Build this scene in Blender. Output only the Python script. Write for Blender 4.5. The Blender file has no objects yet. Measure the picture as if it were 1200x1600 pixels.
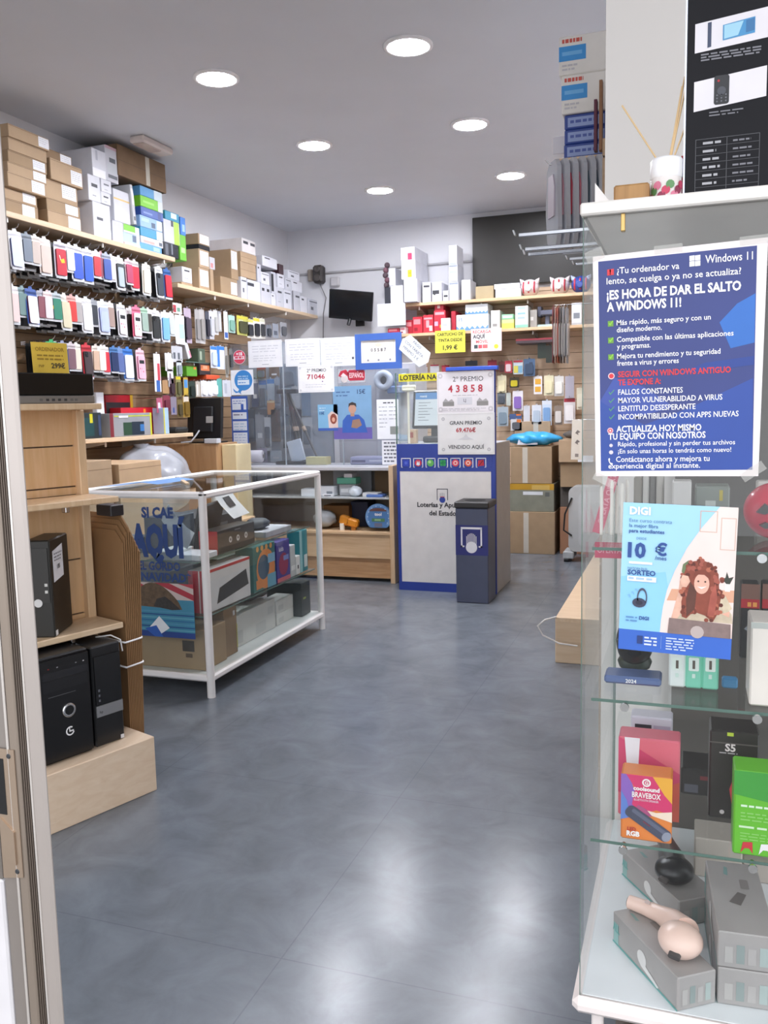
import bpy, math, random
from mathutils import Vector, Matrix
random.seed(7)
SC = bpy.context.scene
COL = SC.collection

# ------------------------------------------------------------------ camera
FPX, CAM_H = 1350.0, 1.45
YAW, PITCH, ROLL = (math.radians(a) for a in (19.474, 6.820, -1.299))
_f = Vector((-math.sin(YAW) * math.cos(PITCH), math.cos(YAW) * math.cos(PITCH), -math.sin(PITCH)))
_r0 = Vector((math.cos(YAW), math.sin(YAW), 0)); _u0 = _r0.cross(_f)
_r = _r0 * math.cos(ROLL) + _u0 * math.sin(ROLL)
_u = -_r0 * math.sin(ROLL) + _u0 * math.cos(ROLL)
EYE = Vector((0, 0, CAM_H))
cd = bpy.data.cameras.new('camera'); cam = bpy.data.objects.new('camera', cd); COL.objects.link(cam)
cd.lens = FPX * 36 / 1600; cd.sensor_width = 36; cd.sensor_fit = 'AUTO'; cd.clip_start = .02
cam.matrix_world = Matrix(((_r.x, _u.x, -_f.x, 0), (_r.y, _u.y, -_f.y, 0), (_r.z, _u.z, -_f.z, CAM_H), (0, 0, 0, 1)))
SC.camera = cam

# ------------------------------------------------------------------ world, light, exposure
SKY_STRENGTH, LAMP_STRENGTH, EXPOSURE = 2.3, 280.0, 0.03
wd = bpy.data.worlds.new('world'); SC.world = wd; wd.use_nodes = True
bg = wd.node_tree.nodes['Background']; bg.inputs['Color'].default_value = (.93, .95, 1.0, 1); bg.inputs['Strength'].default_value = SKY_STRENGTH
pl = bpy.data.lights.new('shopfront_portal', 'AREA'); pl.shape = 'RECTANGLE'; pl.size = 5.6; pl.size_y = 2.75
pl.cycles.is_portal = True
po = bpy.data.objects.new('shopfront_portal', pl); COL.objects.link(po); po.location = (-1.6, .45, 1.4); po.rotation_euler = (math.radians(90), 0, 0)
vs = SC.view_settings; vs.view_transform = 'Standard'; vs.look = 'None'; vs.gamma = 1; vs.use_curve_mapping = False; vs.exposure = EXPOSURE
cy = SC.cycles; cy.transparent_max_bounces = 32; cy.max_bounces = 10; cy.diffuse_bounces = 5; cy.glossy_bounces = 4
cy.sample_clamp_indirect = 6.0; cy.caustics_reflective = False; cy.caustics_refractive = False; cy.use_denoising = True

# ------------------------------------------------------------------ measured points -> places
def ray(px, py): return _f + _r * ((px - 600) / FPX) - _u * ((py - 800) / FPX)
def at(px, py, X=None, Y=None, Z=None):
    d = ray(px, py)
    t = X / d.x if X is not None else Y / d.y if Y is not None else (Z - CAM_H) / d.z
    return EYE + d * t
def seen(p):
    v = Vector(p) - EYE; k = v.dot(_f)
    return 600 + FPX * v.dot(_r) / k, 800 - FPX * v.dot(_u) / k
def y_at(px, X, z):
    a, b = 1.0, 12.0
    for _ in range(40):
        m = (a + b) / 2
        if seen((X, m, z))[0] < px: a = m
        else: b = m
    return a
def x_at(px, Y, z):
    a, b = -6.0, 2.0
    for _ in range(40):
        m = (a + b) / 2
        if seen((m, Y, z))[0] < px: a = m
        else: b = m
    return a

# ------------------------------------------------------------------ materials
def lin(h):
    h = h.lstrip('#'); c = [int(h[i:i + 2], 16) / 255 for i in (0, 2, 4)]
    return tuple(v / 12.92 if v <= .04045 else ((v + .055) / 1.055) ** 2.4 for v in c) + (1,)
_mats = {}
def _new(name):
    m = bpy.data.materials.new(name); m.use_nodes = True
    return m, m.node_tree.nodes, m.node_tree.links, m.node_tree.nodes['Principled BSDF']
def C(h, rough=.5, metal=0, vary=.05, scale=9, spec=.5):
    """plain coloured surface with a faint procedural unevenness"""
    k = (h, rough, metal, vary, scale, spec)
    if k in _mats: return _mats[k]
    m, n, l, b = _new('paint_' + h.strip('#'))
    b.inputs['Roughness'].default_value = rough; b.inputs['Metallic'].default_value = metal; b.inputs['Specular IOR Level'].default_value = spec
    t = n.new('ShaderNodeTexNoise'); t.inputs['Scale'].default_value = scale; t.inputs['Detail'].default_value = 3
    tc = n.new('ShaderNodeTexCoord'); l.new(tc.outputs['Object'], t.inputs['Vector'])
    r = n.new('ShaderNodeValToRGB'); c = lin(h)
    r.color_ramp.elements[0].position = .3; r.color_ramp.elements[1].position = .7
    r.color_ramp.elements[0].color = tuple(v * (1 - vary) for v in c[:3]) + (1,)
    r.color_ramp.elements[1].color = tuple(min(1, v * (1 + vary)) for v in c[:3]) + (1,)
    l.new(t.outputs['Fac'], r.inputs['Fac']); l.new(r.outputs['Color'], b.inputs['Base Color'])
    _mats[k] = m; return m
def wood(h, h2, rough=.42, axis=2, stretch=14):
    k = ('wood', h, h2, rough, axis)
    if k in _mats: return _mats[k]
    m, n, l, b = _new('wood_' + h.strip('#')); b.inputs['Roughness'].default_value = rough
    tc = n.new('ShaderNodeTexCoord'); mp = n.new('ShaderNodeMapping'); s = [stretch] * 3; s[axis] = 1.2
    mp.inputs['Scale'].default_value = s; l.new(tc.outputs['Object'], mp.inputs['Vector'])
    t = n.new('ShaderNodeTexNoise'); t.inputs['Scale'].default_value = 3; t.inputs['Detail'].default_value = 6; t.inputs['Distortion'].default_value = .6
    l.new(mp.outputs['Vector'], t.inputs['Vector'])
    r = n.new('ShaderNodeValToRGB'); r.color_ramp.elements[0].position = .3; r.color_ramp.elements[1].position = .72
    r.color_ramp.elements[0].color = lin(h2); r.color_ramp.elements[1].color = lin(h)
    l.new(t.outputs['Fac'], r.inputs['Fac']); l.new(r.outputs['Color'], b.inputs['Base Color'])
    _mats[k] = m; return m
def glow(h, s):
    k = ('glow', h, s)
    if k in _mats: return _mats[k]
    m, n, l, b = _new('glow_' + h.strip('#')); b.inputs['Base Color'].default_value = (.03, .03, .03, 1)
    b.inputs['Emission Color'].default_value = lin(h); b.inputs['Emission Strength'].default_value = s
    _mats[k] = m; return m
def glass(name='glass', tint='#eef6f2', refl=1.0, rough=.0, haze=0.0, hz='#ffffff'):
    """thin sheet glass: see-through, mirror-like by angle; haze = share of dusty/milky surface"""
    k = ('glass', name, tint, refl, rough, haze)
    if k in _mats: return _mats[k]
    m, n, l, b = _new(name); n.remove(b); out = n['Material Output']
    tr = n.new('ShaderNodeBsdfTransparent'); tr.inputs['Color'].default_value = lin(tint)
    gl = n.new('ShaderNodeBsdfGlossy'); gl.inputs['Roughness'].default_value = rough
    lw = n.new('ShaderNodeLayerWeight'); lw.inputs['Blend'].default_value = .5      # facing: same from both sides of the sheet
    pw = n.new('ShaderNodeMath'); pw.operation = 'POWER'; pw.inputs[1].default_value = 5; l.new(lw.outputs['Facing'], pw.inputs[0])
    mu = n.new('ShaderNodeMath'); mu.operation = 'MULTIPLY_ADD'; mu.inputs[1].default_value = .55 * refl; mu.inputs[2].default_value = .035 * refl; l.new(pw.outputs[0], mu.inputs[0])
    mx = n.new('ShaderNodeMixShader'); l.new(mu.outputs[0], mx.inputs[0]); l.new(tr.outputs[0], mx.inputs[1]); l.new(gl.outputs[0], mx.inputs[2])
    last = mx
    if haze:
        df = n.new('ShaderNodeBsdfDiffuse'); df.inputs['Color'].default_value = lin(hz)
        m2 = n.new('ShaderNodeMixShader'); m2.inputs[0].default_value = haze
        l.new(mx.outputs[0], m2.inputs[1]); l.new(df.outputs[0], m2.inputs[2]); last = m2
    l.new(last.outputs[0], out.inputs['Surface']); _mats[k] = m; return m

# ------------------------------------------------------------------ mesh builder (world coordinates)
class Frame:
    """a flat working area: origin (bottom left seen from the front), right and up directions"""
    def __init__(s, o, r=(1, 0, 0), u=(0, 0, 1)):
        s.o, s.r, s.u = Vector(o), Vector(r).normalized(), Vector(u).normalized(); s.n = s.r.cross(s.u)
    def p(s, x, y, e=0): return s.o + s.r * x + s.u * y + s.n * e
_glyph = {}
def glyphs(s, bold):
    k = (s, bold)
    if k not in _glyph:
        c = bpy.data.curves.new('lettering', 'FONT'); c.body = s; c.size = 1; c.resolution_u = 2; c.offset = bold
        o = bpy.data.objects.new('lettering', c); m = o.to_mesh()
        v = [(q.co.x, q.co.y) for q in m.vertices]; f = [tuple(p.vertices) for p in m.polygons]
        f = [t if (m.polygons[i].normal.z > 0) else t[::-1] for i, t in enumerate(f)]
        o.to_mesh_clear(); bpy.data.objects.remove(o); bpy.data.curves.remove(c)
        _glyph[k] = (v, f, min(a for a, _ in v), max(a for a, _ in v))
    return _glyph[k]
class MB:
    def __init__(s, T=None): s.v, s.f, s.m, s.sm, s.mats, s.T = [], [], [], [], [], T
    def mi(s, m):
        if m not in s.mats: s.mats.append(m)
        return s.mats.index(m)
    def add(s, vs, fs, m, smooth=False):
        b = len(s.v); i = s.mi(m)
        for p in vs:
            p = Vector(p); s.v.append(s.T @ p if s.T else p)
        for f in fs: s.f.append(tuple(b + k for k in f)); s.m.append(i); s.sm.append(smooth)
        return s
    def box(s, a, b, m, c=0.0):
        (x0, y0, z0), (x1, y1, z1) = [min(p, q) for p, q in zip(a, b)], [max(p, q) for p, q in zip(a, b)]
        c = min(c, .45 * min(x1 - x0, y1 - y0, z1 - z0))
        if c <= 0:
            vs = [(x, y, z) for x in (x0, x1) for y in (y0, y1) for z in (z0, z1)]
            return s.add(vs, [(0, 1, 3, 2), (4, 6, 7, 5), (0, 4, 5, 1), (2, 3, 7, 6), (0, 2, 6, 4), (1, 5, 7, 3)], m)
        L, H = (x0, y0, z0), (x1, y1, z1); vs = []; ix = {}
        for sx in (0, 1):
            for sy in (0, 1):
                for sz in (0, 1):
                    sg = (sx, sy, sz)
                    for ax in range(3):
                        p = [(H[k] - (0 if k == ax else c)) if sg[k] else (L[k] + (0 if k == ax else c)) for k in range(3)]
                        ix[sg, ax] = len(vs); vs.append(p)
        fs = []
        for ax in range(3):
            o1, o2 = [k for k in range(3) if k != ax]
            for sd in (0, 1):
                q = []
                for (a1, a2) in ((0, 0), (1, 0), (1, 1), (0, 1)):
                    g = [0, 0, 0]; g[ax] = sd; g[o1] = a1; g[o2] = a2; q.append(ix[tuple(g), ax])
                flip = (sd == 0) ^ (ax == 1); fs.append(tuple(q[::-1] if flip else q))
            for a1 in (0, 1):
                for a2 in (0, 1):
                    g0, g1 = [0, 0, 0], [0, 0, 0]; g0[o1] = g1[o1] = a1; g0[o2] = g1[o2] = a2; g1[ax] = 1
                    g0, g1 = tuple(g0), tuple(g1); fs.append((ix[g0, o1], ix[g1, o1], ix[g1, o2], ix[g0, o2]))
        for g in {k[0] for k in ix}: fs.append((ix[g, 0], ix[g, 1], ix[g, 2]))
        cen = Vector(((x0 + x1) / 2, (y0 + y1) / 2, (z0 + z1) / 2)); out = []
        for f in fs:
            P = [Vector(vs[k]) for k in f]; nn = (P[1] - P[0]).cross(P[2] - P[0])
            out.append(f if nn.dot(sum(P, Vector()) / len(P) - cen) > 0 else f[::-1])
        return s.add(vs, out, m)
    def tube(s, pts, r, m, n=8, close=False):
        pts = [Vector(p) for p in pts]; N = len(pts); vs, fs = [], []; up = Vector((0, 0, 1)); prev = None
        rr = r if isinstance(r, (list, tuple)) else [r] * N
        for i, p in enumerate(pts):
            if close: t = pts[(i + 1) % N] - pts[i - 1]
            else: t = pts[min(i + 1, N - 1)] - pts[max(i - 1, 0)]
            t.normalize()
            if prev is None: a = t.cross(up) if abs(t.z) < .95 else t.cross(Vector((1, 0, 0)))
            else: a = prev - t * prev.dot(t)
            a.normalize(); prev = a; b = t.cross(a)
            for k in range(n):
                w = 2 * math.pi * k / n; vs.append(p + (a * math.cos(w) + b * math.sin(w)) * rr[i])
        for i in range(N if close else N - 1):
            j = (i + 1) % N
            for k in range(n): fs.append((i * n + k, i * n + (k + 1) % n, j * n + (k + 1) % n, j * n + k))
        s.add(vs, fs, m, True)
        if not close: s.add(vs[:n], [tuple(range(n))[::-1]], m); s.add(vs[-n:], [tuple(range(n))], m)
        return s
    def lathe(s, c, prof, m, n=20, axis=(0, 0, 1), smooth=True):
        c = Vector(c); ax = Vector(axis).normalized(); a = ax.cross(Vector((0, 0, 1)) if abs(ax.z) < .9 else Vector((1, 0, 0))).normalized(); b = ax.cross(a)
        vs, fs = [], []
        for r, h in prof:
            for k in range(n):
                w = 2 * math.pi * k / n; vs.append(c + ax * h + (a * math.cos(w) + b * math.sin(w)) * r)
        for i in range(len(prof) - 1):
            for k in range(n): fs.append((i * n + k, i * n + (k + 1) % n, (i + 1) * n + (k + 1) % n, (i + 1) * n + k))
        s.add(vs, fs, m, smooth)
        if prof[0][0] > 1e-6: s.add(vs[:n], [tuple(range(n))[::-1]], m)
        if prof[-1][0] > 1e-6: s.add(vs[-n:], [tuple(range(n))], m)
        return s
    def blob(s, c, r, m, nu=20, nv=12, fn=None):
        c = Vector(c); vs, fs = [], []
        for j in range(nv + 1):
            th = math.pi * j / nv
            for i in range(nu):
                ph = 2 * math.pi * i / nu; d = Vector((math.sin(th) * math.cos(ph), math.sin(th) * math.sin(ph), math.cos(th)))
                k = fn(d) if fn else 1.0
                vs.append(c + Vector((d.x * r[0], d.y * r[1], d.z * r[2])) * k)
        for j in range(nv):
            for i in range(nu): fs.append((j * nu + i, (j + 1) * nu + i, (j + 1) * nu + (i + 1) % nu, j * nu + (i + 1) % nu))
        return s.add(vs, fs, m, True)
    def slab(s, F, pts, e0, e1, m, m_side=None):
        """flat outline in a frame given thickness from e0 to e1"""
        n = len(pts); a = [F.p(x, y, e0) for x, y in pts]; b = [F.p(x, y, e1) for x, y in pts]
        s.add(a, [tuple(range(n))[::-1]], m_side or m); s.add(b, [tuple(range(n))], m)
        return s.add(a + b, [(k, (k + 1) % n, n + (k + 1) % n, n + k) for k in range(n)], m_side or m)
    # printed marks on a frame
    def fq(s, F, x0, y0, x1, y1, m, e=.0006): return s.add([F.p(x0, y0, e), F.p(x1, y0, e), F.p(x1, y1, e), F.p(x0, y1, e)], [(0, 1, 2, 3)], m)
    def fp(s, F, pts, m, e=.0006): return s.add([F.p(x, y, e) for x, y in pts], [tuple(range(len(pts)))], m)
    def fd(s, F, x, y, r, m, e=.0006, n=20, ry=None, rin=0, a0=0, a1=2 * math.pi):
        ry = ry or r; ang = [a0 + (a1 - a0) * k / n for k in range(n + 1)]
        if rin: return s.add([F.p(x + r * math.cos(a), y + ry * math.sin(a), e) for a in ang] + [F.p(x + rin * math.cos(a), y + rin * ry / r * math.sin(a), e) for a in ang],
                             [(k, k + 1, n + 2 + k, n + 1 + k) for k in range(n)], m)
        return s.add([F.p(x + r * math.cos(a), y + ry * math.sin(a), e) for a in ang], [tuple(range(n + 1))], m)
    def ft(s, F, txt, x, y, h, m, al='C', maxw=None, e=.001, bold=.02, sx=1.0, rot=0.0):
        """lettering: capitals h tall, baseline at y"""
        v, f, a, b = glyphs(txt, bold); k = h / .69; kx = k * sx
        if maxw and (b - a) * kx > maxw: kx = maxw / (b - a)
        off = {'C': -(a + b) / 2, 'L': -a, 'R': -b}[al]; cr, sr = math.cos(rot), math.sin(rot)
        return s.add([F.p(x + (q + off) * kx * cr - w * k * sr, y + (q + off) * kx * sr + w * k * cr, e) for q, w in v], f, m)
    def lines(s, F, x0, x1, y, h, n, gap, m, seed=1, e=.0008, word=.02):
        """print too small to read: rows of short dashes"""
        R = random.Random(seed)
        for k in range(n):
            yy = y - k * gap; x = x0; end = x1 - (R.random() * .3 * (x1 - x0) if k == n - 1 else R.random() * .08 * (x1 - x0))
            while x < end:
                w = min(word * (.5 + R.random()), end - x); s.fq(F, x, yy, x + w, yy + h, m, e); x += w + word * .25
        return s
    def frame(s, F, x0, y0, x1, y1, t, m, e=.0006):
        s.fq(F, x0, y0, x1, y0 + t, m, e); s.fq(F, x0, y1 - t, x1, y1, m, e); s.fq(F, x0, y0 + t, x0 + t, y1 - t, m, e)
        return s.fq(F, x1 - t, y0 + t, x1, y1 - t, m, e)

_W = {}
def _link(o, parent, wloc):
    COL.objects.link(o); _W[o.name] = Vector(wloc)
    if parent is not None: o.parent = parent; o.location = Vector(wloc) - _W[parent.name]
    else: o.location = wloc
    return o
def mesh_from(name, mb, org):
    me = bpy.data.meshes.new(name); me.from_pydata([tuple(p - org) for p in mb.v], [], mb.f)
    for m in mb.mats: me.materials.append(m)
    me.polygons.foreach_set('material_index', mb.m); me.polygons.foreach_set('use_smooth', mb.sm); me.update()
    return me
def base_of(mb):
    lo = [min(p[k] for p in mb.v) for k in range(3)]; hi = [max(p[k] for p in mb.v) for k in range(3)]
    return Vector(((lo[0] + hi[0]) / 2, (lo[1] + hi[1]) / 2, lo[2]))
def tag(o, label, cat, group=None):
    o['label'] = label; o['category'] = cat
    if group: o['group'] = group
    return o
def obj(name, mb, parent=None, label=None, cat=None, group=None):
    org = base_of(mb); o = _link(bpy.data.objects.new(name, mesh_from(name, mb, org)), parent, org)
    if label and cat: tag(o, label, cat, group)
    elif label: o['label'] = label
    return o
def struct(name, mb, parent=None):
    o = obj(name, mb, parent)
    if parent is None: o['kind'] = 'structure'
    return o
def thing(name, label, cat, loc, group=None):
    o = _link(bpy.data.objects.new(name, None), None, Vector(loc)); o.empty_display_size = .05
    return tag(o, label, cat, group)
ORD = ['first', 'second', 'third', 'fourth', 'fifth', 'sixth', 'seventh', 'eighth', 'ninth', 'tenth', 'eleventh', 'twelfth']

# shared looks
WHITE, PAPER, OFFW = C('#f4f3f4', .35), C('#eeeff4', .7), C('#e4e0da', .5)
BLACK, DARK, GREY, LGREY = C('#17181a', .3), C('#303236', .45), C('#8b8d92', .5), C('#c3c5c9', .5)
KRAFT, KRAFT2, KRAFT3, TAPE = C('#b49a7c', .75, vary=.06), C('#a38a6c', .75, vary=.06), C('#8b7257', .75, vary=.06), C('#c9c3b6', .2)
BEECH = wood('#e0c4a1', '#d3b18a'); BEECH_Y = wood('#dfc19c', '#cfac83', axis=1); BEECH_X = wood('#dcbd98', '#ccaa82', axis=0)
PINE = wood('#e4ccae', '#d6ba96', axis=1); SLAT = wood('#a98d6f', '#94785b', rough=.5, axis=1); SLATX = wood('#d6bca0', '#c8ab8d', rough=.5, axis=0)
NAVY, BLUE, RED = C('#26397f', .35), C('#2b4fa8', .35), C('#c3202f', .35)
ALU, CHROME = C('#b9b4ae', .35, .8), C('#cfcfd0', .22, 1.0)
GLASS, GLASSG = glass('clear_glass', '#fbfdfc'), glass('greenish_glass', '#fdfefe', .8)
GEDGE = C('#587369', .2)
# ------------------------------------------------------------------ the room
XL, XR, YB, ZC = -4.2, -.2, 8.9, 3.4
def floor_mat():
    m, n, l, b = _new('vinyl_floor'); tc = n.new('ShaderNodeTexCoord')
    a = n.new('ShaderNodeTexNoise'); a.inputs['Scale'].default_value = 5.5; a.inputs['Detail'].default_value = 8; a.inputs['Roughness'].default_value = .62; a.inputs['Distortion'].default_value = .5
    l.new(tc.outputs['Object'], a.inputs['Vector'])
    r = n.new('ShaderNodeValToRGB'); r.color_ramp.elements[0].position = .28; r.color_ramp.elements[1].position = .74
    r.color_ramp.elements[0].color = lin('#5f656b'); r.color_ramp.elements[1].color = lin('#767d85')
    e = r.color_ramp.elements.new(.5); e.color = lin('#6b7179'); l.new(a.outputs['Fac'], r.inputs['Fac'])
    br = n.new('ShaderNodeTexBrick'); br.offset = 0; br.inputs['Scale'].default_value = 1; br.inputs['Mortar Size'].default_value = .0022
    br.inputs['Brick Width'].default_value = 1.0; br.inputs['Row Height'].default_value = 1.0; br.inputs['Mortar Smooth'].default_value = .3
    br.inputs['Color1'].default_value = (1, 1, 1, 1); br.inputs['Color2'].default_value = (.985, .985, .985, 1); br.inputs['Mortar'].default_value = (.8, .8, .82, 1)
    l.new(tc.outputs['Object'], br.inputs['Vector'])
    mx = n.new('ShaderNodeMix'); mx.data_type = 'RGBA'; mx.blend_type = 'MULTIPLY'; mx.inputs['Factor'].default_value = 1
    l.new(r.outputs['Color'], mx.inputs['A']); l.new(br.outputs['Color'], mx.inputs['B']); l.new(mx.outputs['Result'], b.inputs['Base Color'])
    a2 = n.new('ShaderNodeTexNoise'); a2.inputs['Scale'].default_value = 3; a2.inputs['Detail'].default_value = 5; l.new(tc.outputs['Object'], a2.inputs['Vector'])
    b.inputs['Specular IOR Level'].default_value = .4
    mr = n.new('ShaderNodeMapRange'); mr.inputs['To Min'].default_value = .19; mr.inputs['To Max'].default_value = .28; l.new(a2.outputs['Fac'], mr.inputs['Value']); l.new(mr.outputs['Result'], b.inputs['Roughness'])
    bp = n.new('ShaderNodeBump'); bp.inputs['Strength'].default_value = .012; bp.inputs['Distance'].default_value = .01; l.new(a2.outputs['Fac'], bp.inputs['Height']); l.new(bp.outputs['Normal'], b.inputs['Normal'])
    return m
WALLM, CEILM = C('#e2e2e5', .8, vary=.02, scale=2), C('#d9dce2', .85, vary=.02, scale=2)
def sbox(name, a, b, m, c=0): return struct(name, MB().box(a, b, m, c))
sbox('floor', (-4.4, .75, -.1), (2.4, 9.1, 0), floor_mat())
sbox('pavement', (-9, -7, -.12), (7, .75, -.02), C('#8d8a86', .85, vary=.15, scale=4))
sbox('ceiling', (-4.4, .75, ZC), (2.4, 9.1, ZC + .1), CEILM)
sbox('wall_left', (XL - .15, .75, 0), (XL, 9.05, ZC), WALLM)
sbox('wall_back', (XL, YB, 0), (XR, YB + .15, ZC), WALLM)
sbox('wall_right', (XR, 2.45, 0), (XR + .15, YB + .15, ZC), WALLM)
sbox('wall_pillar', (x_at(945, 2.32, 2), 2.32, 0), (x_at(1075, 2.32, 2), 2.44, ZC), C('#e6e1dc', .7, vary=.02, scale=2))
sbox('wall_front', (x_at(1075, 2.32, 2), 2.36, 0), (2.4, 2.44, ZC), C('#5a5650', .7))
sbox('wall_lintel', (-4.2, .75, 2.72), (2.4, .9, ZC), WALLM)
# door frame on the left, with its lock strike
def door_frame():
    mb = MB(); y = .95; al, tan, dk = C('#b9b0aa', .38, .5, vary=.03), C('#94877b', .42, .45, vary=.03), C('#50463f', .5, .3)
    mb.box((-.882, y - .004, 0), (-.857, y + .006, 2.72), al, .004)             # rounded inner profile
    mb.tube([(-.881, y - .003, 0), (-.881, y - .003, 2.72)], .002, C('#e2dcd6', .25, .6), 8)
    mb.box((-.899, y + .002, 0), (-.882, y + .006, 2.72), dk, .001)             # brush channel
    for k in range(4): mb.box((-.8965 + k * .0038, y - .001, 0), (-.895 + k * .0038, y + .003, 2.72), C('#75695f', .5, .4))
    mb.box((-.916, y - .004, 0), (-.899, y + .006, 2.72), tan, .002)
    mb.tube([(-.9175, y - .004, 0), (-.9175, y - .004, 2.72)], .0022, C('#e2dcd6', .25, .6), 8)
    mb.box((-.945, y - .002, 0), (-.919, y + .006, 2.72), C('#938b85', .42, .45, vary=.03), .001)
    mb.box((-1.06, y - .006, 0), (-.946, y + .006, .77), C('#d9d6d8', .35), .003); mb.box((-1.06, y - .006, .77), (-.946, y + .006, 2.72), C('#8d857e', .42, .5), .003)
    d = struct('door_1', mb)
    F = Frame((-.942, y - .0045, .775)); st = C('#b9a592', .32, .75)
    p = MB(); p.slab(F, [(.0, .0), (.036, .006), (.036, .2), (0, .2)], 0, .0015, st)
    p.fq(F, .0, .1, .016, .185, BLACK, .002); p.slab(F, [(.004, .035), (.027, .025), (.027, .075), (.004, .095)], .0015, .004, st)
    for yy in (.014, .19): p.lathe(F.p(.026, yy, .0015), [(.004, 0), (.003, .0012)], DARK, 10, axis=F.n)
    obj('strike_plate', p, d)
    return d
door_frame()

# ceiling lamps: two rows of three
def lamp(x, y, label):
    t = thing('ceiling_downlight', label, 'lamp', (x, y, ZC - .02), 'round ceiling downlights')
    obj('lamp_ring', MB().lathe((x, y, ZC - .014), [(.135, .0135), (.135, .004), (.125, 0), (.112, 0), (.108, .006)], WHITE, 36), t)
    obj('diffuser', MB().lathe((x, y, ZC - .011), [(.0001, 0), (.11, 0), (.11, .006)], glow('#f6f7ff', LAMP_STRENGTH), 36), t)
for y, yn in ((4.72, 'nearest'), (6.13, 'middle'), (7.58, 'farthest')):
    for x, xn in ((-2.65, 'left'), (-1.47, 'right')):
        lamp(x, y, f'lit round ceiling downlight in the {xn} row, the {yn} of its three')
mb = MB(); mb.box((-3.76, 5.42, ZC - .05), (-3.64, 5.80, ZC - .001), C('#d8cdc6', .4), .012)
em = obj('emergency_light', mb, None, 'pale rectangular emergency light fitting on the ceiling above the left shelves', 'lamp')
obj('lens', MB().box((-3.745, 5.44, ZC - .058), (-3.655, 5.66, ZC - .048), C('#c4b3aa', .25), .003), em)

# ------------------------------------------------------------------ slatted panels and fixed shelves
def slat_panel(name, label, plane, a, b, z0, z1, wall, depth, m, pitch=.1):
    """boards with grooves between; plane 'x' hangs on a side wall, 'y' on the back wall"""
    mb = MB(); d = 1 if plane == 'y' or wall > -1 else -1
    def bx(p, q, zz0, zz1, mm):
        w2 = wall + math.copysign(.001, depth)
        if plane == 'x': mb.box((w2, p, zz0), (wall + depth * q, b, zz1), mm)
        else: mb.box((p, w2, zz0), (b, wall + depth * q, zz1), mm)
    bx(a, .55, z0, z1, C('#8a6f54' if plane == 'y' else '#5d4733', .7))
    z = z0
    while z < z1 - .02:
        bx(a, 1, z + .006, min(z + pitch, z1), m); z += pitch
    return obj(name, mb, None, label, 'wall panel')
slat_panel('slatted_board', 'wood slatted wall panel behind the hanging phone cases on the left', 'x', 2.3, 7.9, .1, 2.635, XL, .03, SLAT)
slat_panel('slatted_board', 'wood slatted wall panel under the boxes on the back wall', 'y', -2.72, -.22, .1, 2.62, YB, -.03, SLATX, .155)
slat_panel('slatted_board', 'wood slatted wall panel on the right wall behind the hooks', 'x', 2.46, 8.0, .3, 2.15, XR, -.03, SLAT)

def bracket(par, x, y, z, dx, dy):
    mb = MB(); L = Vector((dx, dy, 0)); s = Vector((-dy, dx, 0)).normalized() * .004
    p = Vector((x, y, z)); a = [p, p + L, p + L - Vector((0, 0, .012)), p - Vector((0, 0, .06))]
    mb.add([q - s for q in a] + [q + s for q in a], [(3, 2, 1, 0), (4, 5, 6, 7), (0, 1, 5, 4), (1, 2, 6, 5), (2, 3, 7, 6), (3, 0, 4, 7)], C('#cfc6ba', .4))
    q = p + L; mb.box((q.x - .006, q.y - .006, z - .03), (q.x + .006, q.y + .006, z + .004), C('#e9e6e2', .3), .002)
    obj('bracket', mb, par)
def wall_shelf(label, a, b, m, ax, z1, spots):
    mb = MB().box(a, b, m, .003); t = thing('wall_shelf', label, 'shelf', ((a[0] + b[0]) / 2, (a[1] + b[1]) / 2, z1 - .035))
    obj('board', mb, t)
    for s in spots:
        if ax == 'x': bracket(t, XL + .03, s, z1 - .036, .3, 0)
        else: bracket(t, s, YB - .03, z1 - .036, 0, -.3)
wall_shelf('long wood shelf high on the left wall, nearer one, carrying brown cartons', (XL + .031, 2.5, 2.636), (-3.85, 6.08, 2.671), PINE, 'x', 2.671, (3.4, 4.3, 5.2, 5.95))
wall_shelf('long wood shelf high on the left wall, farther one, carrying white boxes', (XL + .031, 6.1, 2.445), (-3.85, 8.86, 2.478), PINE, 'x', 2.478, (6.7, 7.3, 8.1))
wall_shelf('wood shelf at chest height on the left wall with boxed gadgets', (XL + .031, 2.6, 1.262), (-3.8, 6.14, 1.292), PINE, 'x', 1.292, (4.3, 5.1, 5.7))
wall_shelf('upper wood shelf on the back wall under the big dark screen', (-2.78, 8.5, 2.47), (-.25, YB - .031, 2.5), BEECH_X, 'y', 2.5, (-2.6, -1.96, -1.5, -.9))
wall_shelf('lower wood shelf on the back wall holding red boxes', (-2.78, 8.5, 2.17), (-.25, YB - .031, 2.2), BEECH_X, 'y', 2.2, (-2.5, -1.95, -1.45))
# low wooden plinths along the walls
obj('shelf_plinth', MB().box((XL + .032, 4.0, 0), (-3.35, 6.3, .6), BEECH_Y, .004), None, 'low wood counter along the left wall behind the glass showcase', 'plinth')
mb = MB(); mb.box((-.69, 4.8, 0), (-.231, 7.6, .262), wood('#dcc4a6', '#cfb391', axis=0), .004); mb.box((-.685, 4.795, .24), (-.235, 4.8, .262), PINE)
obj('shelf_plinth', mb, None, 'low pale wood plinth jutting out at the foot of the right wall', 'plinth')
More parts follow.
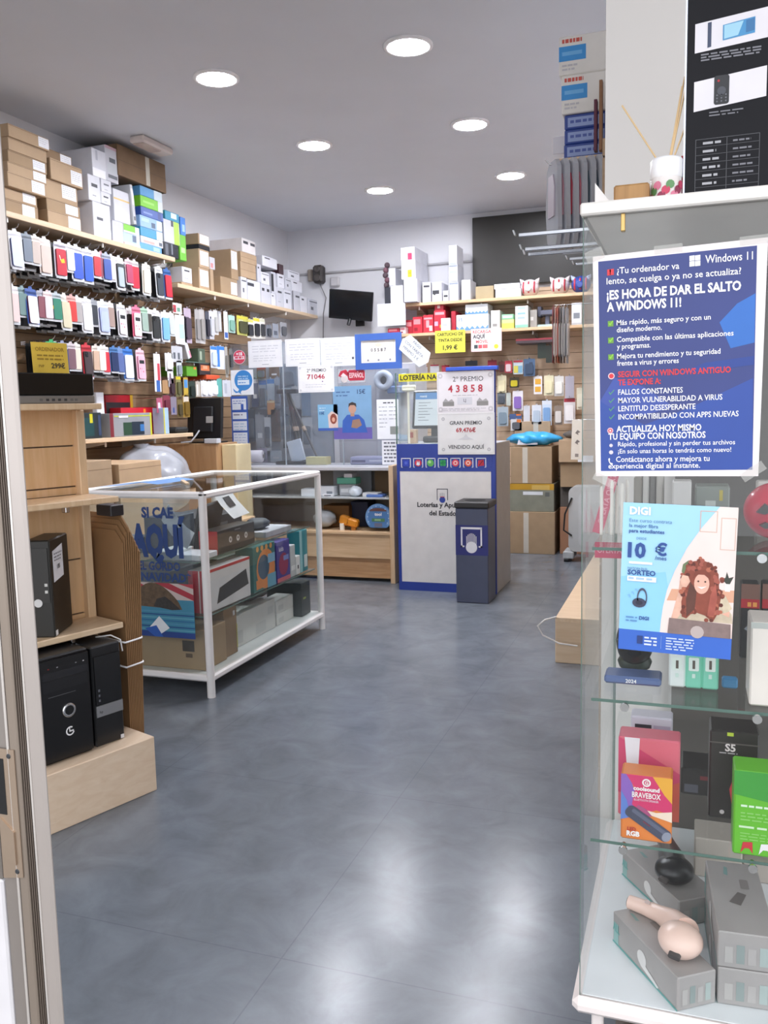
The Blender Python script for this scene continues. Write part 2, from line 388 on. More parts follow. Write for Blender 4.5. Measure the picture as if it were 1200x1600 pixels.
# ------------------------------------------------------------------ boxes: one function for every packed thing
def face_frame(lo, hi, face):
    if face == '+X': return Frame((hi[0], lo[1], lo[2]), (0, 1, 0)), hi[1] - lo[1]
    if face == '-X': return Frame((lo[0], hi[1], lo[2]), (0, -1, 0)), hi[1] - lo[1]
    if face == '+Z': return Frame((lo[0], lo[1], hi[2]), (1, 0, 0), (0, 1, 0)), hi[0] - lo[0]
    return Frame((lo[0], lo[1], lo[2]), (1, 0, 0)), hi[0] - lo[0]
def pack(name, label, cat, lo, hi, face, body, draw=None, sticker=None, group=None, c=.003, tape=None, T=None, sd=1):
    lo, hi = [min(p, q) for p, q in zip(lo, hi)], [max(p, q) for p, q in zip(lo, hi)]
    mb = MB(T).box(lo, hi, body, c); F, w = face_frame(lo, hi, face); h = hi[2] - lo[2]
    if draw: draw(mb, F, w, h)
    o = obj(name, mb, None, label, cat, group)
    if tape:                                            # brown cartons: tape over the joint of the flaps
        t = MB(T); t.fq(F, w * tape - .025, 0 + h * .02, w * tape + .025, h * .98, TAPE, .0012)
        obj('packing_tape', t, o)
    if sticker:
        t = MB(T); x0, y0, x1, y1 = sticker
        t.slab(F, [(w * x0, h * y0), (w * x1, h * y0), (w * x1, h * y1), (w * x0, h * y1)], 0, .0015, PAPER)
        t.lines(F, w * x0 + .006, w * x1 - .006, h * y1 - .012, min(.006, h * .04), max(2, int(h * (y1 - y0) / .016)), .013, C('#c9c9cc'), sd, .0022, .02)
        obj('paper_label', t, o, 'white printed label')
    return o
def seam(col='#6e5236', f=.5, hor=True):
    def d(mb, F, w, h):
        if hor: mb.fq(F, 0, h * f - .0012, w, h * f + .0012, C(col))
        else: mb.fq(F, w * f - .0012, 0, w * f + .0012, h, C(col))
    return d
def bands(*L):
    """printed panels: (x0, y0, x1, y1, colour) as shares of the face"""
    def d(mb, F, w, h):
        for i, (x0, y0, x1, y1, c) in enumerate(L): mb.fq(F, w * x0, h * y0, w * x1, h * y1, c if not isinstance(c, str) else C(c, .4), .0006 + i * .0004)
    return d
def col_left(px0, px1, items, X=-3.87, dep=.28, zb=2.671, edge=None):
    """a stack on a left-hand shelf, written from its top box down"""
    tops = [at(px0, it[0], X=X).z for it in items] + [zb]
    for i, it in enumerate(items):
        py, name, label, cat, body = it[:5]; kw = dict(it[5]) if len(it) > 5 else {}
        z1, z0 = tops[i], tops[i + 1]; dx = kw.pop('dx', 0); dp = kw.pop('dep', dep); a, b = kw.pop('px', (px0, px1))
        zc = (z0 + z1) / 2
        pack(name, label, cat, (X + dx - dp, y_at(a, X, zc), z0 + .0005), (X + dx, y_at(b, X, zc), z1), '+X', body, sd=int(py), **kw)
ctn = 'carton'
g = 'brown flat cartons stacked on the left shelf'
lab = (.72, .12, .98, .92)
nm = ['topmost', 'second from the top', 'third from the top', 'fourth from the top', 'fifth from the top', 'sixth from the top', 'lowest']
A = [(192, (13, 77), KRAFT, lab), (212, (15, 75), KRAFT, None), (232, (15, 76), KRAFT2, (.62, .1, .94, .9)), (251, (13, 74), KRAFT, (.64, .1, .97, .9)), (268, (10, 71), KRAFT, (.6, .1, .94, .9)), (291, (4, 62), KRAFT, (.6, .15, .95, .95)), (309, (4, 63), KRAFT2, (.56, .1, .9, .9))]
col_left(13, 77, [(py, 'carton', f'flat brown carton, {nm[i]} of the first carton stack on the high shelf', ctn, m, dict(px=p, sticker=s, group=g, draw=seam(f=.9), dx=(.0, -.01, -.012, -.005, .01, -.02, -.015)[i])) for i, (py, p, m, s) in enumerate(A)])
Bk = [(229, (77, 118), KRAFT3, (.55, .12, .96, .9)), (245, (79, 129), KRAFT, (.62, .1, .97, .75)), (278, (75, 125), KRAFT, (.5, .25, .95, .95)), (308, (75, 127), KRAFT2, (.55, .1, .93, .9)), (327, (75, 127), KRAFT, (.6, .08, .97, .92))]
n5 = ['topmost', 'second from the top', 'middle one', 'second from the bottom', 'lowest']
col_left(77, 127, [(py, 'carton', f'flat brown carton, {n5[i]} of the second carton stack on the high shelf', ctn, m, dict(px=p, sticker=s, group=g, draw=seam(f=.92), dx=(-.03, 0, -.02, -.01, 0)[i])) for i, (py, p, m, s) in enumerate(Bk)])
tick = lambda c='#3a3c44': bands((.25, .55, .75, .68, c), (.3, .2, .6, .24, '#9a9ca4'))
WB, WB2 = C('#d9dae1', .45), C('#c9cad2', .45)
bx = 'box'
col_left(146, 172, [
    (231, 'product_box', 'large white box at the top of the pile of white boxes beside the brown cartons', bx, WB, dict(px=(144, 166), dep=.34, draw=bands((.25, .6, .4, .95, '#b9bbc6'), (.0, .0, .9, .3, '#f4f4f8')))),
    (274, 'product_box', 'slim white box with a dark side in the middle of the near white pile', bx, WB, dict(px=(138, 157), draw=tick(), dep=.3)),
    (314, 'product_box', 'large white box with small black print standing on the high left shelf', bx, WB, dict(px=(146, 173), dep=.3, draw=bands((.2, .5, .55, .58, '#3f434c'), (.65, .05, .98, .3, '#ffffff'))))])
col_left(165, 184, [(226, 'product_box', 'upright white box with grey print and pinkish rim near the big brown carton', bx, WB2, dict(dep=.2, draw=bands((0, .92, 1, 1, '#c9a9b4'), (.3, .55, .8, .68, '#5c6068'), (.15, .1, .9, .2, '#6b6f77'), (.1, .25, .9, .5, '#c6cbd0')))),
                    (281, 'product_box', 'small white box with grey lettering below the upright white box', bx, WB, dict(px=(158, 174), draw=tick('#777b85'))),
                    (301, 'product_box', 'small white box directly above the big white box on the high left shelf', bx, WB, dict(px=(158, 173), draw=tick()))], zb=at(158, 317, X=-3.87).z)
col_left(178, 203, [(294, 'product_box', 'white box with a thin yellow band in the middle of the high left shelf', bx, WB, dict(draw=bands((0, .68, 1, .73, '#e2c377')))),
                    (344, 'product_box', 'small plain white box under the box with the yellow band', bx, WB2, dict(px=(176, 193)))], zb=2.672)
col_left(193, 218, [(349, 'product_box', 'white and bright green box in the lower middle of the high left shelf', bx, C('#dfe3e4'), dict(draw=bands((0, .25, .72, 1, '#74c028')))),
                    (362, 'product_box', 'pale blue adapter box under the green and white box', bx, C('#b6cfe4'), dict(draw=bands((.55, .2, .8, .9, '#5a6e88'), (.8, 0, 1, 1, '#dde6ec')))),
                    (377, 'product_box', 'low pinkish white box at the shelf edge under the pale blue box', bx, C('#e9d5d0'), dict(dx=.01, draw=bands((.6, .1, .95, .9, '#f3f5fb'))))])
for k, (a, py, d) in enumerate(((207, 291, .02), (211, 294, .0), (215, 298, -.02))):
    z0 = at(a, 351, X=-3.87).z; yy = y_at(a, -3.87, 2.75); T = Matrix.Translation((0, yy, z0)) @ Matrix.Rotation(.1, 4, 'X') @ Matrix.Translation((0, -yy, -z0))
    pack('accessory_pack', f'grey flat pack leaning beside the blue boxes up high, {ORD[k]} from the left', 'box', (-4.05, yy, z0), (-3.87 + d, yy + .03, at(a, py, X=-3.87).z), '+X', (LGREY, GREY, LGREY)[k], bands((.1, .5, .9, .9, '#e7e7ea'), (.2, .1, .8, .2, '#55585e')), T=T)
blu = [(289, 'pale blue and white box topmost of the blue stack below the big brown carton', '#5f9fd2', ((.62, 0, 1, 1, '#cfdde6'),)), (304, 'bright green banded box in the blue stack on the high left shelf', '#7ccb2f', ((.78, 0, 1, 1, '#d4dcd9'), (.1, .4, .6, .6, '#a5e06d'))),
       (321, 'dark blue banded box in the middle of the blue stack on the high left shelf', '#3557a8', ((.1, .3, .5, .5, '#7d97cf'), (.75, .1, .9, .9, '#2b4384'))), (335, 'light blue box with a picture of a plug in the blue stack', '#8fb4df', ((.5, .15, .68, .6, '#3d5573'), (.75, .1, 1, .9, '#d5dfea'), (.05, .5, .4, .8, '#aecbe9'))),
       (353, 'teal box in the lower part of the blue stack on the high left shelf', '#2f93bb', ((.72, 0, 1, 1, '#d9dee3'),)), (367, 'white and pink box in the lower part of the blue stack', '#dfdbe0', ((.1, .15, .6, .5, '#d9a7a0'), (.8, .2, .95, .7, '#55606e'))), (378, 'blue box at the bottom of the blue stack on the high left shelf', '#5fa3da', ((.6, .2, .9, .8, '#a6cbe9'),))]
col_left(219, 253, [(py, 'product_box', l, bx, C(c, .4), dict(draw=bands(*b), px=(219 + (i % 3) * .7, 253 + (i * 7 % 3)))) for i, (py, l, c, b) in enumerate(blu)])
zt = max(at(184, 274, X=-3.87).z, at(219, 289, X=-3.87).z) + .003
pack('carton', 'long dark brown carton lying on top of the blue and white boxes', ctn, (-4.17, y_at(185.5, -3.87, 3), zt), (-3.86, y_at(260, -3.87, 3), zt + .215), '+X', C('#7b6249', .75, vary=.1), seam('#4f3c2b'), tape=.6)
col_left(256, 279, [(327, 'product_box', 'small teal box at the far end of the nearer high shelf, topmost there', bx, C('#3c94b4'), dict(px=(258, 280), draw=bands((.4, .3, .8, .9, '#cfe2ea')))),
                    (341, 'product_box', 'white and lime green box at the far end of the nearer high shelf', bx, WB2, dict(px=(256, 281), draw=bands((.62, 0, .95, 1, '#a9cf3d'), (.45, .75, .6, 1, '#3a3c44')))),
                    (377, 'product_box', 'black and clear pack under the white and lime green box', bx, C('#2c2f36', .25), dict(draw=bands((.1, .1, .3, .9, '#585d69'), (.5, .2, .6, .95, '#787d88'))))])
col_left(281, 291, [(338, 'product_box', 'narrow blue box at the very far end of the nearer high shelf', bx, C('#3f7fd0'), dict(dep=.2, draw=bands((.3, .2, .8, .6, '#9cc4ec')), px=(282, 290))),
                    (366, 'product_box', 'narrow bright green box below the narrow blue box', bx, C('#6fbf3a'), dict(dep=.2, draw=bands((.2, .3, .8, .5, '#b8e39a'))))])
# farther high shelf
Z2 = 2.478
def far(px0, px1, py, pyb, name, label, body, draw=None, sticker=None, X=-3.87, dep=.26, on=None):
    z0 = Z2 + .001 if on is None else on; z1 = at(px0, py, X=X).z; zc = (z0 + z1) / 2
    pack(name, label, bx if name != 'carton' else ctn, (X - dep, y_at(px0, X, zc), z0), (X, y_at(px1, X, zc), z1), '+X', body, draw, sticker, sd=px0 + py)
    return z1 + .001
p1 = bands((.2, .72, .75, .82, '#33353c'), (.2, .25, .6, .29, '#a4a6b0')); p2 = bands((.15, .75, .5, .85, '#2f3138')); p3 = bands((.25, .3, .5, .5, '#5b5e68'), (.1, .8, .9, .86, '#4c4f58'))
z = far(284, 301, 440, 0, 'carton', 'flat brown carton under the white box at the near end of the farther high shelf', KRAFT)
far(285, 300, 416, 0, 'product_box', 'white box with black print on a flat carton, near end of the farther high shelf', WB, p1, on=z)
st = (.1, .15, .9, .9)
z = far(311, 327, 417, 0, 'carton', 'brown carton with white label, lowest of the narrow stack on the farther high shelf', KRAFT, None, st)
z = far(311, 327, 388, 0, 'carton', 'brown carton with white label, middle of the narrow stack on the farther high shelf', KRAFT, None, st, on=z)
z = far(311, 328, 381, 0, 'black_net_bag', 'flattened black bundle between two brown cartons on the farther high shelf', C('#26262a', .8), on=z, dep=.34)
far(310, 327, 364, 0, 'carton', 'brown carton with white label, topmost of the narrow stack on the farther high shelf', KRAFT2, None, (.1, .1, .95, .95), on=z)
z = far(329, 334, 420, 0, 'product_box', 'narrow tan box behind the narrow stack of brown cartons', KRAFT)
far(328, 336, 401, 0, 'product_box', 'little white and red box on the narrow tan box', WB2, bands((.1, .1, .6, .5, '#c98a8a')), on=z)
z = far(345, 371, 431, 0, 'carton', 'large brown carton at the foot of the big carton pile on the farther high shelf', KRAFT2, None, (.6, .1, .96, .8))
z = far(361, 372, 389, 0, 'carton', 'tall brown carton with a white label in the big carton pile', KRAFT2, None, (.05, .35, .85, .95), on=z)
z2 = far(377, 386, 432, 0, 'product_box', 'upright white box right of the large brown carton', WB, p3)
z3 = far(376, 400, 408, 0, 'carton', 'brown carton under another one at the far side of the big carton pile', KRAFT, seam(), on=z2)
z3 = far(376, 401, 392, 0, 'carton', 'brown carton right below the white lidded box of the big carton pile', KRAFT, seam(), on=z3)
far(378, 399, 371, 0, 'product_box', 'wide white box with two small black marks crowning the big carton pile', C('#e6e1e0', .4), bands((.1, .62, .45, .82, '#44454b'), (.62, .62, .95, .82, '#44454b')), on=z3, dep=.42)
W = [(387, 407, 436, 'white box with a dark open slot next to the brown cartons', bands((0, .7, .5, .85, '#3c3e46'))), (408, 423, 443, 'white box with two black marks in the lower row of white boxes', bands((.1, .65, .35, .8, '#2b2d33'), (.6, .65, .85, .8, '#2b2d33'))), (424, 431, 458, 'narrow white box in the lower row of white boxes', p2),
     (432, 443, 448, 'white box with small print third in the lower row of white boxes', p1), (444, 455, 452, 'pale box with grey print in the lower row of white boxes', p3), (457, 469, 454, 'pale box with dark left edge near the far corner', bands((0, 0, .1, 1, '#2f3138'), (.4, .7, .9, .8, '#3d4048'))), (470, 480, 462, 'low pale box near the far corner of the farther high shelf', p2), (482, 497, 466, 'last white box at the far end of the farther high shelf', p3)]
tops = [far(a, b, py, 0, 'product_box', l, (WB, WB2)[i % 2], d) for i, (a, b, py, l, d) in enumerate(W)]
U = [(402, 408, 412, 0, 'white box standing above the slotted white box', p2), (408, 421, 424, 1, 'white box with an open lid in the middle layer of white boxes', p3), (424, 431, 424, 2, 'small black and white box in the middle layer of white boxes', bands((0, .1, .5, .9, '#26272c'))), (434, 444, 427, 3, 'white box with dark stripe in the middle layer of white boxes', p1), (446, 455, 434, 4, 'white box with rounded print in the middle layer of white boxes', p3), (456, 472, 437, 5, 'wide white box in the middle layer toward the far corner', p2)]
t2 = [far(a, b, py, 0, 'product_box', l, (WB2, WB)[i % 2], d, on=tops[k]) for i, (a, b, py, k, l, d) in enumerate(U)]
far(410, 433, 398, 0, 'product_box', 'wide white box topmost of the far white boxes', WB, p2, on=max(t2[1], t2[0]))
far(450, 468, 421, 0, 'product_box', 'white cube shaped box topmost toward the far corner', WB, p3, on=max(t2[4], t2[5]))
far(436, 443, 412, 0, 'product_box', 'small dark red and black box on top of the far white boxes', C('#3a1f28', .3), on=t2[3])

# ------------------------------------------------------------------ phone cases hanging in rows
def rounded(w, h, r, n=4):
    P = []
    for cx, cy, a in ((w / 2 - r, r, -90), (w / 2 - r, h - r, 0), (-w / 2 + r, h - r, 90), (-w / 2 + r, r, 180)):
        for k in range(n + 1): t = math.radians(a + 90 * k / n); P.append((cx + r * math.cos(t), cy + r * math.sin(t)))
    return P
_pm = {}
FX = Frame((0, 0, 0), (0, 1, 0))
def pack_meshes(card, case, rim, kind):
    """local meshes, hanging from the origin (hole) and facing +X"""
    k = (card, case, rim, kind)
    if k in _pm: return _pm[k]
    w, H = .1, .225; mb = MB(); cm = C(card, .45)
    mb.slab(FX, [(x, y - H + .012) for x, y in rounded(w, H - .03, .006)], -.001, 0, cm)
    mb.slab(FX, [(-.047, -.034), (.047, -.034), (.047, -.008), (.042, -.003), (.017, -.002), (.013, .012), (-.013, .012), (-.017, -.002), (-.042, -.003), (-.047, -.008)], -.001, 0, cm)
    mb.slab(FX, [(-w / 2 + .004, -H + .016), (w / 2 - .004, -H + .016), (w / 2 - .006, -H + .002), (-w / 2 + .006, -H + .002)], -.001, .004, C('#cfd2d6', .25))
    cs = MB(); P = [(x, y - H + .02) for x, y in rounded(w * .8, .16, .012)]
    cs.slab(FX, P, .0005, .011, C(case, .35), C(rim, .35))
    cm2 = None
    if kind == 'camera':
        cm2 = MB(); cm2.slab(FX, [(x - .018, y - .082) for x, y in rounded(.03, .034, .007)], .0105, .013, C('#1c1d20', .2))
        for dx, dy in ((-.025, -.058), (-.011, -.072)): cm2.lathe((.013, dx, dy), [(.005, 0), (.005, .0012)], C('#3c4048', .15), 10, axis=(1, 0, 0))
    elif kind == 'print':
        cs.fq(FX, -.028, -.1, .028, -.075, C('#1e1f24'), .0116)
        for i in range(5): cs.fd(FX, -.022 + .011 * i, -.135 - .02 * (i % 2), .006, C(('#d65a7a', '#b9b9c4', '#e0a0b0')[i % 3]), .0116, 8)
    elif kind == 'window': cs.slab(FX, [(x, y - .2) for x, y in rounded(.06, .13, .01)], .0108, .0125, C('#b9c6d3', .15))
    elif kind == 'mark':
        cs.fp(FX, [(-.012, -.11), (.02, -.1), (.026, -.125), (-.002, -.13)], C('#e8c020'), .0116); cs.fp(FX, [(-.02, -.085), (-.014, -.083), (-.006, -.11), (-.01, -.115)], C('#f0e6d0'), .0116)
    me = lambda n, b: b and mesh_from(n, b, Vector((0, 0, 0)))
    _pm[k] = (me('backing_card', mb), me('phone_case', cs), me('camera_window', cm2)); return _pm[k]
def put(mesh, name, parent, loc=(0, 0, 0)):
    o = bpy.data.objects.new(name, mesh); COL.objects.link(o); o.parent = parent; o.location = loc; return o
def case_pack(loc, card, case, rim, kind, label, group=None, rz=0, ry=0, sc=1.0):
    t = thing('phone_case_pack', label, 'phone case', loc, group); t.rotation_euler = (0, ry, rz); t.scale = (sc, sc, sc)
    a, b, c = pack_meshes(card, case, rim, kind); put(a, 'backing_card', t); q = put(b, 'phone_case', t)
    if c: put(c, 'camera_window', q)
    return t
hook_me = {}
def hook(x0, x1, y, z, label, up=True):
    k = round(abs(x1 - x0), 3), x1 > x0
    if k not in hook_me:
        s = 1 if x1 > x0 else -1; L = abs(x1 - x0); mb = MB()
        mb.tube([(0, 0, 0), (s * L * .9, 0, .002), (s * L * .97, 0, .008), (s * L, 0, .026)], .0028, CHROME, 6)
        mb.box((-.002 if s > 0 else -.004, -.02, -.018), (.004 if s > 0 else .002, .02, .012), CHROME, .001)
        hook_me[k] = mesh_from('display_hook', mb, Vector((0, 0, 0)))
    o = _link(bpy.data.objects.new('display_hook', hook_me[k]), None, (x0, y, z)); return tag(o, label, 'hook', 'slatwall hooks')
R1 = [(-8, 8, '#e9dcdc', '#d8c6c6', '#c9b4b4', '', 'pale glittery pink'), (14, 37, '#f2f2f6', '#cfd9e6', '#3b4a86', '', 'pale blue navy-rimmed'), (38, 50, '#8d97a3', '#74808f', '#4d5763', '', 'dull blue grey'),
      (51, 63, '#efe8e2', '#c8bab0', '#a39488', '', 'narrow beige'), (62, 83, '#ece2dc', '#d9c3b8', '#c0aa9f', '', 'pinkish beige'), (85, 104, '#d9d7e2', '#c22438', '#8f1626', 'mark', 'red yellow-printed'),
      (105, 115, '#f3f3f5', '#e6e6ea', '#bdbdc4', '', 'plain white narrow'), (112, 129, '#f1f1f6', '#2e55c0', '#1d3a8c', '', 'royal blue'), (129, 147, '#f1f1f6', '#3360cc', '#21429a', '', 'twin bright blue'),
      (147, 156, '#eeecef', '#c4343f', '#93212b', '', 'red white-carded'), (157, 164, '#d8a0ac', '#9a5a68', '#5d343d', '', 'dusty pink'), (161, 173, '#aab2c4', '#3a56a4', '#24376e', '', 'slate blue'),
      (173, 180, '#efe9ec', '#d8cdd2', '#8a6a74', '', 'white and mauve'), (179, 197, '#f3f3f4', '#2e3236', '#202226', 'window', 'black windowed'), (198, 206, '#e0c9d0', '#b1385f', '#7d2442', '', 'maroon pink'),
      (205, 217, '#dcd6d8', '#cf2f45', '#9c2032', '', 'bright red glossy'), (217, 243, '#f4f1e9', '#efe9da', '#d6ceba', '', 'large cream white'), (243, 256, '#f0f2f4', '#3a424c', '#24292f', 'camera', 'dark grey camera-windowed'), (256, 269, '#2e62a8', '#c72a3c', '#8d1c2a', '', 'red blue-headed')]
R2 = [(-6, 5, '#f2f2f2', '#e9e9ec', '#c3c3c8', '', 'white edge-on'), (7, 33, '#f0eef0', '#eed3d0', '#d9bdbb', '', 'pale pink clear-framed'), (33, 41, '#8fa7ab', '#74918f', '#4f6a6a', '', 'grey teal'), (39, 59, '#3c5ea8', '#e3e3ec', '#6f3550', '', 'white purple-rimmed'),
      (60, 73, '#b7b9c4', '#8d5460', '#5f3540', '', 'reddish grey'), (71, 80, '#f0dcdc', '#e3d6da', '#b99aa4', '', 'pinkish white'), (76, 86, '#d6dde8', '#4f555c', '#33373c', 'mark', 'dark grey yellow-printed'), (84, 94, '#b9c4c8', '#2f8068', '#1d5a48', '', 'deep green'),
      (95, 112, '#e6e3d8', '#cfc8ac', '#a9a28a', '', 'straw beige'), (110, 117, '#e7b5ae', '#cf3f3c', '#a12b29', '', 'coral red'), (117, 128, '#e2e0e0', '#a9a5a4', '#7d7977', '', 'mid grey'), (128, 146, '#f4f4f6', '#ececf0', '#c9c9d0', '', 'snow white'),
      (145, 152, '#9da1a8', '#343a42', '#23282e', '', 'charcoal'), (152, 171, '#dfe4ec', '#a9b4d8', '#5a5f96', 'window', 'pale violet blue'), (170, 178, '#e9e0dc', '#a58f86', '#75625a', '', 'brown and beige'), (179, 203, '#f3f2f4', '#dcd9dd', '#8c8890', 'print', 'white large doodle-printed'),
      (205, 223, '#e87a98', '#f0ecef', '#d2667f', 'print', 'pink-headed doodle-printed'), (222, 230, '#a8ccb4', '#9ab0a4', '#63756b', '', 'grey green'), (229, 236, '#e6e6e6', '#4a4742', '#2d2b28', '', 'brown black'), (233, 253, '#f3f3f4', '#2b2f31', '#1a1c1e', 'camera', 'matt black white-carded'),
      (252, 267, '#eef0f6', '#79b4e8', '#4b84bd', '', 'sky blue'), (265, 272, '#e7e9ea', '#c4cbc9', '#93a09d', '', 'pale silver')]
R3 = [(73, 92, '#3fae6b', '#e9eef0', '#b5bcc0', 'mark', 'white green-headed'), (92, 107, '#9aa3bd', '#33436f', '#222e50', '', 'navy blue'), (107, 118, '#d6ccd0', '#7d5f68', '#553d45', '', 'mauve grey'), (117, 126, '#f2efe8', '#e4dccb', '#bfb6a2', '', 'ivory'),
      (125, 146, '#c4303c', '#44383a', '#2b2224', 'camera', 'black red-carded'), (147, 156, '#eae0d6', '#d0b39c', '#a78b76', '', 'tan'), (155, 164, '#f3f0ea', '#ece6da', '#c8c0b0', '', 'cream narrow'), (160, 172, '#f1eaea', '#c9303f', '#97202d', '', 'crimson white-carded'),
      (173, 184, '#4f7fb8', '#22345e', '#16223f', '', 'midnight blue'), (184, 195, '#6f93c8', '#566aa0', '#3b4a75', '', 'steel blue'), (193, 209, '#3f7ed0', '#dfe3ee', '#8f9fc4', '', 'white blue-headed'), (211, 229, '#f3c9d6', '#e9b6c8', '#c47d96', 'print', 'pink patterned')]
BEH = [('#1f2022', '#2a2b2e', '#18191b', 'black'), ('#d9d6d6', '#3b3734', '#24211f', 'dark brown'), ('#e6e6ea', '#8f8f96', '#5c5c63', 'grey'), ('#2a2a2d', '#1f2023', '#141416', 'jet black')]
def row(R, z, rn, sc=1.0, X=-3.85, nb=4):
    for i, (a, b, card, case, rim, kind, d) in enumerate(R):
        y0, y1 = y_at(a, X, z - .11), y_at(b, X, z - .11); y = (y0 + y1) / 2; w = max(.82, min(1.04, (y1 - y0) / .098)) * sc
        r = random.Random(i * 31 + int(z * 100)); hx = X - r.random() * .012
        hook(XL + .03, X + .03, y, z + .011, f'metal hook of the {rn} row carrying the {d} phone case')
        case_pack((hx, y, z), card, case, rim, kind, f'{d} phone case pack at the front in the {rn} row of cases', 'phone case packs on the left wall', rz=r.uniform(-.14, .03), ry=r.uniform(-.05, .02), sc=w)
        for k in range(nb):
            c = BEH[(0, 3, 0, 3, 1, 2)[r.randrange(6)]]
            case_pack((hx - .05 * (k + 1) - r.random() * .012, y + r.uniform(-.006, .006), z - r.random() * .01), c[0], c[1], c[2], '', f'{c[3]} phone case pack, {("first", "second", "third", "fourth")[k]} behind the {d} one in the {rn} row', 'phone case packs on the left wall', rz=r.uniform(-.12, .05), ry=r.uniform(-.06, .02), sc=max(w, .93))
row(R1, 2.565, 'top'); row(R2, 2.235, 'middle'); row(R3, 1.925, 'lower', nb=3)
# ------------------------------------------------------------------ smaller hanging packs (left wall far part, back wall, behind the screen)
def hang_pack(lo, hi, face, label, body, art=(), header=None, item=None, group='hanging accessory packs', hk=True, tilt=0, hook_len=.05):
    """thin blister pack: card with printed header, raised clear blister and hook hole; lo/hi = face corners"""
    (x0, z0), (x1, z1) = lo, hi; F = face; w, h = x1 - x0, z1 - z0
    G = Frame(F.p(x0, z0), F.r * math.cos(tilt) + F.u * math.sin(tilt), F.u * math.cos(tilt) - F.r * math.sin(tilt))
    mb = MB(); mb.slab(G, [(x + w / 2, y) for x, y in rounded(w, h, min(w, h) * .06)], -.002, 0, body)
    for i, (a, b, c, d, col) in enumerate(art): mb.fq(G, w * a, h * b, w * c, h * d, C(col, .4), .0008 + .0006 * i)
    if header: mb.fq(G, w * .02, h * .84, w * .98, h * .985, C(header, .35), .001)
    mb.slab(G, [(w * .42, h), (w * .58, h), (w * .58, h * 1.05), (w * .42, h * 1.05)], -.002, 0, body)
    o = obj('hanging_pack', mb, None, label, 'pack', group)
    if item:
        b = MB(); P = [(w / 2 + x, h * .12 + y) for x, y in rounded(w * .7, h * .6, min(w, h) * .14)]
        b.slab(G, P, .001, .014, C(item, .3)); obj('packed_item', b, o)
    if hk:
        p = G.p(w / 2, h * 1.02, -.002); q = p - F.n * hook_len; b = MB(); b.tube([q, p + F.n * .02, p + F.n * .03 + Vector((0, 0, .015))], .0025, CHROME, 6)
        tag(obj('display_hook', b), f'metal hook holding the {label}'[:150] if len(label.split()) < 12 else 'metal hook holding the ' + ' '.join(label.split()[:11]), 'hook', 'slatwall hooks')
    return o
FL = Frame((-3.87, 0, 0), (0, 1, 0))                 # left wall, measured 33 cm off the wall
def lp(px0, py0, px1, py1, X=-3.9):
    zc = at((px0 + px1) / 2, (py0 + py1) / 2, X=X).z
    return (y_at(px0, X, zc), at((px0 + px1) / 2, py1, X=X).z), (y_at(px1, X, zc), at((px0 + px1) / 2, py0, X=X).z)
def left_pack(px0, py0, px1, py1, label, body, art=(), header=None, item=None, X=-3.9, tilt=0):
    lo, hi = lp(px0, py0, px1, py1, X)
    hang_pack(lo, hi, Frame((X, 0, 0), (0, 1, 0)), label, C(body, .4), art, header, item, tilt=tilt, hook_len=X + 4.17)
